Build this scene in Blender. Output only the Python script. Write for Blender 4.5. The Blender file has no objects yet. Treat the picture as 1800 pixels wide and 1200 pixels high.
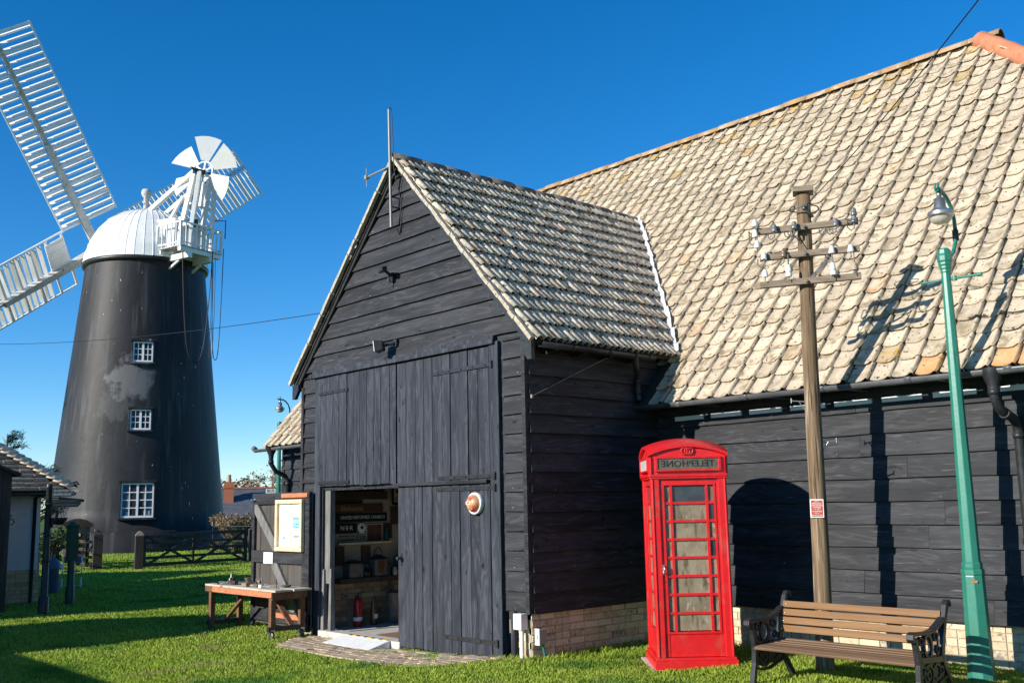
import bpy, bmesh, math, random
import numpy as np
from mathutils import Vector, Matrix
random.seed(7)
R = math.radians
S = bpy.context.scene
COL = S.collection

# ------------------------------------------------------------------ camera, sky, sun, exposure
cam_data = bpy.data.cameras.new("camera")
cam = bpy.data.objects.new("camera", cam_data)
COL.objects.link(cam)
YAW, PITCH, ROLL = R(47.713), R(9.081), R(1.137)
fw = Vector((-math.sin(YAW)*math.cos(PITCH), math.cos(YAW)*math.cos(PITCH), math.sin(PITCH)))
rt0 = Vector((math.cos(YAW), math.sin(YAW), 0))
up0 = rt0.cross(fw)
cr, sr = math.cos(ROLL), math.sin(ROLL)
rt = rt0*cr - up0*sr
up = rt0*sr + up0*cr
cam.matrix_world = Matrix(((rt.x, up.x, -fw.x, 0), (rt.y, up.y, -fw.y, 0), (rt.z, up.z, -fw.z, 1.63), (0, 0, 0, 1)))
cam_data.sensor_width = 36
cam_data.lens = 1770.3/1800*36
cam_data.clip_start = 0.05
cam_data.clip_end = 3000
S.camera = cam

SUN_DIR = Vector((0.174, 1.0, -0.39)).normalized()      # the way the light travels
SUN_EL = math.asin(-SUN_DIR.z)
SUN_AZ = math.atan2(-SUN_DIR.x, -SUN_DIR.y)
world = bpy.data.worlds.new("World")
S.world = world
world.use_nodes = True
wn = world.node_tree
bg = wn.nodes["Background"]
sky = wn.nodes.new("ShaderNodeTexSky")
sky.sky_type = 'NISHITA'
sky.sun_disc = False
sky.sun_elevation = SUN_EL
sky.sun_rotation = SUN_AZ
sky.altitude = 1500
sky.air_density = 1.0
sky.dust_density = 0.0
sky.ozone_density = 4.5
hs = wn.nodes.new("ShaderNodeHueSaturation")
hs.inputs['Saturation'].default_value = 1.27
wn.links.new(sky.outputs[0], hs.inputs['Color'])
wn.links.new(hs.outputs[0], bg.inputs[0])
bg.inputs[1].default_value = 0.13
sun_data = bpy.data.lights.new("sun", 'SUN')
sun_data.energy = 5.0
sun_data.angle = R(0.5)
sun_data.color = (1.0, 0.94, 0.84)
sun = bpy.data.objects.new("sun", sun_data)
sun.rotation_euler = SUN_DIR.to_track_quat('-Z', 'Y').to_euler()
sun.location = (-10, -20, 20)
COL.objects.link(sun)
S.view_settings.view_transform = 'Standard'
S.view_settings.look = 'None'
S.view_settings.exposure = 0.5
S.view_settings.gamma = 1.0
S.view_settings.use_curve_mapping = False
S.cycles.max_bounces = 6
S.cycles.transparent_max_bounces = 8

# ------------------------------------------------------------------ materials
def mat(name, col, col2=None, rough=0.6, metal=0.0, spec=0.4, scale=(4, 4, 4), detail=6, mixlo=0.35, mixhi=0.65,
        island=0.0, hue_island=None, bump=0.0, bscale=None, dist=0.004, spots=None, spots2=None, translucent=0.0,
        alpha=1.0, coat=0.0, shift=True, distort=0.0, grain=None):
    """principled surface: two colours mixed by stretched noise, brightness by island, spots, bump"""
    m = bpy.data.materials.new(name)
    m.use_nodes = True
    nt = m.node_tree
    N = nt.nodes
    L = nt.links
    b = N["Principled BSDF"]
    b.inputs['Roughness'].default_value = rough
    b.inputs['Metallic'].default_value = metal
    b.inputs['Specular IOR Level'].default_value = spec
    b.inputs['Alpha'].default_value = alpha
    if coat:
        b.inputs['Coat Weight'].default_value = coat
        b.inputs['Coat Roughness'].default_value = 0.08
    tc = N.new("ShaderNodeTexCoord")
    geo = N.new("ShaderNodeNewGeometry")
    mp = N.new("ShaderNodeMapping")
    mp.inputs['Scale'].default_value = scale
    src = tc.outputs['Object']
    if shift:
        mul = N.new("ShaderNodeMath"); mul.operation = 'MULTIPLY'; mul.inputs[1].default_value = 37.0
        L.new(geo.outputs['Random Per Island'], mul.inputs[0])
        addv = N.new("ShaderNodeVectorMath"); addv.operation = 'ADD'
        L.new(src, addv.inputs[0]); L.new(mul.outputs[0], addv.inputs[1])
        src = addv.outputs[0]
    L.new(src, mp.inputs['Vector'])
    nz = N.new("ShaderNodeTexNoise")
    nz.inputs['Scale'].default_value = 1.0
    nz.inputs['Detail'].default_value = detail
    nz.inputs['Roughness'].default_value = 0.62
    nz.inputs['Distortion'].default_value = distort
    L.new(mp.outputs[0], nz.inputs['Vector'])
    colour = None
    def mixc(fac, a, bb, mode='MIX'):
        mx = N.new("ShaderNodeMix"); mx.data_type = 'RGBA'; mx.blend_type = mode
        if isinstance(fac, (int, float)): mx.inputs[0].default_value = fac
        else: L.new(fac, mx.inputs[0])
        for sock, v in ((mx.inputs[6], a), (mx.inputs[7], bb)):
            if isinstance(v, tuple): sock.default_value = (*v, 1)
            else: L.new(v, sock)
        return mx.outputs[2]
    def ramp(sock, lo, hi):
        mr = N.new("ShaderNodeMapRange"); mr.inputs[1].default_value = lo; mr.inputs[2].default_value = hi
        L.new(sock, mr.inputs[0]); return mr.outputs[0]
    colour = col
    if hue_island:
        cr_ = N.new("ShaderNodeValToRGB")
        cr_.color_ramp.interpolation = 'CONSTANT'
        els = cr_.color_ramp.elements
        while len(els) < len(hue_island): els.new(0.5)
        for e, (pos, c) in zip(els, hue_island):
            e.position = pos; e.color = (*c, 1)
        L.new(geo.outputs['Random Per Island'], cr_.inputs[0])
        colour = cr_.outputs[0]
    if col2:
        colour = mixc(ramp(nz.outputs['Fac'], mixlo, mixhi), colour, col2)
    if island:
        wnz = N.new("ShaderNodeTexWhiteNoise"); wnz.noise_dimensions = '1D'
        L.new(geo.outputs['Random Per Island'], wnz.inputs['W'])
        v = ramp(wnz.outputs['Value'], 0, 1)
        mr = v.node; mr.inputs[3].default_value = 1-island; mr.inputs[4].default_value = 1+island
        colour = mixc(1.0, colour if not isinstance(colour, tuple) else colour, v, 'MULTIPLY')
    for sp in (spots, spots2):
        if sp:
            c3, sc, lo, hi = sp
            mp2 = N.new("ShaderNodeMapping")
            mp2.inputs['Scale'].default_value = sc if isinstance(sc, tuple) else (sc, sc, sc)
            L.new(src, mp2.inputs['Vector'])
            n2 = N.new("ShaderNodeTexNoise"); n2.inputs['Scale'].default_value = 1; n2.inputs['Detail'].default_value = 4
            L.new(mp2.outputs[0], n2.inputs['Vector'])
            colour = mixc(ramp(n2.outputs['Fac'], lo, hi), colour, c3)
    wave_h = None
    if grain:
        axis, c4, sc = grain        # growth rings: wavy bands stretched along one axis, swirling round knots
        mpg = N.new("ShaderNodeMapping"); gs = [1.0, 1.0, 1.0]; gs[axis] = 0.16; mpg.inputs['Scale'].default_value = gs
        L.new(src, mpg.inputs['Vector'])
        vo = N.new("ShaderNodeTexVoronoi"); vo.feature = 'SMOOTH_F1'; vo.inputs['Scale'].default_value = 3.4; vo.inputs['Smoothness'].default_value = 0.35
        L.new(mpg.outputs[0], vo.inputs['Vector'])
        kn = ramp(vo.outputs['Distance'], 0.0, 0.22); kn.node.inputs[3].default_value = 0.30; kn.node.inputs[4].default_value = 0.0
        av = N.new("ShaderNodeVectorMath"); av.operation = 'ADD'; L.new(mpg.outputs[0], av.inputs[0]); L.new(kn, av.inputs[1])
        ng = N.new("ShaderNodeTexNoise"); ng.inputs['Scale'].default_value = sc; ng.inputs['Detail'].default_value = 3; ng.inputs['Distortion'].default_value = 0.9
        L.new(av.outputs[0], ng.inputs['Vector'])
        sn = N.new("ShaderNodeMath"); sn.operation = 'MULTIPLY'; sn.inputs[1].default_value = 46.0; L.new(ng.outputs['Fac'], sn.inputs[0])
        si = N.new("ShaderNodeMath"); si.operation = 'SINE'; L.new(sn.outputs[0], si.inputs[0])
        f1 = ramp(si.outputs[0], 0.1, 1.0)
        mk = N.new("ShaderNodeMath"); mk.operation = 'MULTIPLY'; L.new(f1, mk.inputs[0]); L.new(ramp(nz.outputs['Fac'], 0.40, 0.62), mk.inputs[1])
        colour = mixc(mk.outputs[0], colour, c4)
        wave_h = si.outputs[0]
    if isinstance(colour, tuple): b.inputs['Base Color'].default_value = (*colour, 1)
    else: L.new(colour, b.inputs['Base Color'])
    if bump:
        bn = nz
        if bscale:
            mp3 = N.new("ShaderNodeMapping"); mp3.inputs['Scale'].default_value = bscale if isinstance(bscale, tuple) else (bscale,)*3
            L.new(src, mp3.inputs['Vector'])
            bn = N.new("ShaderNodeTexNoise"); bn.inputs['Scale'].default_value = 1; bn.inputs['Detail'].default_value = 5
            L.new(mp3.outputs[0], bn.inputs['Vector'])
        bp = N.new("ShaderNodeBump"); bp.inputs['Strength'].default_value = bump; bp.inputs['Distance'].default_value = dist
        L.new(bn.outputs['Fac'], bp.inputs['Height']); L.new(bp.outputs[0], b.inputs['Normal'])
    if translucent:
        tr = N.new("ShaderNodeBsdfTranslucent")
        if isinstance(colour, tuple): tr.inputs[0].default_value = (*colour, 1)
        else: L.new(colour, tr.inputs[0])
        ms = N.new("ShaderNodeMixShader"); ms.inputs[0].default_value = translucent
        L.new(b.outputs[0], ms.inputs[1]); L.new(tr.outputs[0], ms.inputs[2])
        L.new(ms.outputs[0], N["Material Output"].inputs[0])
    return m

def board_mat(name, along, col=(0.02, 0.021, 0.024), col2=(0.044, 0.045, 0.05), rough=0.6, c4=(0.054, 0.055, 0.06)):
    sc = [9, 9, 9]; sc[along] = 0.9
    kn = [5, 5, 5]; kn[along] = 2.2
    fine = [90, 90, 90]; fine[along] = 3.5
    streak = [46, 46, 46]; streak[along] = 3.2
    return mat(name, col, col2, rough=rough, spec=0.18, scale=tuple(sc), detail=9, mixlo=0.36, mixhi=0.74, island=0.2, distort=0.7,
               spots=((0.1, 0.1, 0.11), tuple(streak), 0.62, 0.78), spots2=((0.011, 0.011, 0.012), tuple(2.6*k for k in kn), 0.66, 0.7), grain=(along, c4, 5.0),
               bump=0.8, bscale=tuple(fine), dist=0.005)

BLACK_X = board_mat("black_boards_along_x", 0)
BLACK_Y = board_mat("black_boards_along_y", 1)
BLACK_Z = board_mat("black_boards_upright", 2, (0.021, 0.024, 0.032), (0.05, 0.055, 0.069), c4=(0.066, 0.072, 0.088))
BLACKPAINT = mat("black_painted_iron", (0.015, 0.016, 0.018), (0.03, 0.031, 0.033), rough=0.42, scale=(14, 14, 14), bump=0.2, bscale=60, dist=0.002)
BENCHIRON = mat("black_bench_iron", (0.012, 0.013, 0.015), (0.025, 0.026, 0.028), rough=0.38, scale=(20, 20, 20), bump=0.25, bscale=70, dist=0.002)
GUTTER = mat("dark_gutter", (0.085, 0.087, 0.092), (0.14, 0.14, 0.145), rough=0.35, spec=0.6, scale=(5, 5, 5), bump=0.1, bscale=30)
TILE_CREAM = mat("cream_clay_tile", (0.5, 0.40, 0.26), (0.5, 0.42, 0.315), rough=0.85, spec=0.2, scale=(9, 9, 9), detail=8, island=0.13,
                 hue_island=[(0, (0.45, 0.365, 0.265)), (0.2, (0.385, 0.315, 0.235)), (0.4, (0.48, 0.40, 0.30)), (0.6, (0.33, 0.272, 0.21)), (0.75, (0.41, 0.335, 0.245)), (0.97, (0.44, 0.265, 0.14))],
                 spots=((0.075, 0.055, 0.035), 24, 0.63, 0.66), spots2=((0.24, 0.19, 0.12), 6.5, 0.53, 0.68), bump=0.6, bscale=38, dist=0.006)
TILE_LICHEN = mat("lichened_clay_tile", (0.46, 0.36, 0.24), (0.4, 0.31, 0.2), rough=0.9, spec=0.1, scale=(9, 9, 9), detail=8, island=0.15,
                  spots=((0.38, 0.23, 0.04), 11, 0.5, 0.62), spots2=((0.14, 0.11, 0.08), 22, 0.58, 0.66), bump=0.7, bscale=38, dist=0.006)
TILE_ORANGE = mat("orange_clay_tile", (0.5, 0.27, 0.115), (0.56, 0.37, 0.2), rough=0.85, spec=0.15, scale=(9, 9, 9), detail=8, island=0.15,
                  spots=((0.3, 0.16, 0.08), 20, 0.6, 0.68), bump=0.6, bscale=38, dist=0.006)
TILE_GREY = mat("weathered_roll_tile", (0.34, 0.28, 0.2), (0.66, 0.56, 0.43), rough=0.9, spec=0.15, scale=(11, 11, 11), detail=8, island=0.25,
                hue_island=[(0, (0.62, 0.50, 0.365)), (0.25, (0.50, 0.405, 0.30)), (0.5, (0.68, 0.56, 0.42)), (0.76, (0.36, 0.29, 0.215)), (0.91, (0.58, 0.34, 0.19))],
                spots=((0.075, 0.06, 0.045), 18, 0.56, 0.68), spots2=((0.55, 0.5, 0.42), 28, 0.62, 0.7), bump=0.6, bscale=45, dist=0.005)
RIDGE_OCHRE = mat("lichen_ridge_tile", (0.36, 0.2, 0.1), (0.42, 0.29, 0.17), rough=0.9, scale=(6, 6, 6), island=0.15,
                  spots=((0.46, 0.27, 0.04), 5, 0.56, 0.66), spots2=((0.45, 0.4, 0.33), 9, 0.55, 0.66), bump=0.5, bscale=30)
RIDGE_RED = mat("terracotta_hip_tile", (0.46, 0.15, 0.07), (0.52, 0.22, 0.12), rough=0.85, scale=(7, 7, 7), island=0.1, bump=0.4, bscale=30)
MORTAR_RIDGE = mat("grey_mortar", (0.10, 0.092, 0.08), (0.17, 0.155, 0.13), rough=0.95, scale=(18, 18, 18), spots=((0.06, 0.05, 0.04), 22, 0.58, 0.66), bump=0.8, bscale=45, dist=0.01)
VERGE = mat("pale_verge_mortar", (0.36, 0.31, 0.235), (0.48, 0.42, 0.33), rough=0.95, scale=(16, 16, 16), spots=((0.16, 0.13, 0.1), 30, 0.6, 0.68), bump=0.6, bscale=50, dist=0.006)
LEAD = mat("lead_flashing", (0.42, 0.43, 0.45), (0.62, 0.63, 0.65), rough=0.5, scale=(12, 12, 12), bump=0.5, bscale=25, dist=0.01)
BRICK = mat("gault_brick", (0.5, 0.4, 0.25), (0.62, 0.52, 0.36), rough=0.9, spec=0.2, scale=(22, 22, 22), island=0.14,
            hue_island=[(0, (0.48, 0.39, 0.25)), (0.3, (0.56, 0.47, 0.33)), (0.52, (0.42, 0.33, 0.21)), (0.74, (0.42, 0.25, 0.115)), (0.83, (0.52, 0.43, 0.28)), (0.92, (0.17, 0.16, 0.145))],
            spots=((0.22, 0.16, 0.1), 26, 0.62, 0.7), bump=0.7, bscale=60, dist=0.006)
MORTAR = mat("lime_mortar", (0.33, 0.27, 0.19), (0.42, 0.35, 0.26), rough=0.95, scale=(20, 20, 20), bump=0.6, bscale=80, shift=False)
DKBRICK = mat("weathered_brown_brick", (0.2, 0.14, 0.09), (0.3, 0.22, 0.14), rough=0.9, scale=(22, 22, 22), island=0.3, bump=0.5, bscale=60,
              hue_island=[(0, (0.22, 0.15, 0.09)), (0.4, (0.30, 0.22, 0.14)), (0.7, (0.17, 0.12, 0.085)), (0.9, (0.3, 0.17, 0.1))])
REDBRICK = mat("red_brick", (0.36, 0.1, 0.05), (0.45, 0.18, 0.1), rough=0.9, scale=(12, 30, 30), bump=0.3, bscale=60)
RED = mat("red_gloss_paint", (0.58, 0.008, 0.012), (0.66, 0.014, 0.016), rough=0.38, spec=0.45, scale=(9, 9, 9), coat=0.12, bump=0.2, bscale=38, dist=0.004, shift=False,
          spots=((0.42, 0.02, 0.015), 20, 0.6, 0.72), spots2=((0.5, 0.05, 0.04), 6, 0.56, 0.72))
BOXGLASS = mat("dirty_pane_glass", (0.2, 0.155, 0.1), (0.34, 0.275, 0.185), rough=0.3, spec=0.4, scale=(7, 7, 7), mixlo=0.3, mixhi=0.7, alpha=0.86, shift=True, island=0.28, spots=((0.12, 0.09, 0.055), (16, 16, 5), 0.54, 0.68), spots2=((0.42, 0.35, 0.25), (30, 30, 14), 0.6, 0.7))
BOXGLASS_DARK = mat("dark_pane_glass", (0.03, 0.036, 0.05), (0.05, 0.06, 0.075), rough=0.15, spec=0.6, scale=(9, 9, 9), alpha=0.95)
OPAL = mat("opal_sign_glass", (0.085, 0.075, 0.055), (0.15, 0.13, 0.095), rough=0.25, scale=(12, 12, 12))
OPAL_PALE = mat("pale_opal_glass", (0.5, 0.5, 0.47), (0.6, 0.6, 0.56), rough=0.25, scale=(12, 12, 12))
CHROME = mat("bright_metal", (0.75, 0.74, 0.7), (0.6, 0.6, 0.58), rough=0.22, metal=1.0, scale=(20, 20, 20))
GALV = mat("galvanised_metal", (0.52, 0.5, 0.46), (0.36, 0.34, 0.31), rough=0.36, metal=0.85, scale=(14, 14, 14), bump=0.15, bscale=60)
MASTGREY = mat("dull_aluminium", (0.3, 0.29, 0.28), (0.22, 0.21, 0.2), rough=0.55, metal=0.4, scale=(20, 20, 3))
GREEN = mat("jade_green_paint", (0.022, 0.165, 0.115), (0.032, 0.2, 0.14), rough=0.36, spec=0.5, scale=(7, 7, 3), bump=0.2, bscale=26, dist=0.004, shift=False,
            spots=((0.016, 0.12, 0.085), (20, 20, 6), 0.62, 0.72))
DKGREEN = mat("dark_green_paint", (0.012, 0.06, 0.035), (0.02, 0.085, 0.05), rough=0.45, scale=(9, 9, 9), bump=0.2, bscale=40)
RUST = mat("rust_patch", (0.28, 0.12, 0.05), (0.4, 0.2, 0.09), rough=0.9, scale=(50, 50, 50))
BOWL = mat("lamp_bowl_glass", (0.5, 0.46, 0.38), (0.62, 0.58, 0.5), rough=0.12, spec=0.6, scale=(12, 12, 12), alpha=0.8)
POLE = mat("weathered_pole_wood", (0.11, 0.068, 0.037), (0.25, 0.178, 0.11), rough=0.85, spec=0.2, scale=(26, 26, 1.1), detail=9, distort=0.8, mixlo=0.32, mixhi=0.68,
           spots=((0.05, 0.03, 0.018), (60, 60, 2.2), 0.58, 0.66), spots2=((0.36, 0.29, 0.21), (35, 35, 1.6), 0.58, 0.7), bump=0.8, bscale=(70, 70, 2.4), dist=0.006, shift=False)
ARMWOOD = mat("crossarm_wood", (0.16, 0.12, 0.085), (0.27, 0.21, 0.155), rough=0.85, scale=(5, 5, 30), bump=0.5, bscale=(20, 20, 60))
WHITECERAMIC = mat("white_ceramic", (0.78, 0.78, 0.76), (0.66, 0.66, 0.64), rough=0.15, spec=0.6, scale=(30, 30, 30), coat=0.4)
GREYCERAMIC = mat("grey_ceramic", (0.10, 0.11, 0.12), (0.17, 0.175, 0.18), rough=0.3, spec=0.5, scale=(30, 30, 30))
BROWNCERAMIC = mat("brown_ceramic", (0.12, 0.075, 0.04), (0.2, 0.14, 0.09), rough=0.35, spec=0.5, scale=(30, 30, 30))
STEEL = mat("dull_steel", (0.2, 0.195, 0.185), (0.1, 0.09, 0.08), rough=0.5, metal=0.6, scale=(25, 25, 25))
BENCHWOOD = mat("oiled_bench_wood", (0.15, 0.066, 0.017), (0.25, 0.122, 0.038), rough=0.55, spec=0.35, scale=(1.3, 26, 26), detail=8, island=0.2, distort=0.5, mixlo=0.3, mixhi=0.7,
                spots=((0.2, 0.09, 0.04), (3, 60, 60), 0.63, 0.72), bump=0.35, bscale=(3, 80, 80), dist=0.002)
SEATWOOD = mat("worn_seat_wood", (0.14, 0.08, 0.042), (0.24, 0.15, 0.088), rough=0.6, spec=0.3, scale=(1.3, 26, 26), detail=8, island=0.2, distort=0.5, mixlo=0.3, mixhi=0.7,
               spots=((0.14, 0.08, 0.045), (3, 60, 60), 0.63, 0.72), bump=0.35, bscale=(3, 80, 80), dist=0.002)
TAR = None   # built with the mill
WHITE = mat("white_mill_paint", (0.80, 0.80, 0.78), (0.70, 0.70, 0.68), rough=0.45, scale=(2.5, 2.5, 2.5), bump=0.1, bscale=20, shift=False)
GREYWHITE = mat("weathered_white_timber", (0.42, 0.41, 0.39), (0.6, 0.59, 0.57), rough=0.7, scale=(3, 3, 3), spots=((0.26, 0.22, 0.17), 4, 0.6, 0.7), bump=0.3, bscale=12, shift=False)
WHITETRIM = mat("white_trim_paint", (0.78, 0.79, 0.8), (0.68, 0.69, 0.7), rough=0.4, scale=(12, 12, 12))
FANPALE = mat("fan_sailcloth_board", (0.80, 0.80, 0.78), (0.74, 0.74, 0.72), rough=0.5, scale=(3, 3, 3), translucent=0.12)
PANE = mat("dark_window_glass", (0.012, 0.014, 0.018), (0.03, 0.033, 0.04), rough=0.06, spec=0.7, scale=(4, 4, 4), shift=False)
WIRE = mat("black_wire", (0.012, 0.012, 0.014), rough=0.5)
GATEWOOD = mat("dark_gate_wood", (0.036, 0.024, 0.017), (0.066, 0.047, 0.035), rough=0.85, scale=(8, 8, 8), island=0.2, spots=((0.09, 0.075, 0.055), 14, 0.62, 0.72), bump=0.5, bscale=40)
LEAFWOOD = mat("faded_black_door_planks", (0.05, 0.043, 0.038), (0.095, 0.083, 0.072), rough=0.7, scale=(14, 14, 1.1), detail=8, island=0.2, distort=0.8, mixlo=0.35, mixhi=0.7,
               spots=((0.02, 0.02, 0.02), (26, 26, 3), 0.62, 0.72), bump=0.6, bscale=(60, 60, 3), dist=0.004)
BRACEWOOD = mat("bare_grey_brace_wood", (0.11, 0.107, 0.10), (0.2, 0.195, 0.185), rough=0.8, scale=(16, 16, 4), detail=8, bump=0.5, bscale=(50, 50, 10))
ORANGEWOOD = mat("worn_orange_batten", (0.42, 0.135, 0.055), (0.5, 0.22, 0.115), rough=0.75, scale=(10, 30, 30), spots=((0.14, 0.05, 0.03), 26, 0.66, 0.7), bump=0.3, bscale=40)
TABLETOP = mat("bleached_table_top", (0.42, 0.37, 0.29), (0.54, 0.49, 0.4), rough=0.85, scale=(2, 18, 18), spots=((0.16, 0.12, 0.09), 9, 0.6, 0.72), bump=0.4, bscale=(4, 60, 60))
TABLEWOOD = mat("dark_red_table_wood", (0.12, 0.052, 0.028), (0.19, 0.095, 0.05), rough=0.75, scale=(7, 7, 7), spots=((0.05, 0.025, 0.018), 18, 0.6, 0.7), bump=0.4, bscale=40)
FRAMEPINE = mat("pale_pine_frame", (0.58, 0.46, 0.29), (0.68, 0.57, 0.39), rough=0.65, scale=(9, 9, 9), spots=((0.4, 0.22, 0.1), 16, 0.64, 0.74), bump=0.3, bscale=50)
CORK = mat("pin_board", (0.66, 0.56, 0.4), (0.72, 0.62, 0.46), rough=0.9, scale=(40, 40, 40))
PAPER = mat("white_paper", (0.82, 0.82, 0.82), rough=0.8)
BLUEPAPER = mat("blue_leaflet", (0.22, 0.45, 0.65), (0.35, 0.58, 0.74), rough=0.7, scale=(20, 20, 20))
GREYPRINT = mat("grey_print", (0.25, 0.25, 0.26), rough=0.8)
GREENPRINT = mat("green_print", (0.02, 0.3, 0.22), rough=0.8)
CONCRETE = mat("pale_concrete", (0.44, 0.41, 0.36), (0.56, 0.53, 0.47), rough=0.9, scale=(9, 9, 9), bump=0.4, bscale=60, shift=False)
MATBROWN = mat("coir_mat", (0.2, 0.115, 0.07), (0.27, 0.165, 0.105), rough=1.0, scale=(60, 60, 60), bump=0.8, bscale=160)
RAMPWHITE = mat("white_ramp_paint", (0.82, 0.82, 0.80), (0.72, 0.72, 0.70), rough=0.5, scale=(7, 7, 7))
YELLOW = mat("hazard_yellow", (0.75, 0.45, 0.03), rough=0.5)
INKBLACK = mat("sign_black", (0.012, 0.012, 0.013), rough=0.45)
SIGNWHITE = mat("sign_white", (0.78, 0.78, 0.76), (0.7, 0.7, 0.67), rough=0.4, scale=(20, 20, 20))
ENAMELRED = mat("enamel_red", (0.42, 0.045, 0.03), (0.5, 0.09, 0.05), rough=0.3, scale=(40, 40, 40))
BELLRED = mat("faded_bell_red", (0.44, 0.15, 0.07), (0.58, 0.38, 0.18), rough=0.4, scale=(13, 13, 13), spots=((0.4, 0.02, 0.02), 8, 0.52, 0.6), spots2=((0.2, 0.12, 0.06), 34, 0.62, 0.7))
PVCWHITE = mat("white_plastic", (0.78, 0.76, 0.7), (0.72, 0.7, 0.64), rough=0.35, scale=(9, 9, 9))
GREYPLASTIC = mat("grey_plastic", (0.27, 0.26, 0.24), rough=0.4)
GREENHOSE = mat("teal_cable", (0.01, 0.16, 0.13), rough=0.4)
RENDERWALL = mat("pale_render", (0.72, 0.72, 0.72), (0.66, 0.66, 0.66), rough=0.9, scale=(5, 5, 5), bump=0.3, bscale=60, shift=False)
OUTBRICK = mat("tan_outhouse_brick", (0.56, 0.37, 0.2), (0.66, 0.48, 0.29), rough=0.9, scale=(22, 22, 22), island=0.25, bump=0.5, bscale=60)
OLDTILE = mat("brown_plain_tile", (0.42, 0.27, 0.16), (0.56, 0.40, 0.26), rough=0.9, scale=(10, 10, 10), island=0.3, spots=((0.07, 0.05, 0.04), 22, 0.58, 0.68), bump=0.6, bscale=40)
HIPTILE = mat("buff_bonnet_tile", (0.74, 0.58, 0.4), (0.8, 0.66, 0.48), rough=0.9, scale=(12, 12, 12), island=0.18, spots=((0.5, 0.28, 0.06), 9, 0.64, 0.72), bump=0.5, bscale=40)
SHEDWOOD = mat("dark_brown_shed_boards", (0.03, 0.024, 0.02), (0.06, 0.05, 0.042), rough=0.85, scale=(9, 9, 1), island=0.25, bump=0.5, bscale=(40, 40, 4))
SLATE = mat("dark_slate_roof", (0.075, 0.08, 0.095), (0.12, 0.125, 0.14), rough=0.6, scale=(2, 2, 9), bump=0.4, bscale=(3, 3, 14), shift=False)
BLUEPLASTIC = mat("blue_grey_plastic", (0.07, 0.11, 0.18), (0.1, 0.15, 0.23), rough=0.4, scale=(6, 6, 6))
CHAIRBLUE = mat("grey_blue_chair_shell", (0.10, 0.13, 0.18), rough=0.5)
TUBEGREY = mat("chair_tube", (0.5, 0.5, 0.5), rough=0.3, metal=0.7)
TERRACOTTA = mat("chimney_pot_clay", (0.4, 0.24, 0.14), (0.5, 0.34, 0.22), rough=0.9, scale=(9, 9, 9))
EXTRED = mat("extinguisher_red", (0.42, 0.01, 0.012), rough=0.3, spec=0.5)
COPPER = mat("old_copper", (0.2, 0.1, 0.05), (0.12, 0.07, 0.04), rough=0.4, metal=0.7, scale=(20, 20, 20))
TIN = mat("old_tin", (0.13, 0.12, 0.105), (0.2, 0.185, 0.165), rough=0.5, metal=0.5, scale=(12, 12, 12), spots=((0.09, 0.05, 0.03), 20, 0.6, 0.7))
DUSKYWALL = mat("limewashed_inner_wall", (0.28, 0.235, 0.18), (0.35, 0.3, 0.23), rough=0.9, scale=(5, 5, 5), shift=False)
BROWNSIGN = mat("brown_sign_board", (0.07, 0.035, 0.02), (0.09, 0.05, 0.03), rough=0.6, scale=(8, 8, 8))
ORANGELET = mat("orange_sign_lettering", (0.50, 0.27, 0.12), rough=0.6)
CREAMSIGN = mat("cream_sign_board", (0.42, 0.34, 0.24), (0.36, 0.29, 0.2), rough=0.7, scale=(14, 14, 14))
PICTURE = mat("dark_red_old_print", (0.09, 0.035, 0.02), (0.17, 0.08, 0.04), rough=0.5, scale=(9, 9, 9))
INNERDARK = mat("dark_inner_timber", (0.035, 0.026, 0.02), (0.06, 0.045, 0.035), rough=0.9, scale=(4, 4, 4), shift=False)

# ------------------------------------------------------------------ mesh helpers
V3 = Vector
X, Y, Z = V3((1, 0, 0)), V3((0, 1, 0)), V3((0, 0, 1))
ORG = {}

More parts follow.
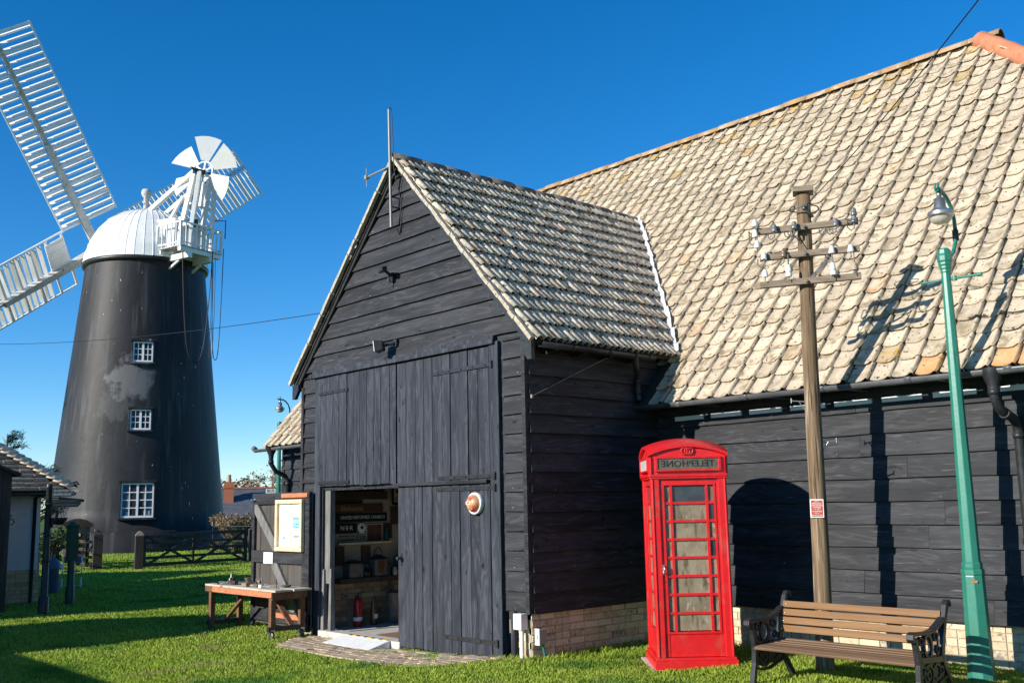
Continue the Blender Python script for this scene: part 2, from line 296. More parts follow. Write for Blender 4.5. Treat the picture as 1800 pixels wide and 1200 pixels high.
class MB:
    """collects boxes, bars, tubes and lathes; build() links them as one mesh object"""
    def __init__(s):
        s.v = []; s.f = []; s.m = []; s.sm = []
    def add(s, vs, fs, m=0, smooth=False):
        o = len(s.v)
        s.v.extend([tuple(v) for v in vs])
        for f in fs:
            s.f.append([i+o for i in f]); s.m.append(m); s.sm.append(smooth)
        return s
    def hexa(s, p, m=0):            # p: 8 corners, bottom ring 0-3, top ring 4-7
        return s.add(p, [(3, 2, 1, 0), (4, 5, 6, 7), (0, 1, 5, 4), (1, 2, 6, 5), (2, 3, 7, 6), (3, 0, 4, 7)], m)
    def box(s, c, size, m=0, axes=None):
        c = V3(c); a, b, d = [k/2 for k in size]
        ax = axes or (X, Y, Z)
        p = [c+ax[0]*(a*i)+ax[1]*(b*j)+ax[2]*(d*k) for k in (-1, 1) for i, j in ((-1, -1), (1, -1), (1, 1), (-1, 1))]
        return s.hexa(p, m)
    def lohi(s, lo, hi, m=0):
        lo, hi = V3(lo), V3(hi)
        return s.box((lo+hi)/2, hi-lo, m)
    def bar(s, p0, p1, w, t, up=Z, m=0, w1=None, t1=None):
        p0, p1 = V3(p0), V3(p1)
        d = (p1-p0).normalized()
        side = d.cross(V3(up))
        if side.length < 1e-4: side = d.cross(X)
        side.normalize(); u = side.cross(d).normalized()
        w1 = w1 or w; t1 = t1 or t
        ring = lambda p, w_, t_: [p-side*w_/2-u*t_/2, p+side*w_/2-u*t_/2, p+side*w_/2+u*t_/2, p-side*w_/2+u*t_/2]
        return s.hexa(ring(p0, w, t)+ring(p1, w1, t1), m)
    def tube(s, pts, r, n=8, m=0, smooth=True, flat=1.0):
        pts = [V3(p) for p in pts]
        k = len(pts)
        rr = r if isinstance(r, (list, tuple)) else [r]*k
        vs = []; ref = None
        for i, p in enumerate(pts):
            d = (pts[min(i+1, k-1)]-pts[max(i-1, 0)]).normalized()
            if ref is None:
                ref = d.cross(Z)
                if ref.length < 0.1: ref = d.cross(X)
            a = (ref - d*ref.dot(d)).normalized(); ref = a
            b = d.cross(a)
            for j in range(n):
                t = 2*math.pi*j/n
                vs.append(p+a*math.cos(t)*rr[i]+b*math.sin(t)*rr[i]*flat)
        fs = [(i*n+j, i*n+(j+1) % n, (i+1)*n+(j+1) % n, (i+1)*n+j) for i in range(k-1) for j in range(n)]
        s.add(vs, fs, m, smooth)
        s.add(vs[:n], [tuple(range(n))[::-1]], m); s.add(vs[-n:], [tuple(range(n))], m)
        return s
    def lathe(s, prof, c=(0, 0, 0), n=24, m=0, smooth=True, axis=None, phase=0.0, a=None):
        c = V3(c); ax = V3(axis) if axis else Z
        e1 = V3(a) if a else (ax.cross(X) if abs(ax.x) < 0.9 else ax.cross(Y)).normalized()
        e2 = ax.cross(e1)
        vs = []
        for r, z in prof:
            for j in range(n):
                t = 2*math.pi*j/n+phase
                vs.append(c+ax*z+(e1*math.cos(t)+e2*math.sin(t))*r)
        fs = [(i*n+j, i*n+(j+1) % n, (i+1)*n+(j+1) % n, (i+1)*n+j) for i in range(len(prof)-1) for j in range(n)]
        s.add(vs, fs, m, smooth)
        if prof[0][0] > 1e-5: s.add(vs[:n], [tuple(range(n))[::-1]], m)
        if prof[-1][0] > 1e-5: s.add(vs[-n:], [tuple(range(n))], m)
        return s
    def prism(s, poly, o, u, v, thick, m=0):        # polygon in the u,v plane at o, thickened along u x v
        o, u, v = V3(o), V3(u), V3(v); nn = u.cross(v).normalized()*thick
        k = len(poly)
        a = [o+u*p+v*q for p, q in poly]
        vs = a+[p+nn for p in a]
        fs = [tuple(range(k))[::-1], tuple(range(k, 2*k))]+[(i, (i+1) % k, k+(i+1) % k, k+i) for i in range(k)]
        return s.add(vs, fs, m)
    def build(s, name, mats, parent=None, org=None, bevel=0.0, segs=2, autosmooth=None):
        me = bpy.data.meshes.new(name)
        o = bpy.data.objects.new(name, me)
        COL.objects.link(o)
        if parent is not None:
            o.parent = parent; g = ORG[parent.name]
        else:
            g = V3(org) if org is not None else V3((0, 0, 0)); o.location = g
        ORG[o.name] = g
        me.from_pydata([(x-g.x, y-g.y, z-g.z) for x, y, z in s.v], [], s.f)
        for mm in (mats if isinstance(mats, (list, tuple)) else [mats]): me.materials.append(mm)
        me.polygons.foreach_set("material_index", s.m)
        me.polygons.foreach_set("use_smooth", s.sm)
        me.update()
        bm = bmesh.new(); bm.from_mesh(me)
        bmesh.ops.recalc_face_normals(bm, faces=bm.faces)
        bm.to_mesh(me); bm.free()
        if bevel:
            b = o.modifiers.new("bevel", 'BEVEL'); b.width = bevel; b.segments = segs; b.limit_method = 'ANGLE'; b.angle_limit = R(40)
        return o

def tag(o, label=None, cat=None, group=None, kind=None):
    if label: o['label'] = label
    if cat: o['category'] = cat
    if group: o['group'] = group
    if kind: o['kind'] = kind
    return o

def thing(name, label, cat, loc=(0, 0, 0), group=None):
    o = bpy.data.objects.new(name, None)
    COL.objects.link(o)
    o.location = loc; o.empty_display_size = 0.2
    ORG[o.name] = V3(loc)
    return tag(o, label, cat, group)

def lettering(text, size, o, u, v, m, parent, depth=0.003, align='CENTER', name="lettering", sx=1.0, mirror=False):
    """a line of raised letters standing on the plane o + u,v (u reads to the right)"""
    cu = bpy.data.curves.new("letters", 'FONT')
    cu.body = text; cu.size = size; cu.extrude = depth/2; cu.align_x = align; cu.align_y = 'CENTER'; cu.resolution_u = 2
    tmp = bpy.data.objects.new("letters", cu)
    COL.objects.link(tmp)
    dg = bpy.context.evaluated_depsgraph_get()
    me = bpy.data.meshes.new_from_object(tmp.evaluated_get(dg))
    bpy.data.objects.remove(tmp)
    bpy.data.curves.remove(cu)
    u = V3(u).normalized(); v = V3(v).normalized(); n = u.cross(v)
    mb = MB()
    k = -1 if mirror else 1
    mb.add([V3(o)+u*(p.co.x*sx*k)+v*p.co.y+n*p.co.z for p in me.vertices], [tuple(p.vertices) for p in me.polygons])
    bpy.data.meshes.remove(me)
    return mb.build(name, m, parent)

def smooth01(t):
    t = min(1, max(0, t)); return t*t*(3-2*t)
def ground_z(x, y):
    z = -0.09*(1-smooth01((x+10.4)/2.6))
    z += 0.035*smooth01((x+7.2)/1.2)*smooth01((y-7.6)/1.0)
    return z

def bricks(mb, o, u, n, length, z0, z1, pitch=0.078, bl=0.225, depth=0.10, m_brick=0, m_mortar=1, hole=None):
    """a wall of separate bricks with recessed mortar behind: o corner, u along, n outward"""
    o, u, n = V3(o), V3(u), V3(n)
    rows = int(round((z1-z0)/pitch)); ph = (z1-z0)/rows
    rnd = random.Random(len(mb.v)+int(length*1000))
    for r in range(rows):
        x = -(r % 2)*bl/2
        while x < length:
            w = bl if rnd.random() > 0.22 else bl/2
            a, b = max(0, x+0.005), min(length, x+w-0.005)
            if b-a > 0.02:
                za, zb = z0+r*ph+0.005, z0+(r+1)*ph-0.005
                j = rnd.uniform(-0.003, 0.003)
                q = lambda uu, dd, zz: o+u*uu+n*dd+Z*zz
                jj = [rnd.uniform(-0.002, 0.002) for _ in range(8)]
                e = 0.004
                mb.hexa([q(a, -depth, za), q(b, -depth, za), q(b, j, za+jj[0]), q(a, j, za+jj[1]),
                         q(a, -depth, zb), q(b, -depth, zb), q(b, j, zb+jj[2]), q(a, j, zb+jj[3])], m_brick)
            x += w
    mb.hexa([o-n*depth*0.9+Z*z0, o+u*length-n*depth*0.9+Z*z0, o+u*length-n*0.011+Z*z0, o-n*0.011+Z*z0,
             o-n*depth*0.9+Z*z1, o+u*length-n*depth*0.9+Z*z1, o+u*length-n*0.011+Z*z1, o-n*0.011+Z*z1], m_mortar)

def weatherboards(mb, o, u, n, spans, z0, z1, pitch, seed=1, m=0, lap=0.034, nail=True):
    """lapped boards; spans(z) -> list of (a, b, slope_a, slope_b) along u at height z"""
    o, u, n = V3(o), V3(u), V3(n); rnd = random.Random(seed)
    k = 0
    z = z0
    while z < z1-0.01:
        zt = min(z+pitch+rnd.uniform(-0.004, 0.004), z1)
        for (a, b, sa, sb) in spans(z):
            x = a
            while x < b-0.02:
                ln = rnd.uniform(2.4, 5.0)
                e = b if b-x-ln < 0.8 else x+ln
                cells = max(1, int((e-x)/0.3))
                lo = []
                top = zt+0.02
                for i in range(cells+1):
                    t = i/cells; uu = x+(e-x)*t
                    jz = rnd.uniform(-0.004, 0.004); jd = rnd.uniform(-0.003, 0.003)
                    ub, ut = uu, uu
                    if i == 0 and x == a: ut = a+sa*(top-z)
                    if i == cells and e == b: ut = b+sb*(top-z)
                    if i == cells and e != b: ub = ut = uu-0.003
                    lo.append((o+u*ub+n*(lap+jd)+Z*(z+jz), o+u*ub+n*(lap-0.024)+Z*(z+jz), o+u*ut+n*0.0+Z*top))
                for i in range(cells):
                    p, q = lo[i], lo[i+1]
                vs = [w for t_ in lo for w in t_]
                fs = []
                for i in range(cells):
                    c0 = 3*i; c1 = 3*i+3
                    fs += [(c0, c1, c1+2, c0+2), (c0+1, c0, c0+2) if i == 0 else None, (c1, c0, c0+1, c1+1)]
                fs.append((3*cells, 3*cells+1, 3*cells+2))
                mb.add(vs, [f for f in fs if f], m)
                xn = x+rnd.uniform(0.1, 0.4)
                while xn < e-0.05 and nail:
                    if rnd.random() < 0.5:
                        q = o+u*xn+n*(lap*0.8)+Z*(z+0.03+rnd.uniform(-0.008, 0.01))
                        mb.lathe([(0.006, 0), (0.005, 0.003), (0, 0.004)], q, n=6, m=1, axis=n)
                    xn += rnd.uniform(0.35, 0.75)
                x = e
        z = zt; k += 1

def tiles(mb, o, u, v, length, rows, gauge, width, profile, keep=None, seed=1, m=0, tilt=0.035, thick=0.013, over=1.22, jit=0.004, pick=None):
    """courses of separate clay tiles on the plane o + u (along eave) + v (up slope); profile: [(t, height)] across one tile"""
    o, u, v = V3(o), V3(u).normalized(), V3(v).normalized(); n = u.cross(v).normalized()
    if n.z < 0: n = -n
    rnd = random.Random(seed)
    cols = int(length/width)
    k = len(profile)
    for r in range(rows):
        rowj = rnd.uniform(-0.006, 0.006)
        for c in range(cols):
            a = c*width; s0 = r*gauge+rowj
            if keep:
                pt = o+u*(a+width/2)+v*(s0+gauge/2)
                if not keep(pt): continue
            if pick: m = pick(o+u*(a+width/2)+v*(s0+gauge/2), r, rnd)
            j = [rnd.uniform(-jit, jit) for _ in range(6)]
            yaw = rnd.uniform(-0.012, 0.012)
            top = []; bot = []
            for (t, h) in profile:
                x = a+t*width+j[0]
                lo = o+u*(x)+v*(s0+j[1]+yaw*(t-0.5)*width*6)+n*(h+tilt+j[2])
                hi = o+u*(x-yaw*gauge)+v*(s0+gauge*over)+n*(h+0.004+j[2])
                top += [lo, hi]
                bot += [lo-n*thick+v*0.002]
            fs = [(2*i, 2*i+2, 2*i+3, 2*i+1) for i in range(k-1)]
            base = 2*k
            fs += [(2*i, base+i, base+i+1, 2*i+2) for i in range(k-1)]
            vs = top+bot
            mb.add(vs, fs, m, True)
            # side faces as flat little quads
            mb.add([top[0], top[1], top[1]-n*thick, bot[0]], [(0, 1, 2, 3)], m)
            mb.add([top[-2], top[-1], top[-1]-n*thick, bot[-1]], [(3, 2, 1, 0)], m)

PAN = [(0.045, 0.002), (0.1, -0.007), (0.25, -0.014), (0.45, -0.015), (0.62, -0.008), (0.73, 0.006), (0.81, 0.02), (0.87, 0.025), (0.915, 0.015), (0.93, -0.03)]
ROLL = [(0.06, -0.012), (0.12, 0.014), (0.26, 0.034), (0.46, 0.042), (0.66, 0.035), (0.82, 0.015), (0.88, -0.012)]

def quadbox(mb, pts, thick, m=0):
    """a slab: polygon pts, thickened straight down its normal"""
    p = [V3(q) for q in pts]
    n = (p[1]-p[0]).cross(p[2]-p[0]).normalized()*thick
    k = len(p); vs = p+[q-n for q in p]
    mb.add(vs, [tuple(range(k)), tuple(range(k, 2*k))[::-1]]+[(i, k+i, k+(i+1) % k, (i+1) % k) for i in range(k)], m)

# ------------------------------------------------------------------ ground
def ground_sheet():
    xs = sorted(set([-400, -250, -150, -100, -70] + [round(-60+i*2, 2) for i in range(20)] + [round(-20+i*0.4, 2) for i in range(60)] + [5, 10, 20, 40, 80, 160]))
    ys = sorted(set([-160, -80, -40, -20, -10, -5] + [round(i*0.5, 2) for i in range(-6, 40)] + [22, 25, 30, 40, 60, 90, 140, 220, 300]))
    nx = len(xs)
    vs = [(x, y, ground_z(x, y)) for y in ys for x in xs]
    fs = [(j*nx+i, j*nx+i+1, (j+1)*nx+i+1, (j+1)*nx+i) for j in range(len(ys)-1) for i in range(nx-1)]
    mb = MB().add(vs, fs, 0, True)
    soil = mat("turf_soil", (0.06, 0.12, 0.015), (0.10, 0.17, 0.025), rough=0.95, spec=0.1, scale=(3, 3, 3), shift=False, spots=((0.06, 0.06, 0.025), 1.3, 0.6, 0.75), bump=0.8, bscale=40, dist=0.02)
    return tag(mb.build("lawn", soil), kind="structure")
ground_sheet()

# brick path in front of the doorway
PATH = [(-12.15, 7.36), (-12.1, 6.95), (-11.78, 6.55), (-10.6, 6.47), (-9.38, 6.44), (-8.75, 6.45), (-8.5, 6.62), (-8.35, 7.0), (-8.3, 7.38)]
def inpoly(x, y, P):
    c = False
    for i in range(len(P)):
        x1, y1 = P[i]; x2, y2 = P[i-1]
        if (y1 > y) != (y2 > y) and x < (x2-x1)*(y-y1)/(y2-y1)+x1: c = not c
    return c
def path():
    mb = MB(); rnd = random.Random(3)
    gx = np.arange(-12.2, -8.2, 0.1); gy = np.arange(6.4, 7.4, 0.1)
    for a in gx:
        for c in gy:
            if inpoly(a+0.05, c+0.05, PATH):
                mb.add([(a, c, ground_z(a, c)+0.003), (a+0.1, c, ground_z(a+0.1, c)+0.003), (a+0.1, c+0.1, ground_z(a+0.1, c+0.1)+0.003), (a, c+0.1, ground_z(a, c+0.1)+0.003)], [(0, 1, 2, 3)], 1)
    y = 6.4; r = 0
    while y < 7.4:
        x = -12.2+(r % 2)*0.11
        while x < -8.2:
            cx, cy = x+0.11, y+0.05
            if inpoly(cx, cy, PATH) and rnd.random() > 0.04:
                z = ground_z(cx, cy)+0.006+rnd.uniform(-0.003, 0.004)
                a = rnd.uniform(-0.03, 0.03)
                ax = (V3((math.cos(a), math.sin(a), rnd.uniform(-0.02, 0.02))), V3((-math.sin(a), math.cos(a), rnd.uniform(-0.03, 0.03))), Z)
                mb.box((cx, cy, z), (0.212, 0.098, 0.02), 0, ax)
            x += 0.222
        y += 0.107; r += 1
    paver = mat("worn_path_brick", (0.37, 0.275, 0.18), (0.5, 0.4, 0.28), rough=0.95, scale=(12, 12, 12), island=0.2, spots=((0.22, 0.15, 0.09), 16, 0.6, 0.7), bump=0.7, bscale=50)
    dirt = mat("path_dirt", (0.24, 0.165, 0.10), (0.38, 0.28, 0.18), rough=1.0, scale=(14, 14, 14), spots=((0.05, 0.07, 0.02), 6, 0.55, 0.66), bump=0.8, bscale=60, shift=False)
    tag(mb.build("path", [paver, dirt], bevel=0.004, segs=1), kind="structure")
path()

# ------------------------------------------------------------------ the barn with its cart porch
PXL, PXR, PY = -12.62, -7.96, 7.442          # porch front wall
BY, BXL, BXR = 9.625, -17.0, -0.25           # barn front wall
EY, EZ, RY, RZ = 9.275, 2.787, 13.602, 7.763 # barn eave and ridge
PEX, PEZ, PRX, PRZ = 2.52, 3.38, -10.29, 6.09 # porch eave half width, eave height, ridge x and height
PS = (PRZ-PEZ)/PEX
BS = (RZ-EZ)/(RY-EY)
barn = thing("black_barn", "black weatherboarded barn with cream pantiled roof and gabled cart porch", "barn", ((PXL+PXR)/2, PY, 0))

def barn_z(y): return EZ+BS*(y-EY)
def porch_z(x): return PRZ-PS*abs(x-PRX)

def porch_front():
    mb = MB()
    def spans(z):
        top = z+0.213
        if z < 3.43:
            return [(PXL, -12.27, 0, 0), (-8.33, -8.0, 0, 0)]
        hw = min((PRZ-0.13-z)/PS, (PXR-PXL)/2)
        s = 1/PS if hw < (PXR-PXL)/2-1e-3 else 0
        if hw < 0.05: return []
        cx = PRX
        return [(cx-hw, cx+hw, s, -s)]
    weatherboards(mb, (0, PY, 0), X, -Y, spans, 0.49, 3.43, 0.2094, 4)
    weatherboards(mb, (0, PY, 0), X, -Y, spans, 3.50, PRZ-0.2, 0.213, 5)
    # corner boards, and the dark backing of the wall
    mb.lohi((PXR-0.045, PY-0.04, 0.47), (PXR+0.012, PY+0.06, 3.45))
    mb.lohi((PXL-0.012, PY-0.04, -0.05), (PXL+0.045, PY+0.06, 3.3))
    mb.lohi((PXL, PY+0.004, 0.0), (-12.1, PY+0.1, 3.45))
    mb.lohi((-8.53, PY+0.004, 0.48), (PXR, PY+0.1, 3.45))
    quadbox(mb, [(PXL, PY+0.004, 3.45), (PXR, PY+0.004, 3.45), (PXR, PY+0.004, 3.55), (PRX, PY+0.004, PRZ-0.15), (PXL, PY+0.004, 3.55)], 0.09)
    mb.lohi((-12.1, PY+0.02, 1.86), (-8.5, PY+0.1, 3.45))
    tag(mb.build("wall", [BLACK_X, GALV], barn))
porch_front()

def porch_side():
    mb = MB()
    weatherboards(mb, (PXR, 0, 0), Y, X, lambda z: [(PY+0.02, BY, 0, 0)], 0.47, 3.42, 0.213, 8)
    mb.lohi((PXR-0.1, PY+0.1, 0.46), (PXR-0.004, BY, 3.42))
    mb.build("wall", [BLACK_Y, GALV], barn)
    mb = MB()
    mb.lohi((PXL, PY+0.1, -0.1), (PXL+0.08, BY+1.2, 3.42))
    mb.build("wall", SHEDWOOD, barn)
porch_side()

def barn_front():
    mb = MB()
    weatherboards(mb, (0, BY, 0), X, -Y, lambda z: [(PXR+0.02, BXR, 0, 0)], 0.445, 2.62, 0.226, 11)
    mb.lohi((PXR, BY+0.004, 0.44), (BXR, BY+0.1, 2.75))
    mb.build("wall", [BLACK_X, GALV], barn)
    mb = MB()
    weatherboards(mb, (0, BY, 0), X, -Y, lambda z: [(BXL, PXL, 0, 0)], -0.08, 2.62, 0.219, 12)
    mb.lohi((BXL, BY+0.004, -0.1), (PXL+0.1, BY+0.1, 2.75))
    mb.lohi((BXL-0.05, BY-0.03, -0.1), (BXL+0.03, BY+0.1, 2.75))
    mb.build("wall", [BLACK_X, GALV], barn)
    # gable at the far end, the near end and the back wall
    mb = MB()
    weatherboards(mb, (BXL, 0, 0), Y, -X, lambda z: [(BY, 2*RY-BY, 0, 0)] if z < 2.7 else [(RY-(RZ-0.1-z)/BS, RY+(RZ-0.1-z)/BS, 1/BS, -1/BS)], 0, RZ-0.2, 0.22, 13)
    quadbox(mb, [(BXL+0.004, BY, 0), (BXL+0.004, 2*RY-BY, 0), (BXL+0.004, 2*RY-BY, 2.8), (BXL+0.004, RY, RZ-0.1), (BXL+0.004, BY, 2.8)], -0.1)
    mb.build("wall", [BLACK_Y, GALV], barn)
    mb = MB(); weatherboards(mb, (BXR, 0, 0), Y, X, lambda z: [(BY, 2*RY-BY, 0, 0)], 0, 2.7, 0.22, 14); mb.build("wall", [BLACK_Y, GALV], barn)
    mb = MB(); mb.lohi((BXL, 2*RY-BY-0.1, 0), (BXR, 2*RY-BY, 2.8)); mb.build("wall", [BLACK_X, GALV], barn)
barn_front()

def plinths():
    mb = MB()
    bricks(mb, (PXR-0.02, PY+0.02, 0), Y, X, BY-PY, -0.12, 0.475)
    bricks(mb, (-8.19, PY+0.02, 0), X, -Y, 0.17, -0.12, 0.475)
    mb.lohi((-8.17, PY+0.03, -0.12), (PXR-0.06, PY+0.2, 0.46), 1)
    mb.build("brick_plinth", [BRICK, MORTAR], barn)
    mb = MB()
    bricks(mb, (PXR, BY+0.03, 0), X, -Y, BXR-PXR, -0.10, 0.448)
    mb.lohi((BXR-0.1, BY+0.04, -0.1), (BXR, 2*RY-BY, 0.44), 1)
    mb.build("brick_plinth", [BRICK, MORTAR], barn)
    mb = MB()
    bricks(mb, (PXL-0.02, PY+0.02, 0), X, -Y, 0.35, -0.12, 0.475)
    mb.build("brick_plinth", [BRICK, MORTAR], barn)
plinths()

HIPX = -5.25
HIPK = 0.8
def barn_roof():
    mb = MB()
    v = V3((0, 1, BS)).normalized(); u = X
    L = math.hypot(RY-EY, RZ-EZ)
    x0 = -17.15
    def pick(p, r, rnd):
        if r == 0 and (-4.45 < p.x < -4.2 or -3.75 < p.x < -3.3): return 3
        if r in (1, 2, 3) and rnd.random() < 0.035: return 3
        top = max(0.0, (r-22)/6)*(0.25+0.75*smooth01((p.x+13)/8))
        return 2 if rnd.random() < top*0.42+0.004 else 0
    def keep(p):
        if p.x > HIPX+(RY-p.y)/HIPK - 0.05: return False
        if abs(p.x-PRX) < PEX+0.1 and p.z < porch_z(p.x)-0.16: return False
        return True
    tiles(mb, (x0, EY-0.04, EZ-0.046), u, v, 17.6, 28, L/27.9, 0.235, PAN, keep, 21, 0, tilt=0.034, jit=0.006, pick=pick)
    # hip end
    c = V3((HIPX+(RY-EY)/HIPK, EY, EZ)); d = V3((HIPX+(RY-EY)/HIPK, 2*RY-EY, EZ)); pk = V3((HIPX, RY, RZ))
    hv = (pk-(c+d)/2).normalized()
    HL = (pk-(c+d)/2).length
    def keep2(p):
        f = (p-c).dot(hv)/HL
        return EY+(RY-EY)*f < p.y < 2*RY-EY-(RY-EY)*f
    tiles(mb, c-hv*0.05, Y, hv, 8.7, int(HL/0.25), 0.25, 0.235, PAN, keep2, 22)
    m = [TILE_CREAM, INNERDARK, TILE_LICHEN, TILE_ORANGE]
    # under-slabs and plain back slope
    dn = 0.02
    quadbox(mb, [(x0, EY, EZ-dn), (c.x, EY, EZ-dn), (HIPX, RY, RZ-dn), (x0, RY, RZ-dn)], 0.05, 1)
    quadbox(mb, [(x0, RY, RZ), (HIPX, RY, RZ), (d.x, d.y, EZ), (x0, d.y, EZ)], 0.05, 0)
    quadbox(mb, [c-Z*dn, d-Z*dn, pk-Z*dn], 0.05, 1)
    roof = mb.build("roof", m, barn)
    # ridge tiles with lichen, hip tiles in terracotta
    mb = MB()
    x = x0
    while x < HIPX-0.1:
        ln = 0.42; r = 0.115+random.uniform(-0.006, 0.006)
        pts = []
        vs = []
        dz = random.uniform(-0.008, 0.008)
        for xx in (x, x+ln-0.008):
            for j in range(9):
                t = math.pi*j/8
                vs.append((xx, RY+math.cos(t)*r, RZ-0.03+dz+math.sin(t)*r*0.95))
        vs2 = [(a, RY+(b-RY)*0.85, cc-0.015) for a, b, cc in vs]
        fs = [(j, j+1, 10+j, 9+j) for j in range(8)]+[(j, 18+j, 19+j, j+1) for j in range(8)]+[(9+j, 10+j, 28+j, 27+j) for j in range(8)]
        mb.add(vs+vs2, fs, 0, True)
        x += ln
    mb.build("ridge_tile_run", RIDGE_OCHRE, roof)
    mb = MB()
    for e, s in ((c, 1), (d, 1)):
        n = int((e-pk).length/0.38)
        dirn = (e-pk).normalized()
        for i in range(n):
            p = pk+dirn*(i*0.38)+Z*0.0
            mb.lathe([(0.13, 0), (0.12, 0.37)], p, n=14, axis=dirn, smooth=True)
    mb.build("hip_tile_run", RIDGE_RED, roof)
    # fascia strips painted white as the sunlit gap above the gutter, then rafter ends
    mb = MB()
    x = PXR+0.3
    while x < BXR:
        mb = MB(); mb.lohi((x, BY-0.034, 2.555), (x+0.42, BY-0.012, 2.605)); mb.build("sunlit_fascia_strip", WHITETRIM, barn)
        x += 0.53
    mb = MB()
    x = PXR+0.22
    while x < BXR:
        mb = MB(); mb.bar((x, EY+0.02, EZ-0.075), (x, BY+0.02, EZ+0.29), 0.05, 0.07); mb.build("rafter_end", INNERDARK, barn)
        x += 0.53
    x = BXL+0.1
    while x < PXL:
        mb = MB(); mb.bar((x, EY+0.02, EZ-0.075), (x, BY+0.02, EZ+0.29), 0.05, 0.07); mb.build("rafter_end", INNERDARK, barn)
        x += 0.53
barn_roof()

def porch_roof():
    mb = MB()
    L = math.hypot(PEX, PRZ-PEZ)
    y0 = PY-0.09
    ylen = RY-y0
    for s in (1, -1):
        e = V3((PRX+s*PEX, y0, PEZ)); v = V3((-s*PEX, 0, PRZ-PEZ)).normalized()
        keep = lambda p: p.z > barn_z(p.y)-0.02
        tiles(mb, e-v*0.05+Y*0.012, Y, v, 6.0, 14, (L+0.02)/14, 0.104, ROLL, keep, 31+s, 0, tilt=0.042, thick=0.012, over=1.1, jit=0.007)
        q = [(PRX+s*PEX, y0+0.02, PEZ-0.02), (PRX+s*PEX, EY+(PEZ-EZ)/BS+0.3, PEZ-0.02), (PRX, EY+(PRZ-EZ)/BS+0.3, PRZ-0.02), (PRX, y0+0.02, PRZ-0.02)]
        quadbox(mb, q, 0.05*s, 1)
    roof = mb.build("roof", [TILE_GREY, INNERDARK], barn)
    # mortared ridge
    mb = MB()
    y = y0-0.02
    yend = EY+(PRZ-EZ)/BS
    while y < yend:
        r = 0.10+random.uniform(-0.008, 0.01); vs = []
        dz = random.uniform(-0.008, 0.012)
        for yy in (y, y+0.405):
            for j in range(9):
                t = math.pi*j/8
                vs.append((PRX+math.cos(t)*r, yy, PRZ-0.045+dz+math.sin(t)*r))
        mb.add(vs, [(j, j+1, 10+j, 9+j) for j in range(8)]+[tuple(range(9)), tuple(range(9, 18))], 0, True)
        y += 0.41
    mb.build("ridge_tile_run", MORTAR_RIDGE, roof)
    # verge strips along the front of the gable
    mb = MB(); rnd = random.Random(5)
    for s in (1, -1):
        n = 30
        for i in range(n):
            a, b = i/n, (i+1)/n-0.001
            p = lambda t: V3((PRX+s*PEX*(1-t)*1.01, y0-0.022, PEZ-0.04+(PRZ-PEZ)*t+0.022))
            j = rnd.uniform(-0.006, 0.006)
            mb.bar(p(a)+V3((0, j, j)), p(b)+V3((0, j, j)), 0.05, 0.045+rnd.uniform(-0.005, 0.005), up=(s*0.73, 0, 0.68))
    mb.build("verge", VERGE, roof)
    mb = MB()
    for s in (1, -1):
        mb.bar((PRX+s*PEX*0.99, y0+0.05, PEZ-0.10), (PRX, y0+0.05, PRZ-0.10), 0.03, 0.07, up=(s*0.73, 0, 0.68))
        mb.prism([(0, 0), (0.16, 0), (0.16, -0.2), (0.1, -0.2), (0, -0.08)] if s > 0 else [(0, 0), (-0.16, 0), (-0.16, -0.2), (-0.1, -0.2), (0, -0.08)],
                 (PXR+0.02 if s > 0 else PXL-0.02, y0+0.05, PEZ-0.03), X, Z, 0.05)
    mb.build("barge_board", BLACKPAINT, roof)
    # lead valleys
    mb = MB()
    for s in (1, -1):
        a = V3((PRX+s*PEX, EY+(PEZ-EZ)/BS, PEZ+0.02)); b = V3((PRX, EY+(PRZ-EZ)/BS, PRZ+0.02))
        nb = V3((0, -BS, 1)).normalized()
        n = 22
        d = (b-a)
        w = V3((s, 0, 0))
        for i in range(n):
            p, q = a+d*(i/n), a+d*((i+1)/n)
            j1, j2 = random.uniform(-0.02, 0.025), random.uniform(-0.02, 0.025)
            mb.add([p+nb*0.035, q+nb*0.035, q+w*(0.105+j2)+nb*0.055, p+w*(0.105+j1)+nb*0.055], [(0, 1, 2, 3)])
    mb.build("lead_valley", LEAD, roof)
porch_roof()

def gutter_run(mb, a, b, r=0.055, n=10):
    a, b = V3(a), V3(b); d = (b-a).normalized(); side = d.cross(Z).normalized()
    vs = []
    for rr in (r, r*0.86):
        for p in (a, b):
            for j in range(n+1):
                t = math.pi+math.pi*j/n
                vs.append(p+side*math.cos(t)*rr+Z*math.sin(t)*rr)
    k = n+1
    fs = [(j, j+1, k+j+1, k+j) for j in range(n)]+[(2*k+j+1, 2*k+j, 3*k+j, 3*k+j+1) for j in range(n)]
    fs += [(0, k, 3*k, 2*k), (n, 2*k+n, 3*k+n, k+n)]+[(j, 2*k+j, 2*k+j+1, j+1) for j in range(n)]+[(k+j+1, 3*k+j+1, 3*k+j, k+j) for j in range(n)]
    mb.add(vs, fs, 0, True)
def collar(mb, c, d, r, w):
    mb.lathe([(r, -w/2), (r+0.006, -w/2), (r+0.006, w/2), (r, w/2)], c, n=16, axis=d)

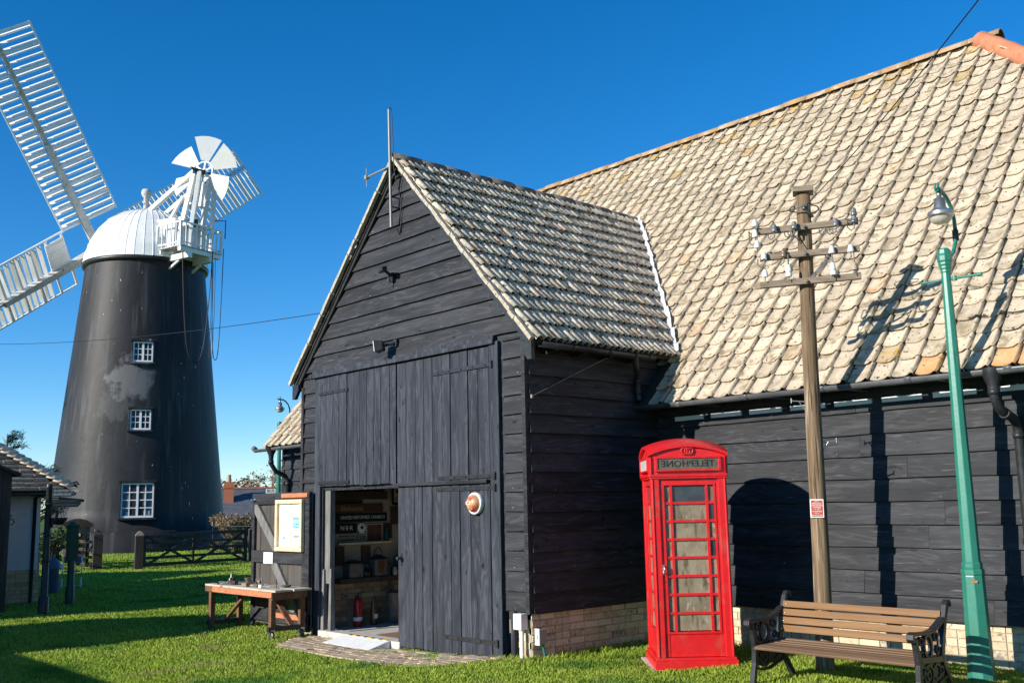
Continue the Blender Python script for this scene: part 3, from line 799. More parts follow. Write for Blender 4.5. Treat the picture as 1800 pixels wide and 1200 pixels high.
def gutters():
    zg = 2.735
    mb = MB()
    gutter_run(mb, (-8.02, 9.2, zg), (BXR+0.2, 9.2, zg-0.02))
    for x in np.arange(-7.3, -0.3, 0.92):
        gutter_run(mb, (x, 9.2, zg-0.001), (x+0.07, 9.2, zg-0.001), 0.061)
        mb.bar((x+0.3, 9.2, zg-0.05), (x+0.3, 9.62, zg-0.05), 0.02, 0.02)
    mb.build("gutter", GUTTER, barn)
    mb = MB()
    gutter_run(mb, (-17.35, 9.2, zg-0.03), (PXL+0.1, 9.2, zg))
    for x in (-16.4, -15.2, -14.0): gutter_run(mb, (x, 9.2, zg-0.02), (x+0.07, 9.2, zg-0.02), 0.061)
    mb.tube([(-17.35, 9.2, zg-0.03), (-17.42, 9.2, zg-0.0)], 0.05, 10)
    mb.build("gutter", GUTTER, barn)
    mb = MB()
    gx = PRX+PEX+0.035
    gutter_run(mb, (gx, PY+0.0, PEZ-0.045), (gx, 9.32, PEZ-0.06))
    for y in (7.9, 8.5, 8.95, 9.2): gutter_run(mb, (gx, y, PEZ-0.05), (gx, y+0.06, PEZ-0.05), 0.061)
    for y in np.arange(7.7, 9.3, 0.45): mb.bar((gx, y, PEZ-0.09), (PXR, y, PEZ-0.12), 0.03, 0.05)
    mb.build("gutter", BLACKPAINT, barn)
    mb = MB()
    gutter_run(mb, (PRX-PEX-0.035, PY+0.0, PEZ-0.045), (PRX-PEX-0.035, 9.2, PEZ-0.06))
    mb.build("gutter", BLACKPAINT, barn)
    # swan-neck downpipe at the near end of the barn wall
    mb = MB()
    hx = -3.74
    mb.lathe([(0.048, -0.16), (0.05, -0.12), (0.078, -0.05), (0.085, 0.03)], (hx, 9.2, zg-0.03), n=16)
    pts = [(hx, 9.2, 2.56), (hx, 9.2, 2.47), (hx+0.01, 9.23, 2.40), (hx+0.02, 9.29, 2.35), (hx+0.03, 9.38, 2.32), (hx+0.03, 9.47, 2.30), (hx+0.035, 9.53, 2.26), (hx+0.04, 9.55, 2.18), (hx+0.04, 9.55, 0.02)]
    mb.tube(pts, 0.043, 12)
    for c, d in (((hx, 9.2, 2.52), Z), ((hx+0.025, 9.34, 2.33), V3((0.1, 0.9, -0.3)).normalized()), ((hx+0.04, 9.55, 2.14), Z), ((hx+0.04, 9.55, 1.2), Z)):
        collar(mb, c, d, 0.045, 0.05)
    mb.build("downpipe", BLACKPAINT, barn)
    mb = MB()
    hx = -16.75
    mb.lathe([(0.048, -0.16), (0.05, -0.12), (0.085, -0.04), (0.11, 0.03)], (hx, 9.2, zg-0.04), n=16)
    mb.tube([(hx, 9.2, 2.58), (hx, 9.2, 2.42), (hx+0.0, 9.3, 2.28), (hx+0.02, 9.48, 2.2), (hx+0.02, 9.54, 2.12), (hx+0.02, 9.54, -0.1)], 0.043, 12)
    for z in (2.45, 2.06, 1.0): collar(mb, (hx+0.02 if z < 2.2 else hx, 9.54 if z < 2.2 else 9.2, z), Z, 0.045, 0.06)
    mb.build("downpipe", BLACKPAINT, barn)
    mb = MB()
    mb.tube([(gx, 9.0, 3.28), (gx, 9.0, 3.2), (gx-0.08, 9.12, 3.13), (PXR+0.07, 9.2, 3.08), (PXR+0.07, 9.2, 2.86), (PXR+0.09, 9.2, 2.8)], 0.036, 10)
    for z in (3.04, 2.9): collar(mb, (PXR+0.07, 9.2, z), Z, 0.038, 0.04)
    mb.build("downpipe", BLACKPAINT, barn)
gutters()

# doors -------------------------------------------------------------
def strap(mb, x0, x1, z, y, h=0.045, m=0):
    a, b = min(x0, x1), max(x0, x1)
    mb.lohi((a, y-0.012, z-h/2), (b, y, z+h/2), m)
    for i in range(5):
        x = a+(b-a)*(i+0.5)/5
        mb.lathe([(0.012, 0), (0.010, 0.008), (0.0, 0.012)], (x, y-0.012, z), n=8, axis=-Y, m=m)
def door_leaf(x0, x1, z0, z1, seed, y=PY-0.012, w=0.175, name="door_leaf", m=None):
    mb = MB(); rnd = random.Random(seed)
    x = x0
    while x < x1-0.02:
        ww = min(w*rnd.uniform(0.85, 1.12), x1-x)
        if x1-x-ww < 0.05: ww = x1-x
        j = rnd.uniform(-0.006, 0.004)
        zb = z0+rnd.uniform(0, 0.012)
        mb.hexa([V3((x+0.004, y-0.028+j, zb)), V3((x+ww-0.004, y-0.028+j+rnd.uniform(-0.003, 0.003), zb)), V3((x+ww-0.004, y, zb)), V3((x+0.004, y, zb)),
                 V3((x+0.004, y-0.028+j, z1)), V3((x+ww-0.004, y-0.028+j, z1)), V3((x+ww-0.004, y, z1)), V3((x+0.004, y, z1))])
        x += ww
    mb.lohi((x0, y+0.001, z0+0.02), (x1, y+0.012, z1-0.01))
    return mb.build(name, m or BLACK_Z, barn, bevel=0.004, segs=1)
def doors():
    yf = PY-0.012
    ul = door_leaf(-12.12, -10.335, 1.89, 3.395, 1)
    ur = door_leaf(-10.315, -8.545, 1.875, 3.385, 2)
    lr = door_leaf(-10.29, -8.545, -0.055, 1.855, 3)
    for x1_, z_ in ((-11.42, 3.17), (-11.38, 1.945)): mb = MB(); strap(mb, -12.14, x1_, z_, yf-0.032); mb.build("hinge", BLACKPAINT, ul)
    for lf, x0_, x1_, z_ in ((ur, -9.56, -8.47, 3.175), (ur, -9.47, -8.44, 1.93), (lr, -9.5, -8.44, 1.80), (lr, -9.42, -8.44, 0.135)):
        mb = MB(); strap(mb, x0_, x1_, z_, yf-0.032); mb.lohi((x1_-0.03, yf-0.06, z_-0.04), (x1_+0.01, yf-0.02, z_+0.04)); mb.build("hinge", BLACKPAINT, lf)
    mb = MB(); mb.lohi((-10.36, yf-0.075, 1.852), (-8.56, yf-0.03, 1.892)); mb.build("weather_bar", BLACK_X, ur, bevel=0.004)
    mb = MB(); mb.lathe([(0.028, 0), (0.028, 0.012), (0.012, 0.02), (0.012, 0.045), (0.026, 0.055), (0.022, 0.075), (0, 0.08)], (-10.21, yf-0.03, 0.99), n=14, axis=-Y)
    mb.lohi((-10.225, yf-0.036, 0.9), (-10.195, yf-0.03, 1.05)); mb.build("latch", BLACKPAINT, lr)
    # frame: posts, header with drip, inner rail above the opening
    mb = MB()
    mb.lohi((-8.53, PY-0.05, -0.06), (-8.375, PY+0.06, 3.43))
    mb.lohi((-12.27, PY-0.035, -0.1), (-12.12, PY+0.08, 3.43))
    mb.lohi((-12.32, PY-0.06, 3.43), (-8.44, PY+0.05, 3.50))
    mb.lohi((-12.34, PY-0.085, 3.40), (-8.42, PY-0.055, 3.455))
    mb.lohi((-12.12, PY+0.03, 1.84), (-10.3, PY+0.1, 1.9))
    mb.lohi((-8.26, PY-0.03, -0.05), (-8.2, PY+0.06, 0.5))
    mb.build("door_frame", BLACK_Z, barn, bevel=0.005, segs=1)
    # the lower left leaf folded right back against the wall
    x0, x1, z0, z1, y = -13.86, -12.245, -0.04, 1.835, 7.375
    mb = MB(); rnd = random.Random(9)
    x = x0+0.02
    while x < x1-0.03:
        ww = min(0.17*rnd.uniform(0.85, 1.15), x1-x)
        mb.lohi((x+0.004, y-0.015+rnd.uniform(-0.005, 0.005), z0+0.03), (x+ww-0.004, y+0.012, z1-0.01)); x += ww
    leaf = mb.build("door_leaf", LEAFWOOD, barn, bevel=0.003, segs=1)
    mb = MB()
    mb.lohi((x0, y-0.06, z1-0.16), (x1, y-0.016, z1))
    mb.lohi((x0, y-0.06, 0.93-0.085), (x1-0.16, y-0.016, 0.93+0.085))
    mb.lohi((x0, y-0.06, 0.03), (x1, y-0.016, 0.2))
    mb.lohi((x0, y-0.058, z0), (x0+0.07, y-0.014, z1-0.16))
    mb.lohi((x1-0.17, y-0.058, z0), (x1, y-0.014, z1-0.16))
    mb.build("ledge", BLACK_X, leaf, bevel=0.005, segs=1)
    mb = MB()
    mb.bar((x0+0.06, y-0.037, z1-0.18), (-13.12, y-0.037, 1.02), 0.042, 0.15, up=(0.5, 0, 0.5))
    mb.bar((-13.22, y-0.037, 0.85), (-12.62, y-0.037, 0.2), 0.042, 0.15, up=(0.5, 0, 0.5))
    mb.build("brace", BRACEWOOD, leaf, bevel=0.005, segs=1)
    mb = MB(); mb.lohi((-12.98, y-0.078, z1-0.075), (-12.27, y-0.061, z1-0.015)); mb.build("batten", ORANGEWOOD, leaf, bevel=0.004)
    mb = MB(); mb.lohi((-13.1, y-0.075, 0.1), (-12.3, y-0.061, 0.17)); mb.build("batten", ORANGEWOOD, leaf, bevel=0.004)
    mb = MB(); mb.lathe([(0.02, 0), (0.02, 0.05), (0, 0.06)], (x0+0.07, y-0.06, z1-0.09), n=10, axis=-Y); mb.lohi((x0+0.02, y-0.08, z1-0.11), (x0+0.12, y-0.06, z1-0.075)); mb.build("latch", CHROME, leaf)
    # doorstep
    mb = MB()
    mb.lohi((-12.1, PY-0.06, -0.12), (-10.24, PY+0.16, 0.0))
    mb.build("doorstep", CONCRETE, barn, bevel=0.012)
doors()

def porch_inside():
    mb = MB()
    mb.lohi((PXL+0.1, PY+0.17, -0.12), (PXR-0.1, 12.0, -0.03), 0)
    mb.build("floor", CONCRETE, barn)
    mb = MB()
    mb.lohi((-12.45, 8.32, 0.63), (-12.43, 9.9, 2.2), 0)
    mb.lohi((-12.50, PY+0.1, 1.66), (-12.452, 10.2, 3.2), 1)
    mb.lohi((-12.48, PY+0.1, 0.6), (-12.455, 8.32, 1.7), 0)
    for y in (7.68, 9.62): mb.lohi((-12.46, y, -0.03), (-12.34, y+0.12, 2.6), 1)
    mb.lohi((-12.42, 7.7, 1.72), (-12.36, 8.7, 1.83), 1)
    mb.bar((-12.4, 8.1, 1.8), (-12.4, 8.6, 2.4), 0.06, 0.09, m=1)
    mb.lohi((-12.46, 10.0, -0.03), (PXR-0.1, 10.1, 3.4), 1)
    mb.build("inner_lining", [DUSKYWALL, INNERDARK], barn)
    mb = MB()
    bricks(mb, (-12.36, 7.8, 0), Y, X, 2.2, -0.04, 0.56)
    mb.build("low_brick_wall", [DKBRICK, DKBRICK], barn)
    mb = MB()
    mb.lohi((-12.46, 7.8, 0.56), (-12.2, 9.9, 0.63))
    mb.build("counter", GATEWOOD, barn, bevel=0.006)
    mb = MB()
    mb.lohi((-12.44, 7.85, 1.09), (-12.32, 8.76, 1.115))
    mb.build("shelf", FRAMEPINE, barn)
    # splintered door posts by the opening
    mb = MB(); rnd = random.Random(12)
    for x in (-12.08, -11.9):
        mb.bar((x, PY+0.03, -0.05), (x-0.01, PY+0.035, 0.78+rnd.uniform(-0.03, 0.05)), 0.07, 0.08, up=Y, w1=0.04, t1=0.05)
    mb.lohi((-12.12, PY+0.04, 0.6), (-11.97, PY+0.12, 1.86))
    mb.build("door_jamb", BRACEWOOD, barn, bevel=0.006)
porch_inside()

# ------------------------------------------------------------------ things fixed to the barn
def xy(*a): return V3(a)
yf = PY-0.04

def fire_bell():
    t = thing("fire_bell", "round red fire bell with white rim on the closed tall door", "bell", (-8.77, yf, 1.63))
    mb = MB(); mb.lathe([(0.118, 0), (0.122, 0.02), (0.122, 0.05), (0.112, 0.06), (0.105, 0.05)], (-8.77, yf, 1.63), n=40, axis=-Y); mb.build("rim", SIGNWHITE, t)
    mb = MB(); mb.lathe([(0.1, 0.03), (0.098, 0.06), (0.09, 0.085), (0.07, 0.108), (0.04, 0.12), (0.0, 0.125)], (-8.77, yf, 1.63), n=40, axis=-Y); mb.build("dome", BELLRED, t)
    mb = MB(); mb.box((-8.785, yf-0.124, 1.637), (0.075, 0.004, 0.03)); pl = mb.build("plate", SIGNWHITE, t)
    lettering("FIRE", 0.026, (-8.785, yf-0.128, 1.637), X, Z, ENAMELRED, pl)
    mb = MB(); mb.bar((-8.88, yf-0.02, 1.60), (-8.97, yf-0.02, 1.60), 0.02, 0.02); mb.tube([(-8.85, yf, 1.54), (-8.86, yf+0.004, 1.45), (-8.855, yf+0.006, 1.3)], 0.006, 6); mb.build("striker", BLACKPAINT, t)
fire_bell()

def floodlights():
    t = thing("floodlight", "square floodlight with pale glass front on gable boards above doors", "floodlight", (-10.4, yf, 3.6), "floodlights on the porch gable")
    c = V3((-10.47, yf-0.17, 3.615))
    ax = (V3((0.6, 0.76, 0.22)).normalized(), None, None)
    d = V3((-0.76, -0.62, -0.12)).normalized(); s_ = d.cross(Z).normalized(); u_ = s_.cross(d)
    mb = MB(); mb.bar(c-d*0.07, c+d*0.035, 0.13, 0.115, m=0, w1=0.18, t1=0.15); mb.build("housing", BLACKPAINT, t, bevel=0.006)
    mb = MB(); mb.bar(c+d*0.036, c+d*0.044, 0.165, 0.135); mb.build("glass", SIGNWHITE, t)
    mb = MB(); mb.tube([c-d*0.05, (-10.36, yf-0.05, 3.64), (-10.34, yf, 3.66)], 0.018, 8); mb.box((-10.34, yf+0.005, 3.66), (0.07, 0.03, 0.09)); mb.build("bracket", BLACKPAINT, t)
    t = thing("floodlight", "black floodlight jutting out high under the gable peak", "floodlight", (-10.4, yf, 4.56), "floodlights on the porch gable")
    c = V3((-10.42, yf-0.16, 4.6))
    d = V3((-0.35, -0.9, -0.25)).normalized()
    mb = MB(); mb.bar(c-d*0.05, c+d*0.02, 0.2, 0.05, w1=0.23, t1=0.04); mb.build("housing", BLACKPAINT, t, bevel=0.005)
    mb = MB(); mb.tube([c-d*0.03, (-10.4, yf-0.04, 4.55), (-10.4, yf, 4.55)], 0.02, 8); mb.box((-10.4, yf, 4.52), (0.06, 0.05, 0.12)); mb.tube([(-10.42, yf-0.05, 4.52), (-10.42, yf-0.05, 4.42)], 0.012, 6); mb.build("bracket", BLACKPAINT, t)
floodlights()

def antenna():
    y = PY-0.15
    t = thing("aerial_mast", "thin metal aerial mast with side arm at the porch gable peak", "aerial", (-10.3, y, 5.14))
    mb = MB(); mb.tube([(-10.275, y, 5.14), (-10.325, y, 6.74)], 0.018, 10); mb.build("mast", MASTGREY, t)
    mb = MB(); mb.tube([(-10.3, y, 5.96), (-10.80, y-0.03, 5.93)], 0.013, 8); mb.tube([(-10.79, y-0.03, 5.8), (-10.80, y-0.03, 6.06)], 0.005, 6); mb.box((-10.79, y-0.03, 5.93), (0.05, 0.05, 0.05)); mb.build("side_arm", MASTGREY, t)
    mb = MB()
    for z in (5.55, 5.42): mb.tube([(-10.29, y, z), (-10.29, PY-0.02, z), (-10.2, PY-0.02, z-0.02)], 0.009, 6)
    mb.build("bracket", BLACKPAINT, t)
    mb = MB(); mb.tube([(-10.325, y, 6.74), (-10.29, y, 6.76), (-10.265, y, 6.70), (-10.25, y+0.01, 6.3), (-10.24, y+0.02, 5.9), (-10.22, PY-0.04, 5.5), (-10.21, PY-0.04, 5.2), (-10.25, PY-0.04, 5.05), (-10.28, PY-0.05, 5.14)], 0.006, 6); mb.build("cable", WIRE, t)
antenna()

def notice_board():
    y = 7.315
    t = thing("notice_board", "pale wood framed notice board full of papers on folded-back door", "notice board", (-12.72, y, 1.02))
    x0, x1, z0, z1 = -13.09, -12.355, 1.02, 1.735
    mb = MB()
    f = 0.06
    mb.lohi((x0, y-0.055, z0), (x1, y-0.0, z0+f)); mb.lohi((x0, y-0.055, z1-f), (x1, y, z1))
    mb.lohi((x0, y-0.055, z0+f), (x0+f, y, z1-f)); mb.lohi((x1-f, y-0.055, z0+f), (x1, y, z1-f))
    mb.build("frame", FRAMEPINE, t, bevel=0.008)
    mb = MB(); mb.lohi((x0+f, y-0.014, z0+f), (x1-f, y, z1-f)); mb.build("backing", CORK, t)
    def sheet(a, b, c, d, m, name="paper"):
        mb = MB(); X0, X1, Z0, Z1 = x0+f, x1-f, z0+f, z1-f
        mb.lohi((X0+(X1-X0)*a, y-0.018, Z0+(Z1-Z0)*c), (X0+(X1-X0)*b, y-0.0145, Z0+(Z1-Z0)*d)); o = mb.build(name, m, t); return X0+(X1-X0)*(a+b)/2, Z0+(Z1-Z0)*(c+d)/2, o
    sheet(0.04, 0.5, 0.7, 0.99, PAPER); sheet(0.62, 0.97, 0.72, 0.99, PAPER)
    cx, cz, o = sheet(0.62, 0.97, 0.44, 0.69, BLUEPAPER)
    mb = MB(); mb.lohi((cx-0.09, y-0.0215, cz+0.05), (cx+0.1, y-0.019, cz+0.062)); mb.lohi((cx-0.02, y-0.0215, cz-0.03), (cx+0.1, y-0.019, cz-0.018)); mb.lohi((cx-0.06, y-0.0215, cz-0.065), (cx+0.09, y-0.019, cz-0.058)); mb.build("print", GREENPRINT, o)
    sheet(0.3, 0.6, 0.46, 0.68, PAPER); sheet(0.32, 0.6, 0.29, 0.45, PAPER)
    cx, cz, o = sheet(0.02, 0.46, 0.02, 0.28, PAPER)
    mb = MB(); mb.lohi((cx-0.02, y-0.0215, cz+0.015), (cx+0.03, y-0.019, cz+0.05)); mb.build("print", GREYPRINT, o)
    cx, cz, o = sheet(0.64, 0.97, 0.28, 0.43, PAPER)
    mb = MB(); [mb.lohi((cx-0.07, y-0.0215, cz-0.03+k*0.02), (cx+0.05, y-0.019, cz-0.026+k*0.02)) for k in range(3)]; mb.build("print", GREYPRINT, o)
    cx, cz, o = sheet(0.68, 0.97, 0.01, 0.27, PAPER)
    mb = MB(); mb.lohi((cx-0.09, y-0.0215, cz+0.05), (cx+0.08, y-0.019, cz+0.075)); mb.lohi((cx-0.06, y-0.0215, cz-0.04), (cx+0.06, y-0.019, cz-0.036)); mb.build("print", GREYPRINT, o)
    mb = MB(); mb.lohi((-13.465, 7.302, 0.835), (-13.205, 7.312, 0.995))
    tag(mb.build("paper_notice", PAPER, None, (-13.33, 7.31, 0.835), bevel=0.002), "blank white sheet on the middle rail of folded-back door", "notice")
notice_board()

def meter_boxes():
    t = thing("junction_box", "white junction box with conduit below on porch corner brickwork", "junction box", (-8.09, PY-0.02, 0.0))
    mb = MB(); mb.lohi((-8.145, PY-0.10, 0.31), (-8.02, PY-0.0, 0.475)); mb.build("case", PVCWHITE, t, bevel=0.008)
    mb = MB(); mb.tube([(-8.07, PY-0.045, 0.31), (-8.07, PY-0.045, -0.06)], 0.024, 12); mb.build("conduit", PVCWHITE, t)
    t = thing("power_socket", "white outdoor socket with teal cable on the shaded plinth", "socket", (PXR+0.03, 7.56, 0.0))
    mb = MB(); mb.lohi((PXR-0.02, 7.51, 0.16), (PXR+0.05, 7.61, 0.31)); mb.build("case", GREYPLASTIC, t, bevel=0.006)
    mb = MB(); mb.lohi((PXR-0.02, 7.495, 0.15), (PXR+0.052, 7.51, 0.32)); mb.lathe([(0.018, 0), (0.016, 0.015)], (PXR+0.02, 7.495, 0.24), n=10, axis=-Y); mb.build("cover", PVCWHITE, t, bevel=0.003)
    mb = MB(); mb.tube([(PXR+0.03, 7.57, 0.16), (PXR+0.03, 7.575, 0.1), (PXR+0.05, 7.58, 0.02), (PXR+0.06, 7.58, -0.04)], 0.013, 8); mb.build("cable", GREENHOSE, t)
meter_boxes()

def stay_wire():
    mb = MB(); mb.tube([(PXR+0.04, 7.48, 2.765), (PXR+0.10, 8.2, 3.09), (PXR+0.2, 8.93, 3.42)], 0.008, 6); mb.lathe([(0.02, -0.02), (0.02, 0.02)], (PXR+0.04, 7.48, 2.765), n=8)
    tag(mb.build("stay_wire", STEEL, None, (PXR, 7.48, 2.765)), "thin stay wire slanting across the shaded porch side wall", "wire")
stay_wire()

def ramp():
    t = thing("door_ramp", "small white threshold ramp with yellow and black edge at doorway", "ramp", (-10.95, 7.33, -0.08))
    mb = MB()
    x0, x1 = -11.45, -10.42; ya, yb = 7.06, 7.37
    g = -0.078
    mb.hexa([(x0, ya, g-0.01), (x1, ya, g-0.01), (x1, yb, g-0.01), (x0, yb, g-0.01), (x0, ya, g+0.006), (x1, ya, g+0.006), (x1, yb, 0.004), (x0, yb, 0.004)])
    mb.build("plate", RAMPWHITE, t, bevel=0.003)
    mb = MB()
    n = 11
    for i in range(n):
        a = x0+0.06+(x1-x0-0.12)*i/n; b = a+(x1-x0-0.12)/n
        mb.lohi((a, yb-0.012, 0.0045), (b, yb+0.03, 0.0085), i % 2)
    mb.build("edge_strip", [YELLOW, INKBLACK], t)
    mb = MB(); mb.lohi((-11.2, 7.62, -0.03), (-10.1, 8.5, -0.018))
    tag(mb.build("door_mat", MATBROWN, None, (-10.7, 7.9, -0.03)), "brown coir mat on the concrete just inside the doorway", "mat")
ramp()

def inside_things():
    xw = -12.43
    def board(name, label, y0, y1, z0, z1, m, dx=0.0, cat="sign"):
        t = thing(name, label, cat, (xw, (y0+y1)/2, z0), "old signs on the inner wall")
        mb = MB(); mb.lohi((xw-0.02, y0, z0), (xw+0.014+dx, y1, z1)); mb.build("panel", m, t, bevel=0.002)
        return t
    px = xw+0.016
    t = board("shop_sign", "brown sign with orange lettering reading illotsons", 7.8, 8.66, 1.535, 1.655, BROWNSIGN)
    lettering("illotsons", 0.112, (px, 7.925, 1.593), Y, Z, ORANGELET, t, align='LEFT', sx=1.05)
    t = board("church_sign", "black sign reading UNITED REFORMED CHURCH", 7.8, 8.73, 1.40, 1.525, INKBLACK)
    lettering("UNITED REFORMED CHURCH", 0.066, (px, 8.31, 1.463), Y, Z, SIGNWHITE, t, sx=0.86)
    t = board("railway_sign", "small black sign with white letters N E R", 7.8, 8.205, 1.25, 1.385, INKBLACK)
    lettering("N\u00b7E\u00b7R", 0.088, (px, 8.035, 1.317), Y, Z, SIGNWHITE, t)
    t = board("freight_label", "cream board reading PREPARED FOR CONSIGNMENT", 7.8, 8.21, 1.12, 1.24, CREAMSIGN)
    lettering("PREPARED FOR", 0.038, (px, 8.04, 1.205), Y, Z, INKBLACK, t)
    lettering("CONSIGNMENT", 0.038, (px, 8.05, 1.15), Y, Z, INKBLACK, t)
    t = board("number_plate", "cream plate bearing the number 272 below round badge", 8.235, 8.365, 1.12, 1.225, CREAMSIGN)
    lettering("272", 0.08, (px, 8.3, 1.172), Y, Z, INKBLACK, t, sx=0.9)
    t = thing("round_badge", "round pale badge with dark centre on inner wall", "badge", (xw, 8.29, 1.24), "old signs on the inner wall")
    mb = MB(); mb.lathe([(0.068, 0), (0.068, 0.01), (0.06, 0.016), (0, 0.016)], (xw, 8.295, 1.32), n=24, axis=X); mb.lohi((xw, 8.255, 1.235), (xw+0.014, 8.335, 1.26)); mb.build("disc", SIGNWHITE, t)
    mb = MB(); mb.lathe([(0.028, 0.016), (0.02, 0.02), (0, 0.02)], (xw, 8.295, 1.32), n=6, axis=X); mb.build("emblem", INKBLACK, t)
    t = board("framed_picture", "square dark red print in a thin frame", 8.38, 8.64, 1.12, 1.355, PICTURE, cat="picture")
    mb = MB(); [mb.lohi(a, b) for a, b in (((xw, 8.372, 1.112), (xw+0.02, 8.38, 1.363)), ((xw, 8.64, 1.112), (xw+0.02, 8.648, 1.363)), ((xw, 8.38, 1.355), (xw+0.02, 8.64, 1.363)), ((xw, 8.38, 1.112), (xw+0.02, 8.64, 1.12)))]; mb.build("frame", FRAMEPINE, t)
    t = board("ice_cream_sign", "cream shield reading ICE CREAM with black border high on inner wall", 8.83, 9.3, 1.66, 1.95, CREAMSIGN, dx=0.02)
    mb = MB(); mb.lohi((xw+0.036, 8.80, 1.64), (xw+0.046, 8.835, 1.95)); mb.lohi((xw+0.036, 8.83, 1.63), (xw+0.046, 9.3, 1.665)); mb.build("border", INKBLACK, t)
    lettering("ICE CREAM", 0.07, (xw+0.037, 8.86, 1.72), Y, Z, INKBLACK, t, align='LEFT')
    mb = MB(); mb.lohi((xw+0.036, 8.88, 1.8), (xw+0.044, 9.2, 1.85)); mb.build("banner", INKBLACK, t)
    # lanterns and tins on the counter
    def tin(name, label, y0, y1, z0, z1, m, top=True, cat="lantern"):
        t = thing(name, label, cat, (-12.32, (y0+y1)/2, z0), "old tins and lanterns on the counter")
        w = (y1-y0)
        mb = MB(); mb.lohi((-12.32-w*0.4, y0, z0), (-12.32+w*0.4, y1, z0+(z1-z0)*0.8)); mb.build("case", m, t, bevel=0.008)
        mb = MB(); mb.lathe([(w*0.62, 0), (w*0.5, (z1-z0)*0.08), (w*0.15, (z1-z0)*0.2), (0, (z1-z0)*0.2)], (-12.32, (y0+y1)/2, z0+(z1-z0)*0.8), n=4, phase=math.pi/4, smooth=False); mb.build("lid", BLACKPAINT, t)
        if top:
            mb = MB(); c = V3((-12.32, (y0+y1)/2, z1-0.01)); mb.tube([c+Y*(-0.07)*math.cos(a)+Z*0.11*math.sin(a) for a in [math.pi*i/10 for i in range(11)]], 0.007, 6); mb.build("handle", BLACKPAINT, t)
        return t
    tin("square_tin", "squat dark square tin standing under the PREPARED FOR board", 7.97, 8.2, 0.63, 0.88, TIN, False, "tin")
    t = tin("lantern", "dark lantern with hoop handle and amber glass pane", 8.4, 8.62, 0.63, 0.93, TIN)
    mb = MB(); mb.lohi((-12.232, 8.46, 0.67), (-12.226, 8.56, 0.85)); mb.build("glass", COPPER, t)
    tin("lantern", "dark lantern half hidden behind the right door", 8.85, 9.1, 0.63, 0.93, TIN, False)
    t = thing("extinguisher", "red fire extinguisher with white label below the counter", "extinguisher", (-12.22, 8.1, -0.03), "fire extinguishers inside the doorway")
    mb = MB(); mb.lathe([(0.06, 0), (0.065, 0.02), (0.065, 0.33), (0.05, 0.375), (0.02, 0.39)], (-12.22, 8.1, -0.03), n=18); mb.build("cylinder", EXTRED, t)
    mb = MB(); mb.lathe([(0.02, 0.36), (0.02, 0.43)], (-12.22, 8.1, -0.03), n=10); mb.bar((-12.22, 8.1, 0.41), (-12.22, 8.2, 0.44), 0.02, 0.015); mb.tube([(-12.22, 8.06, 0.39), (-12.18, 8.03, 0.3), (-12.16, 8.04, 0.1)], 0.01, 6); mb.build("valve", BLACKPAINT, t)
    mb = MB(); mb.lathe([(0.0655, 0.08), (0.0655, 0.13)], (-12.22, 8.1, -0.03), n=18); mb.build("label_band", SIGNWHITE, t)
    t = thing("extinguisher", "slim copper fire extinguisher with paper tag", "extinguisher", (-12.22, 8.37, -0.03), "fire extinguishers inside the doorway")
    mb = MB(); mb.lathe([(0.045, 0), (0.05, 0.02), (0.045, 0.28), (0.02, 0.36), (0.012, 0.4)], (-12.22, 8.37, -0.03), n=16); mb.build("cylinder", COPPER, t)
    mb = MB(); mb.lohi((-12.172, 8.34, 0.06), (-12.166, 8.4, 0.12)); mb.build("paper_tag", PAPER, t)
    t = thing("umbrella_bin", "tall dented tin bin beside the brick wall indoors", "bin", (-12.2, 8.7, -0.03))
    mb = MB(); mb.lathe([(0.09, 0), (0.1, 0.02), (0.105, 0.4), (0.112, 0.41), (0.112, 0.43), (0.1, 0.43), (0.095, 0.05)], (-12.2, 8.7, -0.03), n=14); mb.build("body", TIN, t)
    mb = MB(); mb.tube([(-12.2, 8.68, 0.1), (-12.22, 8.62, 0.75)], 0.018, 8); mb.build("stick", GATEWOOD, t)
    # the rest of the crowded shelves
    G2 = "old jars and pots crowding the inner shelves"
    def pot(name, label, x, y, z, prof, m, n=14, extra=None, cat="pot"):
        t = thing(name, label, cat, (x, y, z), G2)
        mb = MB(); mb.lathe(prof, (x, y, z), n=n); mb.build("body", m, t)
        if extra: extra(t)
    jar = [(0.04, 0), (0.045, 0.01), (0.045, 0.09), (0.03, 0.11), (0.03, 0.13), (0.034, 0.14), (0, 0.14)]
    bot = [(0.03, 0), (0.032, 0.01), (0.032, 0.1), (0.012, 0.14), (0.012, 0.18), (0.016, 0.185), (0, 0.185)]
    bowl = [(0.03, 0), (0.06, 0.03), (0.08, 0.08), (0.075, 0.08), (0.05, 0.03), (0, 0.02)]
    kettle = [(0.06, 0), (0.075, 0.03), (0.07, 0.08), (0.04, 0.11), (0.015, 0.12), (0.015, 0.135), (0, 0.14)]
    pot("kettle", "black kettle with spout between square tin and hooped lantern", -12.3, 8.29, 0.63, kettle, BLACKPAINT, extra=lambda t: (lambda mb: (mb.tube([(-12.3, 8.35, 0.67), (-12.28, 8.39, 0.72)], [0.014, 0.008], 8), mb.build("spout", BLACKPAINT, t)))(MB()), cat="kettle")
    pot("stone_jar", "brown stoneware jar beside the hooped lantern", -12.32, 8.69, 0.63, jar, BROWNCERAMIC, cat="jar")
    pot("stone_jar", "small cream jar in front of the brown stoneware jar", -12.24, 8.75, 0.63, [(r*0.8, z*0.8) for r, z in jar], CREAMSIGN, cat="jar")
    pot("bottle", "dark glass bottle standing on the pale shelf end", -12.38, 8.7, 1.115, bot, DKGREEN, cat="bottle")
    pot("iron_bowl", "shallow tin bowl on the counter behind the tall bin", -12.3, 8.8, 0.63, bowl, TIN, cat="bowl")
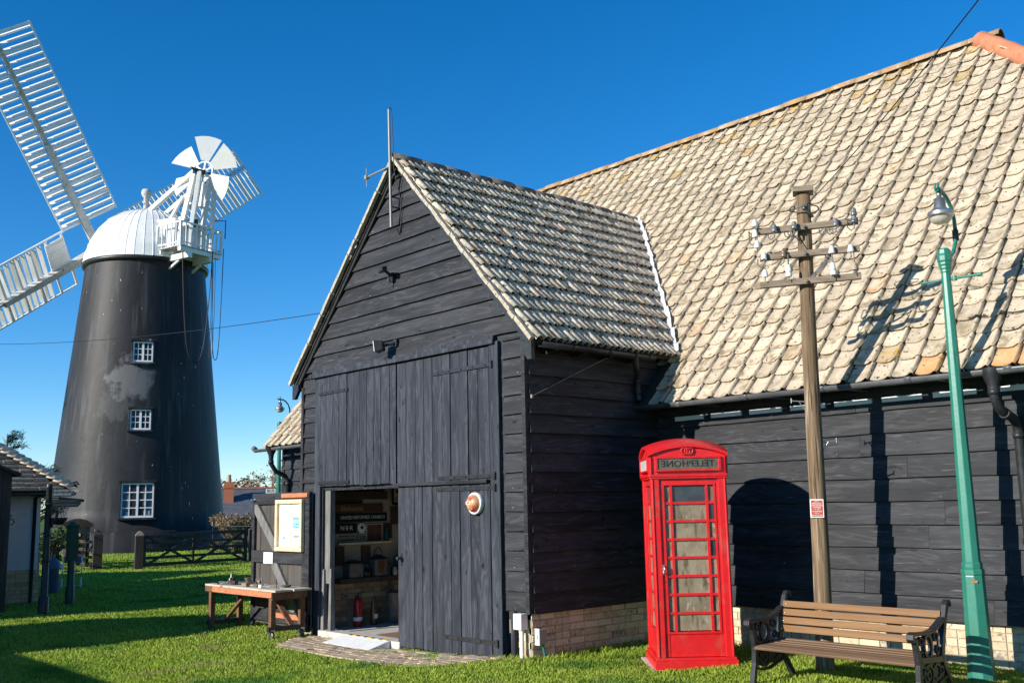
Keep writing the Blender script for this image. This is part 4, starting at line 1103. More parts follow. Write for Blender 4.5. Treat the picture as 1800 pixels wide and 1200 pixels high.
    for y0, lab, m in ((7.86, "narrow dark photograph hanging under the shelf by the doorpost", INNERDARK), (8.3, "small brown framed print hanging under the middle of the shelf", BROWNSIGN), (8.68, "tall dark panel hanging beside the framed print square", INNERDARK)):
        board("old_photograph", lab, y0, y0+0.14, 0.8 if y0 < 8.6 else 1.15, 1.06 if y0 < 8.6 else 1.37, m, dx=0.004, cat="picture")
    board("brown_poster", "brown printed poster below the ICE CREAM shield", 8.80, 9.05, 1.35, 1.6, BROWNSIGN, dx=0.01, cat="poster")
inside_things()

# ------------------------------------------------------------------ telephone box
def phone_box():
    o = V3((-6.322, 8.088, -0.005))
    u = V3((0.682, 0.731, 0)).normalized(); b = V3((-0.731, 0.682, 0)).normalized()   # across, back
    Z = V3((0, 0, 0.955))
    t = thing("telephone_box", "red cast iron telephone box with arched roof on the grass", "telephone box", tuple(o))
    P = lambda x, y, z: o+u*x+b*y+Z*z
    ax = (u, b, Z)
    W = 0.79
    def bx(mb, x0, x1, y0, y1, z0, z1, m=0): mb.box(P((x0+x1)/2, (y0+y1)/2, (z0+z1)/2), (x1-x0, y1-y0, z1-z0), m, ax)
    H = W/2
    mb = MB()
    # plinth
    bx(mb, -H-0.01, H+0.01, -0.01, W+0.01, 0, 0.095); bx(mb, -H+0.005, H-0.005, 0.005, W-0.005, 0.095, 0.125)
    # four corner pillars
    cp = 0.085
    for sx in (-1, 1):
        for y0 in (0.018, W-0.018-cp):
            xa = sx*(H-0.018); bx(mb, min(xa, xa-sx*cp), max(xa, xa-sx*cp), y0, y0+cp, 0.125, 2.16)
            # quarter-round reeding on the pillar
            mb.tube([P(sx*(H-0.018-0.018), y0+(0 if y0 < 0.3 else cp), 0.13), P(sx*(H-0.018-0.018), y0+(0 if y0 < 0.3 else cp), 1.92)], 0.012, 8)
    bx(mb, -H+0.03, H-0.03, 0.03, W-0.03, 1.945, 2.13)                                   # fascia core
    for (xa, xb, ya, yb) in ((-H+0.005, H-0.005, 0.0, 0.05), (-H+0.005, H-0.005, W-0.05, W), (-H, -H+0.05, 0.005, W-0.005), (H-0.05, H, 0.005, W-0.005)):
        bx(mb, xa, xb, ya, yb, 1.945, 1.975)
        bx(mb, xa+0.01, xb-0.01, ya+0.006, yb-0.006, 1.925, 1.945)
    # roof: a sail vault with segmental arches on all four sides
    n = 18; Rr = 1.0; r = H+0.004
    base = 2.19
    zz = lambda x, y: base-0.5*0+math.sqrt(Rr*Rr-x*x-y*y)-math.sqrt(Rr*Rr-2*r*r)
    vs = []; fs = []
    for j in range(n+1):
        for i in range(n+1):
            x = -r+2*r*i/n; y = -r+2*r*j/n
            vs.append(P(x, y+H, zz(x, y)*1.0))
    for j in range(n):
        for i in range(n): fs.append((j*(n+1)+i, j*(n+1)+i+1, (j+1)*(n+1)+i+1, (j+1)*(n+1)+i))
    mb.add(vs, fs, 0, True)
    for side in range(4):
        for k in range(n):
            def edge(i, off, dz):
                s = -r+2*r*i/n
                q = {0: (s, -r+off), 1: (s, r-off), 2: (-r+off, s), 3: (r-off, s)}[side]
                e = {0: (s, -r), 1: (s, r), 2: (-r, s), 3: (r, s)}[side]
                return P(q[0], q[1]+H, zz(*e)+dz)
            # rim of the arch
            mb.add([edge(k, 0, 0), edge(k+1, 0, 0), edge(k+1, 0, -0.028), edge(k, 0, -0.028)], [(0, 1, 2, 3)])
            mb.add([edge(k, 0, -0.028), edge(k+1, 0, -0.028), edge(k+1, 0.022, -0.04), edge(k, 0.022, -0.04)], [(0, 1, 2, 3)])
            # pediment below the arch
            a, c = edge(k, 0.03, -0.035), edge(k+1, 0.03, -0.035)
            zb = o.z+1.975*0.955
            mb.add([a, c, V3((c.x, c.y, zb)), V3((a.x, a.y, zb))], [(0, 1, 2, 3)])
    bx(mb, -H+0.02, H-0.02, 0.02, W-0.02, 2.12, 2.15)
    # raised frame round the sign opening on each face
    for side in (0, 1, 2, 3):
        dirs = {0: (u, -b, P(0, 0.012, 0)), 1: (u, b, P(0, W-0.012, 0)), 2: (b, -u, P(-H+0.012, H, 0)), 3: (b, u, P(H-0.012, H, 0))}[side]
        e, nn, c = dirs
        for (a0, a1, z0, z1) in ((-0.33, 0.33, 2.133, 2.155), (-0.33, 0.33, 2.0, 2.022), (-0.33, -0.3, 2.022, 2.133), (0.3, 0.33, 2.022, 2.133)):
            mb.box(c+e*(a0+a1)/2+Z*(z0+z1)/2+nn*0.006, (a1-a0, 0.03, z1-z0), 0, (e, nn, Z))
    body = mb.build("body", RED, t, bevel=0.006)
    # telephone signs: opal glass, seen from the wrong side in front
    for side in (0, 2, 3):
        e, nn, c = {0: (u, -b, P(0, 0.012, 0)), 2: (b, -u, P(-H+0.012, H, 0)), 3: (b, u, P(H-0.012, H, 0))}[side]
        mb = MB(); mb.box(c+Z*2.077-nn*0.0+nn*0.004, (0.6, 0.012, 0.115), 0, (e, nn, Z))
        so = mb.build("telephone_sign", OPAL if side == 0 else OPAL_PALE, t)
        if side == 0: lettering("TELEPHONE", 0.088, c+Z*2.077+nn*0.0115, e, Z, INKBLACK, so, mirror=True, sx=1.12, depth=0.002)
    # crown on the front pediment
    mb = MB()
    c = P(0, 0.016, 2.215)
    f = -b
    q = lambda x, z, d=0.004: c+u*x+Z*z+f*d
    mb.box(q(0, -0.032), (0.098, 0.016, 0.013), 0, (u, f, Z))
    for s_ in (-1, 1):
        mb.tube([q(s_*0.048, -0.025), q(s_*0.062, 0.0), q(s_*0.05, 0.022), q(s_*0.02, 0.024), q(0, 0.012)], 0.008, 8)
        mb.tube([q(s_*0.02, -0.026), q(s_*0.028, -0.004), q(s_*0.018, 0.014), q(0, 0.02)], 0.006, 8)
    mb.tube([q(0, -0.026), q(0, 0.016)], 0.007, 8)
    mb.box(q(0, 0.04), (0.009, 0.012, 0.034), 0, (u, f, Z)); mb.box(q(0, 0.042), (0.026, 0.012, 0.009), 0, (u, f, Z))
    mb.lathe([(0, -0.012), (0.012, 0), (0, 0.012)], q(0, 0.02), n=10)
    mb.build("crown_emblem", RED, t)
    # glazed faces: front door and two side windows, back panel
    def glazed(e, nn, c, name, opening, door=False):
        mb = MB()
        hw = 0.315
        L = lambda a0, a1, z0, z1, d0, d1: mb.box(c+e*(a0+a1)/2+Z*(z0+z1)/2+nn*(d0+d1)/2, (a1-a0, abs(d1-d0), z1-z0), 0, (e, nn, Z))
        zt = 1.92; zb = 0.13
        gl, gh, gz0, gz1 = 0.247, 0.165, 0.375, 1.86
        L(-hw, -gl, zb, zt, -0.03, 0.008); L(gl, hw, zb, zt, -0.03, 0.008)
        L(-gl, gl, zb, gz0, -0.03, 0.003); L(-gl, gl, gz1, zt, -0.03, 0.008)
        L(-gl-0.02, gl+0.02, gz0-0.02, gz0+0.003, 0.003, 0.016); L(-gl-0.02, gl+0.02, gz1-0.003, gz1+0.016, 0.008, 0.016)
        L(-gl-0.018, -gl+0.002, gz0, gz1, 0.008, 0.015); L(gl-0.002, gl+0.018, gz0, gz1, 0.008, 0.015)
        L(-hw-0.004, -hw+0.02, zb, zt+0.02, 0.008, 0.02); L(hw-0.02, hw+0.004, zb, zt+0.02, 0.008, 0.02); L(-hw+0.02, hw-0.02, zt-0.004, zt+0.02, 0.008, 0.02)
        rows = 8
        for k in range(1, rows):
            z = gz0+(gz1-gz0)*k/rows
            L(-gl, gl, z-0.013, z+0.013, -0.022, 0.006)
        for s_ in (-1, 1): L(s_*(gh+0.013)-0.013, s_*(gh+0.013)+0.013, gz0, gz1, -0.022, 0.009)
        if door:
            for a0, a1 in ((-0.02, 0.08), (0.12, 0.24)):
                L(a0, a1, 1.876, 1.902, 0.008, 0.0105)
                for k in range(4): L(a0+0.02*k+0.008, a0+0.02*k+0.016, 1.886, 1.894, 0.0105, 0.0125)
        fr = mb.build(name, RED, t, bevel=0.004)
        mb = MB()
        for k in range(rows):
            z0 = gz0+(gz1-gz0)*k/rows+0.013; z1 = gz0+(gz1-gz0)*(k+1)/rows-0.013
            for a0, a1 in ((-gl, -gh-0.026), (-gh, gh), (gh+0.026, gl)):
                dark = (k == rows-1 and a1-a0 > 0.2) or (door and a0 > 0.1 and k in (6, 4))
                tl = random.uniform(-0.004, 0.004)
                mb.box(c+e*(a0+a1)/2+Z*(z0+z1)/2-nn*0.012, (a1-a0+0.004, 0.004, z1-z0+0.004), 1 if dark else 0, (e, (nn+Z*tl).normalized(), Z))
        mb.build("pane_set", [BOXGLASS, BOXGLASS_DARK], fr)
        if door:
            mb = MB()
            h = c-e*0.275+Z*1.0+nn*0.01
            mb.box(h, (0.03, 0.006, 0.10), 0, (e, nn, Z)); mb.tube([h+Z*0.04+nn*0.003, h+Z*0.035+nn*0.03, h-Z*0.035+nn*0.03, h-Z*0.04+nn*0.003], 0.008, 8)
            mb.build("handle", CHROME, fr)
    glazed(u, -b, P(0, 0.045, 0), "door", True, True)
    glazed(b, -u, P(-H+0.045, H, 0), "side_window", True)
    glazed(b, u, P(H-0.045, H, 0), "side_window", True)
    mb = MB(); bx(mb, -0.33, 0.33, W-0.07, W-0.045, 0.12, 1.95); mb.build("back_panel", RED, t)
    mb = MB(); bx(mb, -0.31, 0.31, W-0.085, W-0.071, 0.2, 1.9); bx(mb, -0.25, 0.25, W-0.2, W-0.09, 0.75, 1.45); mb.build("inner_backboard", CREAMSIGN, t)
    mb = MB(); bx(mb, -H-0.06, H+0.05, -0.06, W+0.05, -0.06, 0.012); mb.build("base_slab", CONCRETE, t, bevel=0.01)
phone_box()

# ------------------------------------------------------------------ bench
def bench():
    XL, XR = -5.41, -3.91
    t = thing("park_bench", "wooden slatted bench with black cast iron ends by the lamp post", "bench", (-4.66, 7.95, 0.0))
    def end(xc, s):
        mb = MB()
        w = 0.045
        B = lambda pts, r, ww=w: [mb.bar((xc, pts[i][0], pts[i][1]), (xc, pts[i+1][0], pts[i+1][1]), ww, r if not isinstance(r, list) else r[i], up=(0, 0.01, 1) if abs(pts[i+1][0]-pts[i][0]) > abs(pts[i+1][1]-pts[i][1]) else Y) for i in range(len(pts)-1)]
        def ribbon(pts, th, ww=w):      # a smooth flat-sided band following a curve in the y,z plane
            n = len(pts); vs = []
            for i, (y, z) in enumerate(pts):
                y0, z0 = pts[max(0, i-1)]; y1, z1 = pts[min(n-1, i+1)]
                d = V3((0, y1-y0, z1-z0)).normalized(); nn = V3((0, -d.z, d.y))
                tt = th[i] if isinstance(th, list) else th
                for sx, sn in ((-1, -1), (1, -1), (1, 1), (-1, 1)): vs.append(V3((xc+sx*ww/2, y, z))+nn*(sn*tt/2))
            fs = [(4*i+j, 4*i+(j+1) % 4, 4*i+4+(j+1) % 4, 4*i+4+j) for i in range(n-1) for j in range(4)]+[(3, 2, 1, 0), (4*n-4, 4*n-3, 4*n-2, 4*n-1)]
            mb.add(vs, fs)
        # front leg, rear leg sweeping into the back upright, with a scrolled top
        ribbon([(7.685, -0.03), (7.70, 0.06), (7.735, 0.2), (7.745, 0.33), (7.725, 0.44), (7.70, 0.53)], [0.05, 0.042, 0.04, 0.042, 0.04, 0.04])
        ribbon([(8.34, -0.02), (8.30, 0.06), (8.22, 0.18), (8.15, 0.29), (8.13, 0.37), (8.165, 0.5), (8.215, 0.62), (8.262, 0.735), (8.285, 0.765), (8.31, 0.765), (8.325, 0.745), (8.318, 0.725)], [0.05, 0.045, 0.045, 0.05, 0.055, 0.05, 0.045, 0.042, 0.036, 0.03, 0.028, 0.026])
        # arm rest, dipping in the middle, rolled over at the front
        ribbon([(7.665, 0.505), (7.645, 0.53), (7.65, 0.555), (7.68, 0.566), (7.78, 0.558), (7.9, 0.552), (8.0, 0.562), (8.1, 0.6), (8.19, 0.64)], [0.028, 0.032, 0.034, 0.03, 0.026, 0.026, 0.026, 0.026, 0.03], 0.06)
        # oval ring between arm and seat, small scrolls
        ring = [(7.9+0.062*math.cos(a), 0.452+0.088*math.sin(a)) for a in [2*math.pi*i/24 for i in range(25)]]
        ribbon(ring, 0.03, 0.035)
        for c, r in (((7.79, 0.5), 0.028), ((8.04, 0.515), 0.032), ((8.06, 0.415), 0.026), ((7.79, 0.4), 0.022)):
            ribbon([(c[0]+r*math.cos(a), c[1]+r*math.sin(a)) for a in [2*math.pi*i/12 for i in range(13)]], 0.016, 0.03)
        ribbon([(7.745, 0.36), (7.9, 0.348), (8.13, 0.335)], 0.05)
        # open tracery below the seat
        for c, r in (((7.88, 0.235), 0.075), ((8.02, 0.25), 0.055), ((7.79, 0.27), 0.04), ((7.88, 0.235), 0.03), ((8.1, 0.25), 0.03)):
            ribbon([(c[0]+r*math.cos(a), c[1]+r*math.sin(a)) for a in [2*math.pi*i/16 for i in range(17)]], 0.024, 0.03)
        ribbon([(7.735, 0.16), (7.82, 0.135), (7.95, 0.13), (8.07, 0.165), (8.2, 0.2)], 0.022, 0.034)
        mb.lohi((xc-0.006, 7.75, 0.17), (xc+0.006, 8.15, 0.335))
        mb.build("cast_iron_end", BENCHIRON, t, bevel=0.006)
    end(XL, -1); end(XR, 1)
    # seat slats
    n = 7
    for i in range(n):
        f = i/(n-1)
        y = 7.735+0.36*f; z = 0.340+0.03*f-0.012*math.sin(math.pi*f)+(-0.008 if i == 0 else 0)
        mb = MB(); d = V3((0, 1, 0.06 if i else 0.35)).normalized()
        mb.box((-4.66, y, z), (XR-XL-0.03, 0.05, 0.024), 0, (X, d, X.cross(d)))
        mb.build("seat_slat", SEATWOOD, t, bevel=0.006)
    for i in range(4):
        f = (i+0.5)/4
        z = 0.428+0.272*f; y = 8.10+0.125*f
        mb = MB(); d = V3((0, 0.36, 1)).normalized()
        mb.box((-4.66, y, z), (XR-XL-0.03, 0.026, 0.06), 0, (X, d.cross(X), d))
        for sx in (XL+0.05, XR-0.05): mb.lathe([(0.008, 0), (0.006, 0.004), (0, 0.005)], (sx, y-0.012, z+0.0), n=8, axis=V3((0, -1, 0.36)).normalized(), m=1)
        mb.build("back_slat", [BENCHWOOD, CHROME], t, bevel=0.005)
bench()

# ------------------------------------------------------------------ street lamps
def street_lamp(x, y, z0, label, detail=True):
    t = thing("street_lamp", label, "lamp post", (x, y, z0), "old green swan-neck street lamps")
    c = V3((x, y, z0))
    ph = math.pi/8+0.1
    mb = MB()
    mb.lathe([(0.1184, -0.08), (0.1120, 0.21), (0.1072, 0.24), (0.1000, 0.6), (0.0944, 0.92), (0.0912, 0.93)], c, n=8, smooth=False, phase=ph)
    mb.lathe([(0.0912, 0.93), (0.0976, 0.94), (0.0976, 0.975), (0.0840, 0.985)], c, n=8, smooth=False, phase=ph)
    mb.lathe([(0.0840, 0.985), (0.0864, 1.0), (0.0864, 1.03), (0.0752, 1.045)], c, n=8, smooth=False, phase=ph)
    mb.lathe([(0.0752, 1.045), (0.0656, 1.8), (0.0496, 3.0), (0.0400, 3.62)], c, n=8, smooth=False, phase=ph)
    mb.lathe([(0.0400, 3.62), (0.0448, 3.63), (0.0448, 3.65), (0.0512, 3.665), (0.0512, 3.68), (0.0584, 3.70), (0.0584, 3.715), (0.0656, 3.735), (0.0672, 3.78), (0.0600, 3.785), (0.0624, 3.80), (0.0560, 3.835), (0.0400, 3.85), (0.0000, 3.855)], c, n=8, smooth=False, phase=ph)
    post = mb.build("post", GREEN, t, bevel=0.004, segs=1)
    mb = MB(); mb.tube([c+V3((-0.24, 0, 3.565)), c+V3((-0.06, 0, 3.56))], 0.012, 8); mb.tube([c+V3((0.06, 0, 3.56)), c+V3((0.30, 0, 3.555))], 0.012, 8); mb.lathe([(0.02, 0), (0.02, 0.04)], c+V3((0.05, 0, 3.56)), n=8, axis=X); mb.lathe([(0.018, -0.02), (0.018, 0.02)], c+V3((0.30, 0, 3.555)), n=8, axis=X); mb.lathe([(0.024, -0.02), (0.024, 0.02)], c+V3((0.075, 0, 3.56)), n=8); mb.build("ladder_bar", GREEN, t)
    mb = MB()
    arm = [(0.05, 3.76), (0.12, 3.79), (0.20, 3.85), (0.26, 3.95), (0.285, 4.06), (0.275, 4.18), (0.23, 4.29), (0.15, 4.37), (0.07, 4.405), (0.0, 4.41), (-0.05, 4.40)]
    mb.tube([c+V3((0, a, z)) for a, z in arm], 0.018, 10)
    mb.lathe([(0.02, 0), (0.024, 0.01), (0.024, 0.05), (0.012, 0.06), (0.012, 0.1), (0, 0.115)], c+V3((0, 0, 4.37)), n=10)
    mb.tube([c+V3((0, -0.05, 4.40)), c+V3((0, -0.075, 4.42)), c+V3((0, -0.06, 4.45))], 0.01, 8)
    mb.build("swan_neck", GREEN, t)
    mb = MB()
    h = c+V3((0, 0, 4.13))
    mb.lathe([(0.02, 0.245), (0.022, 0.2), (0.05, 0.195), (0.053, 0.11), (0.07, 0.09), (0.11, 0.07), (0.116, 0.055), (0.112, 0.048), (0.116, 0.04), (0.11, 0.02), (0.095, 0.015)], h, n=32)
    lamp_ = mb.build("lamp_head", GALV, t)
    mb = MB(); mb.lathe([(0.097, 0.018), (0.09, -0.01), (0.07, -0.032), (0.04, -0.045), (0, -0.05)], h, n=28); mb.build("glass_bowl", BOWL, lamp_)
    if detail:
        mb = MB(); mb.lathe([(0.0285, -0.05), (0.0285, 0.05)], c+V3((0, 0.278, 4.02)), n=12, axis=Z); mb.tube([c+V3((0, 0.275, 3.97)), c+V3((0, 0.283, 4.09))], 0.0195, 10); mb.build("tape_wrap", BLACKPAINT, t)
        mb = MB(); a = -1.1
        nn = V3((math.cos(a), math.sin(a), 0)); ss = Z.cross(nn)
        mb.prism([(-0.03, -0.01), (-0.012, 0.008), (0.0, 0.022), (0.012, 0.006), (0.03, 0.002), (0.026, -0.014), (-0.02, -0.017)], c+nn*0.0925+Z*0.885, ss, Z, 0.003); mb.build("rust_patch", RUST, t)
street_lamp(-3.985, 9.0, 0.0, "large green lamp post standing beside the bench")
street_lamp(-22.45, 12.55, -0.12, "small distant green lamp post behind the barn end", False)

# ------------------------------------------------------------------ telegraph pole
def telegraph_pole():
    c = V3((-5.288, 8.668, 0.02))
    t = thing("telegraph_pole", "brown wooden telegraph pole with three crossarms behind the bench", "telegraph pole", tuple(c))
    a = V3((0.85, 0.527, 0)).normalized()       # along the arms
    f = V3((0.527, -0.85, 0)).normalized()      # towards the lawn
    mb = MB()
    n = 16; vs = []
    rings = [(-0.1, 0.092), (0.0, 0.088), (0.3, 0.084), (1.0, 0.081), (2.0, 0.078), (3.0, 0.074), (4.0, 0.071), (4.58, 0.069)]
    rnd = random.Random(4)
    prof = [rnd.uniform(0.985, 1.02) for _ in range(n)]
    for z, r in rings:
        for j in range(n):
            th = 2*math.pi*j/n; vs.append(c+V3((math.cos(th), math.sin(th), 0))*r*prof[j]+Z*z+V3((0.008*math.sin(z*1.3), 0.006*math.sin(z*1.9), 0)))
    mb.add(vs, [(i*n+j, i*n+(j+1) % n, (i+1)*n+(j+1) % n, (i+1)*n+j) for i in range(len(rings)-1) for j in range(n)]+[tuple(range((len(rings)-1)*n, len(rings)*n))], 0, True)
    mb.build("shaft", POLE, t)
    mb = MB()
    mb.hexa([c+a*i+f*j+Z*(4.6+z+abs(i)*0) for z in (0, 0.055) for i, j in ((-0.1, -0.1), (0.1, -0.1), (0.1, 0.1), (-0.1, 0.1))]); mb.build("cap", ARMWOOD, t, bevel=0.005)
    # iron ring below the cap
    mb = MB(); k = 28
    mb.tube([c+a*0.14*math.cos(2*math.pi*i/k)+f*(0.02+0.13*math.sin(2*math.pi*i/k))+Z*(4.43+0.01*math.sin(4*math.pi*i/k)) for i in range(k+1)], 0.007, 6)
    mb.tube([c+f*0.075+Z*4.46, c+f*0.1+Z*4.42, c+a*0.05+f*0.09+Z*4.38, c+a*0.08+Z*4.36], 0.016, 6); mb.build("ring", STEEL, t)
    def insulator(p, m, h=0.075, r=0.028):
        mb = MB(); mb.lathe([(r*1.08, 0), (r*1.12, h*0.1), (r, h*0.5), (r*0.82, h*0.58), (r*0.9, h*0.68), (r*0.9, h*0.78), (r*0.6, h*0.85), (r*0.66, h*0.95), (0, h)], p, n=16)
        return mb.build("insulator", m, t)
    def hook(p, q, mb): mb.tube([p, p-Z*0.05, (V3(p)+V3(q))/2-Z*0.085, q-Z*0.05, q], 0.007, 6)
    W_, G_, B_ = WHITECERAMIC, GREYCERAMIC, BROWNCERAMIC
    fe = MB()
    for zz, x0, x1, tilt, items in (
            (4.225, -0.46, 0.50, 0.02, [(-0.475, 0.06, W_), (-0.475, -0.05, W_), (-0.29, -0.01, G_), (-0.1, 0.005, G_), (0.29, 0.0, G_), (0.46, 0.02, G_), (0.46, 0.09, G_), (-0.46, -0.16, W_)]),
            (3.955, -0.44, 0.50, 0.015, [(-0.4, -0.01, W_), (-0.21, 0.0, B_), (0.24, 0.0, W_), (0.415, 0.0, W_), (-0.395, -0.19, W_), (-0.17, -0.20, W_), (-0.17, -0.155, W_), (0.24, -0.165, W_), (0.245, -0.215, W_), (0.44, -0.18, CREAMSIGN)]),
            (3.68, -0.45, 0.50, 0.018, [])):
        mb = MB(); mb.bar(c+a*x0+f*0.095+Z*(zz-tilt*0.5), c+a*x1+f*0.095+Z*(zz+tilt*0.5+0.02), 0.055, 0.062, up=Z); mb.build("crossarm", ARMWOOD, t, bevel=0.004)
        fe = MB(); fe.lathe([(0.016, 0), (0.016, 0.02), (0, 0.024)], c+f*0.122+Z*zz, n=6, axis=f); fe.build("bolt", STEEL, t)
        for (p, dz, m) in items:
            q = c+a*p+f*0.15+Z*(zz+dz+0.01*p)
            insulator(q-Z*0.02, m)
            fe = MB()
            if dz > -0.1: fe.tube([q-Z*0.02, q-Z*0.07, q-a*0.03-Z*0.1, q-a*0.06-Z*0.07, c+a*(p-0.06)+f*0.1+Z*(zz-0.02)], 0.006, 6)
            else: fe.tube([q+Z*0.04, q+Z*0.16], 0.006, 6); fe.tube([q-Z*0.02, q-Z*0.06], 0.005, 6)
            fe.build("insulator_hook", STEEL, t)
    for p in (-0.2, 0.2, -0.13, 0.13):
        q = c+a*(p*1.0)+f*0.13+Z*4.2
        fe = MB(); fe.tube([q, q-Z*0.05+a*0.01, q-Z*0.07+a*0.035, q-Z*0.05+a*0.06, q+a*0.06], 0.006, 6); fe.build("insulator_hook", STEEL, t)
    fe = MB(); fe.bar(c+a*0.02+f*0.08+Z*3.70, c+a*0.24+f*0.08+Z*3.94, 0.012, 0.028)
    fe.build("arm_brace", STEEL, t)
    fe = MB(); fe.tube([c-a*0.12+f*0.12+Z*4.19, c+f*0.12+Z*3.97], 0.005, 6); fe.build("stay", STEEL, t)
    # climbing brackets
    for z, s_ in ((2.52, -1), (2.13, 1)):
        mb = MB(); p = c+a*s_*0.07+Z*z
        mb.tube([p, p+a*s_*0.13+Z*0.01], 0.007, 6); mb.tube([p+Z*-0.09, p+a*s_*0.06+Z*0.005], 0.005, 6); mb.tube([p+a*s_*0.13+Z*-0.01, p+a*s_*0.13+Z*0.035], 0.006, 6); mb.build("step_iron", GALV, t)
    # enamel warning plate
    s = thing("warning_plate", "small red and white enamel plate on the telegraph pole", "sign", tuple(c+f*0.085+Z*1.42))
    nv = V3((0.45, -0.893, 0)).normalized(); uv = Z.cross(nv)
    pc = c+nv*0.088+Z*1.50
    mb = MB(); mb.box(pc, (0.124, 0.006, 0.172), 0, (uv, nv, Z)); pl = mb.build("plate", SIGNWHITE, s, bevel=0.003)
    mb = MB(); mb.box(pc+nv*0.0035, (0.106, 0.003, 0.152), 0, (uv, nv, Z)); mb.build("enamel_field", ENAMELRED, s)
    for i, (tx, sz) in enumerate((("ANY", 0.016), ("PERSONS", 0.02), ("THROWING", 0.019), ("STONES", 0.02), ("AT THE", 0.013), ("TELEGRAPHS", 0.016), ("WILL BE", 0.012), ("PROSECUTED", 0.016))):
        lettering(tx, sz, pc+nv*0.0065+Z*(0.063-i*0.0182), uv, Z, SIGNWHITE, pl, depth=0.002)
    # the old pole is not quite plumb
    q = Matrix.Rotation(0.019, 3, Z.cross(a)).to_euler()
    t.rotation_euler = q; s.rotation_euler = q; s.location = s.location+a*0.027
telegraph_pole()

def sag(p, q, d, n=14):
    p, q = V3(p), V3(q)
    return [p+(q-p)*(i/n)-Z*d*4*(i/n)*(1-i/n) for i in range(n+1)]
mb = MB(); mb.tube(sag((-5.20, 8.685, 4.46), (0.65, 2.96, 4.80), 0.15), 0.0045, 6)
tag(mb.build("overhead_wire", WIRE, None, (-5.20, 8.685, 4.46)), "black overhead wire rising from the telegraph pole top", "wire")
mb = MB(); mb.tube(sag((-12.55, 8.2, 4.55), (-30, 6.2, 6.15), 0.25), 0.006, 6)
tag(mb.build("overhead_wire", WIRE, None, (-12.55, 8.2, 4.55)), "thin overhead wire crossing in front of the mill tower", "wire")

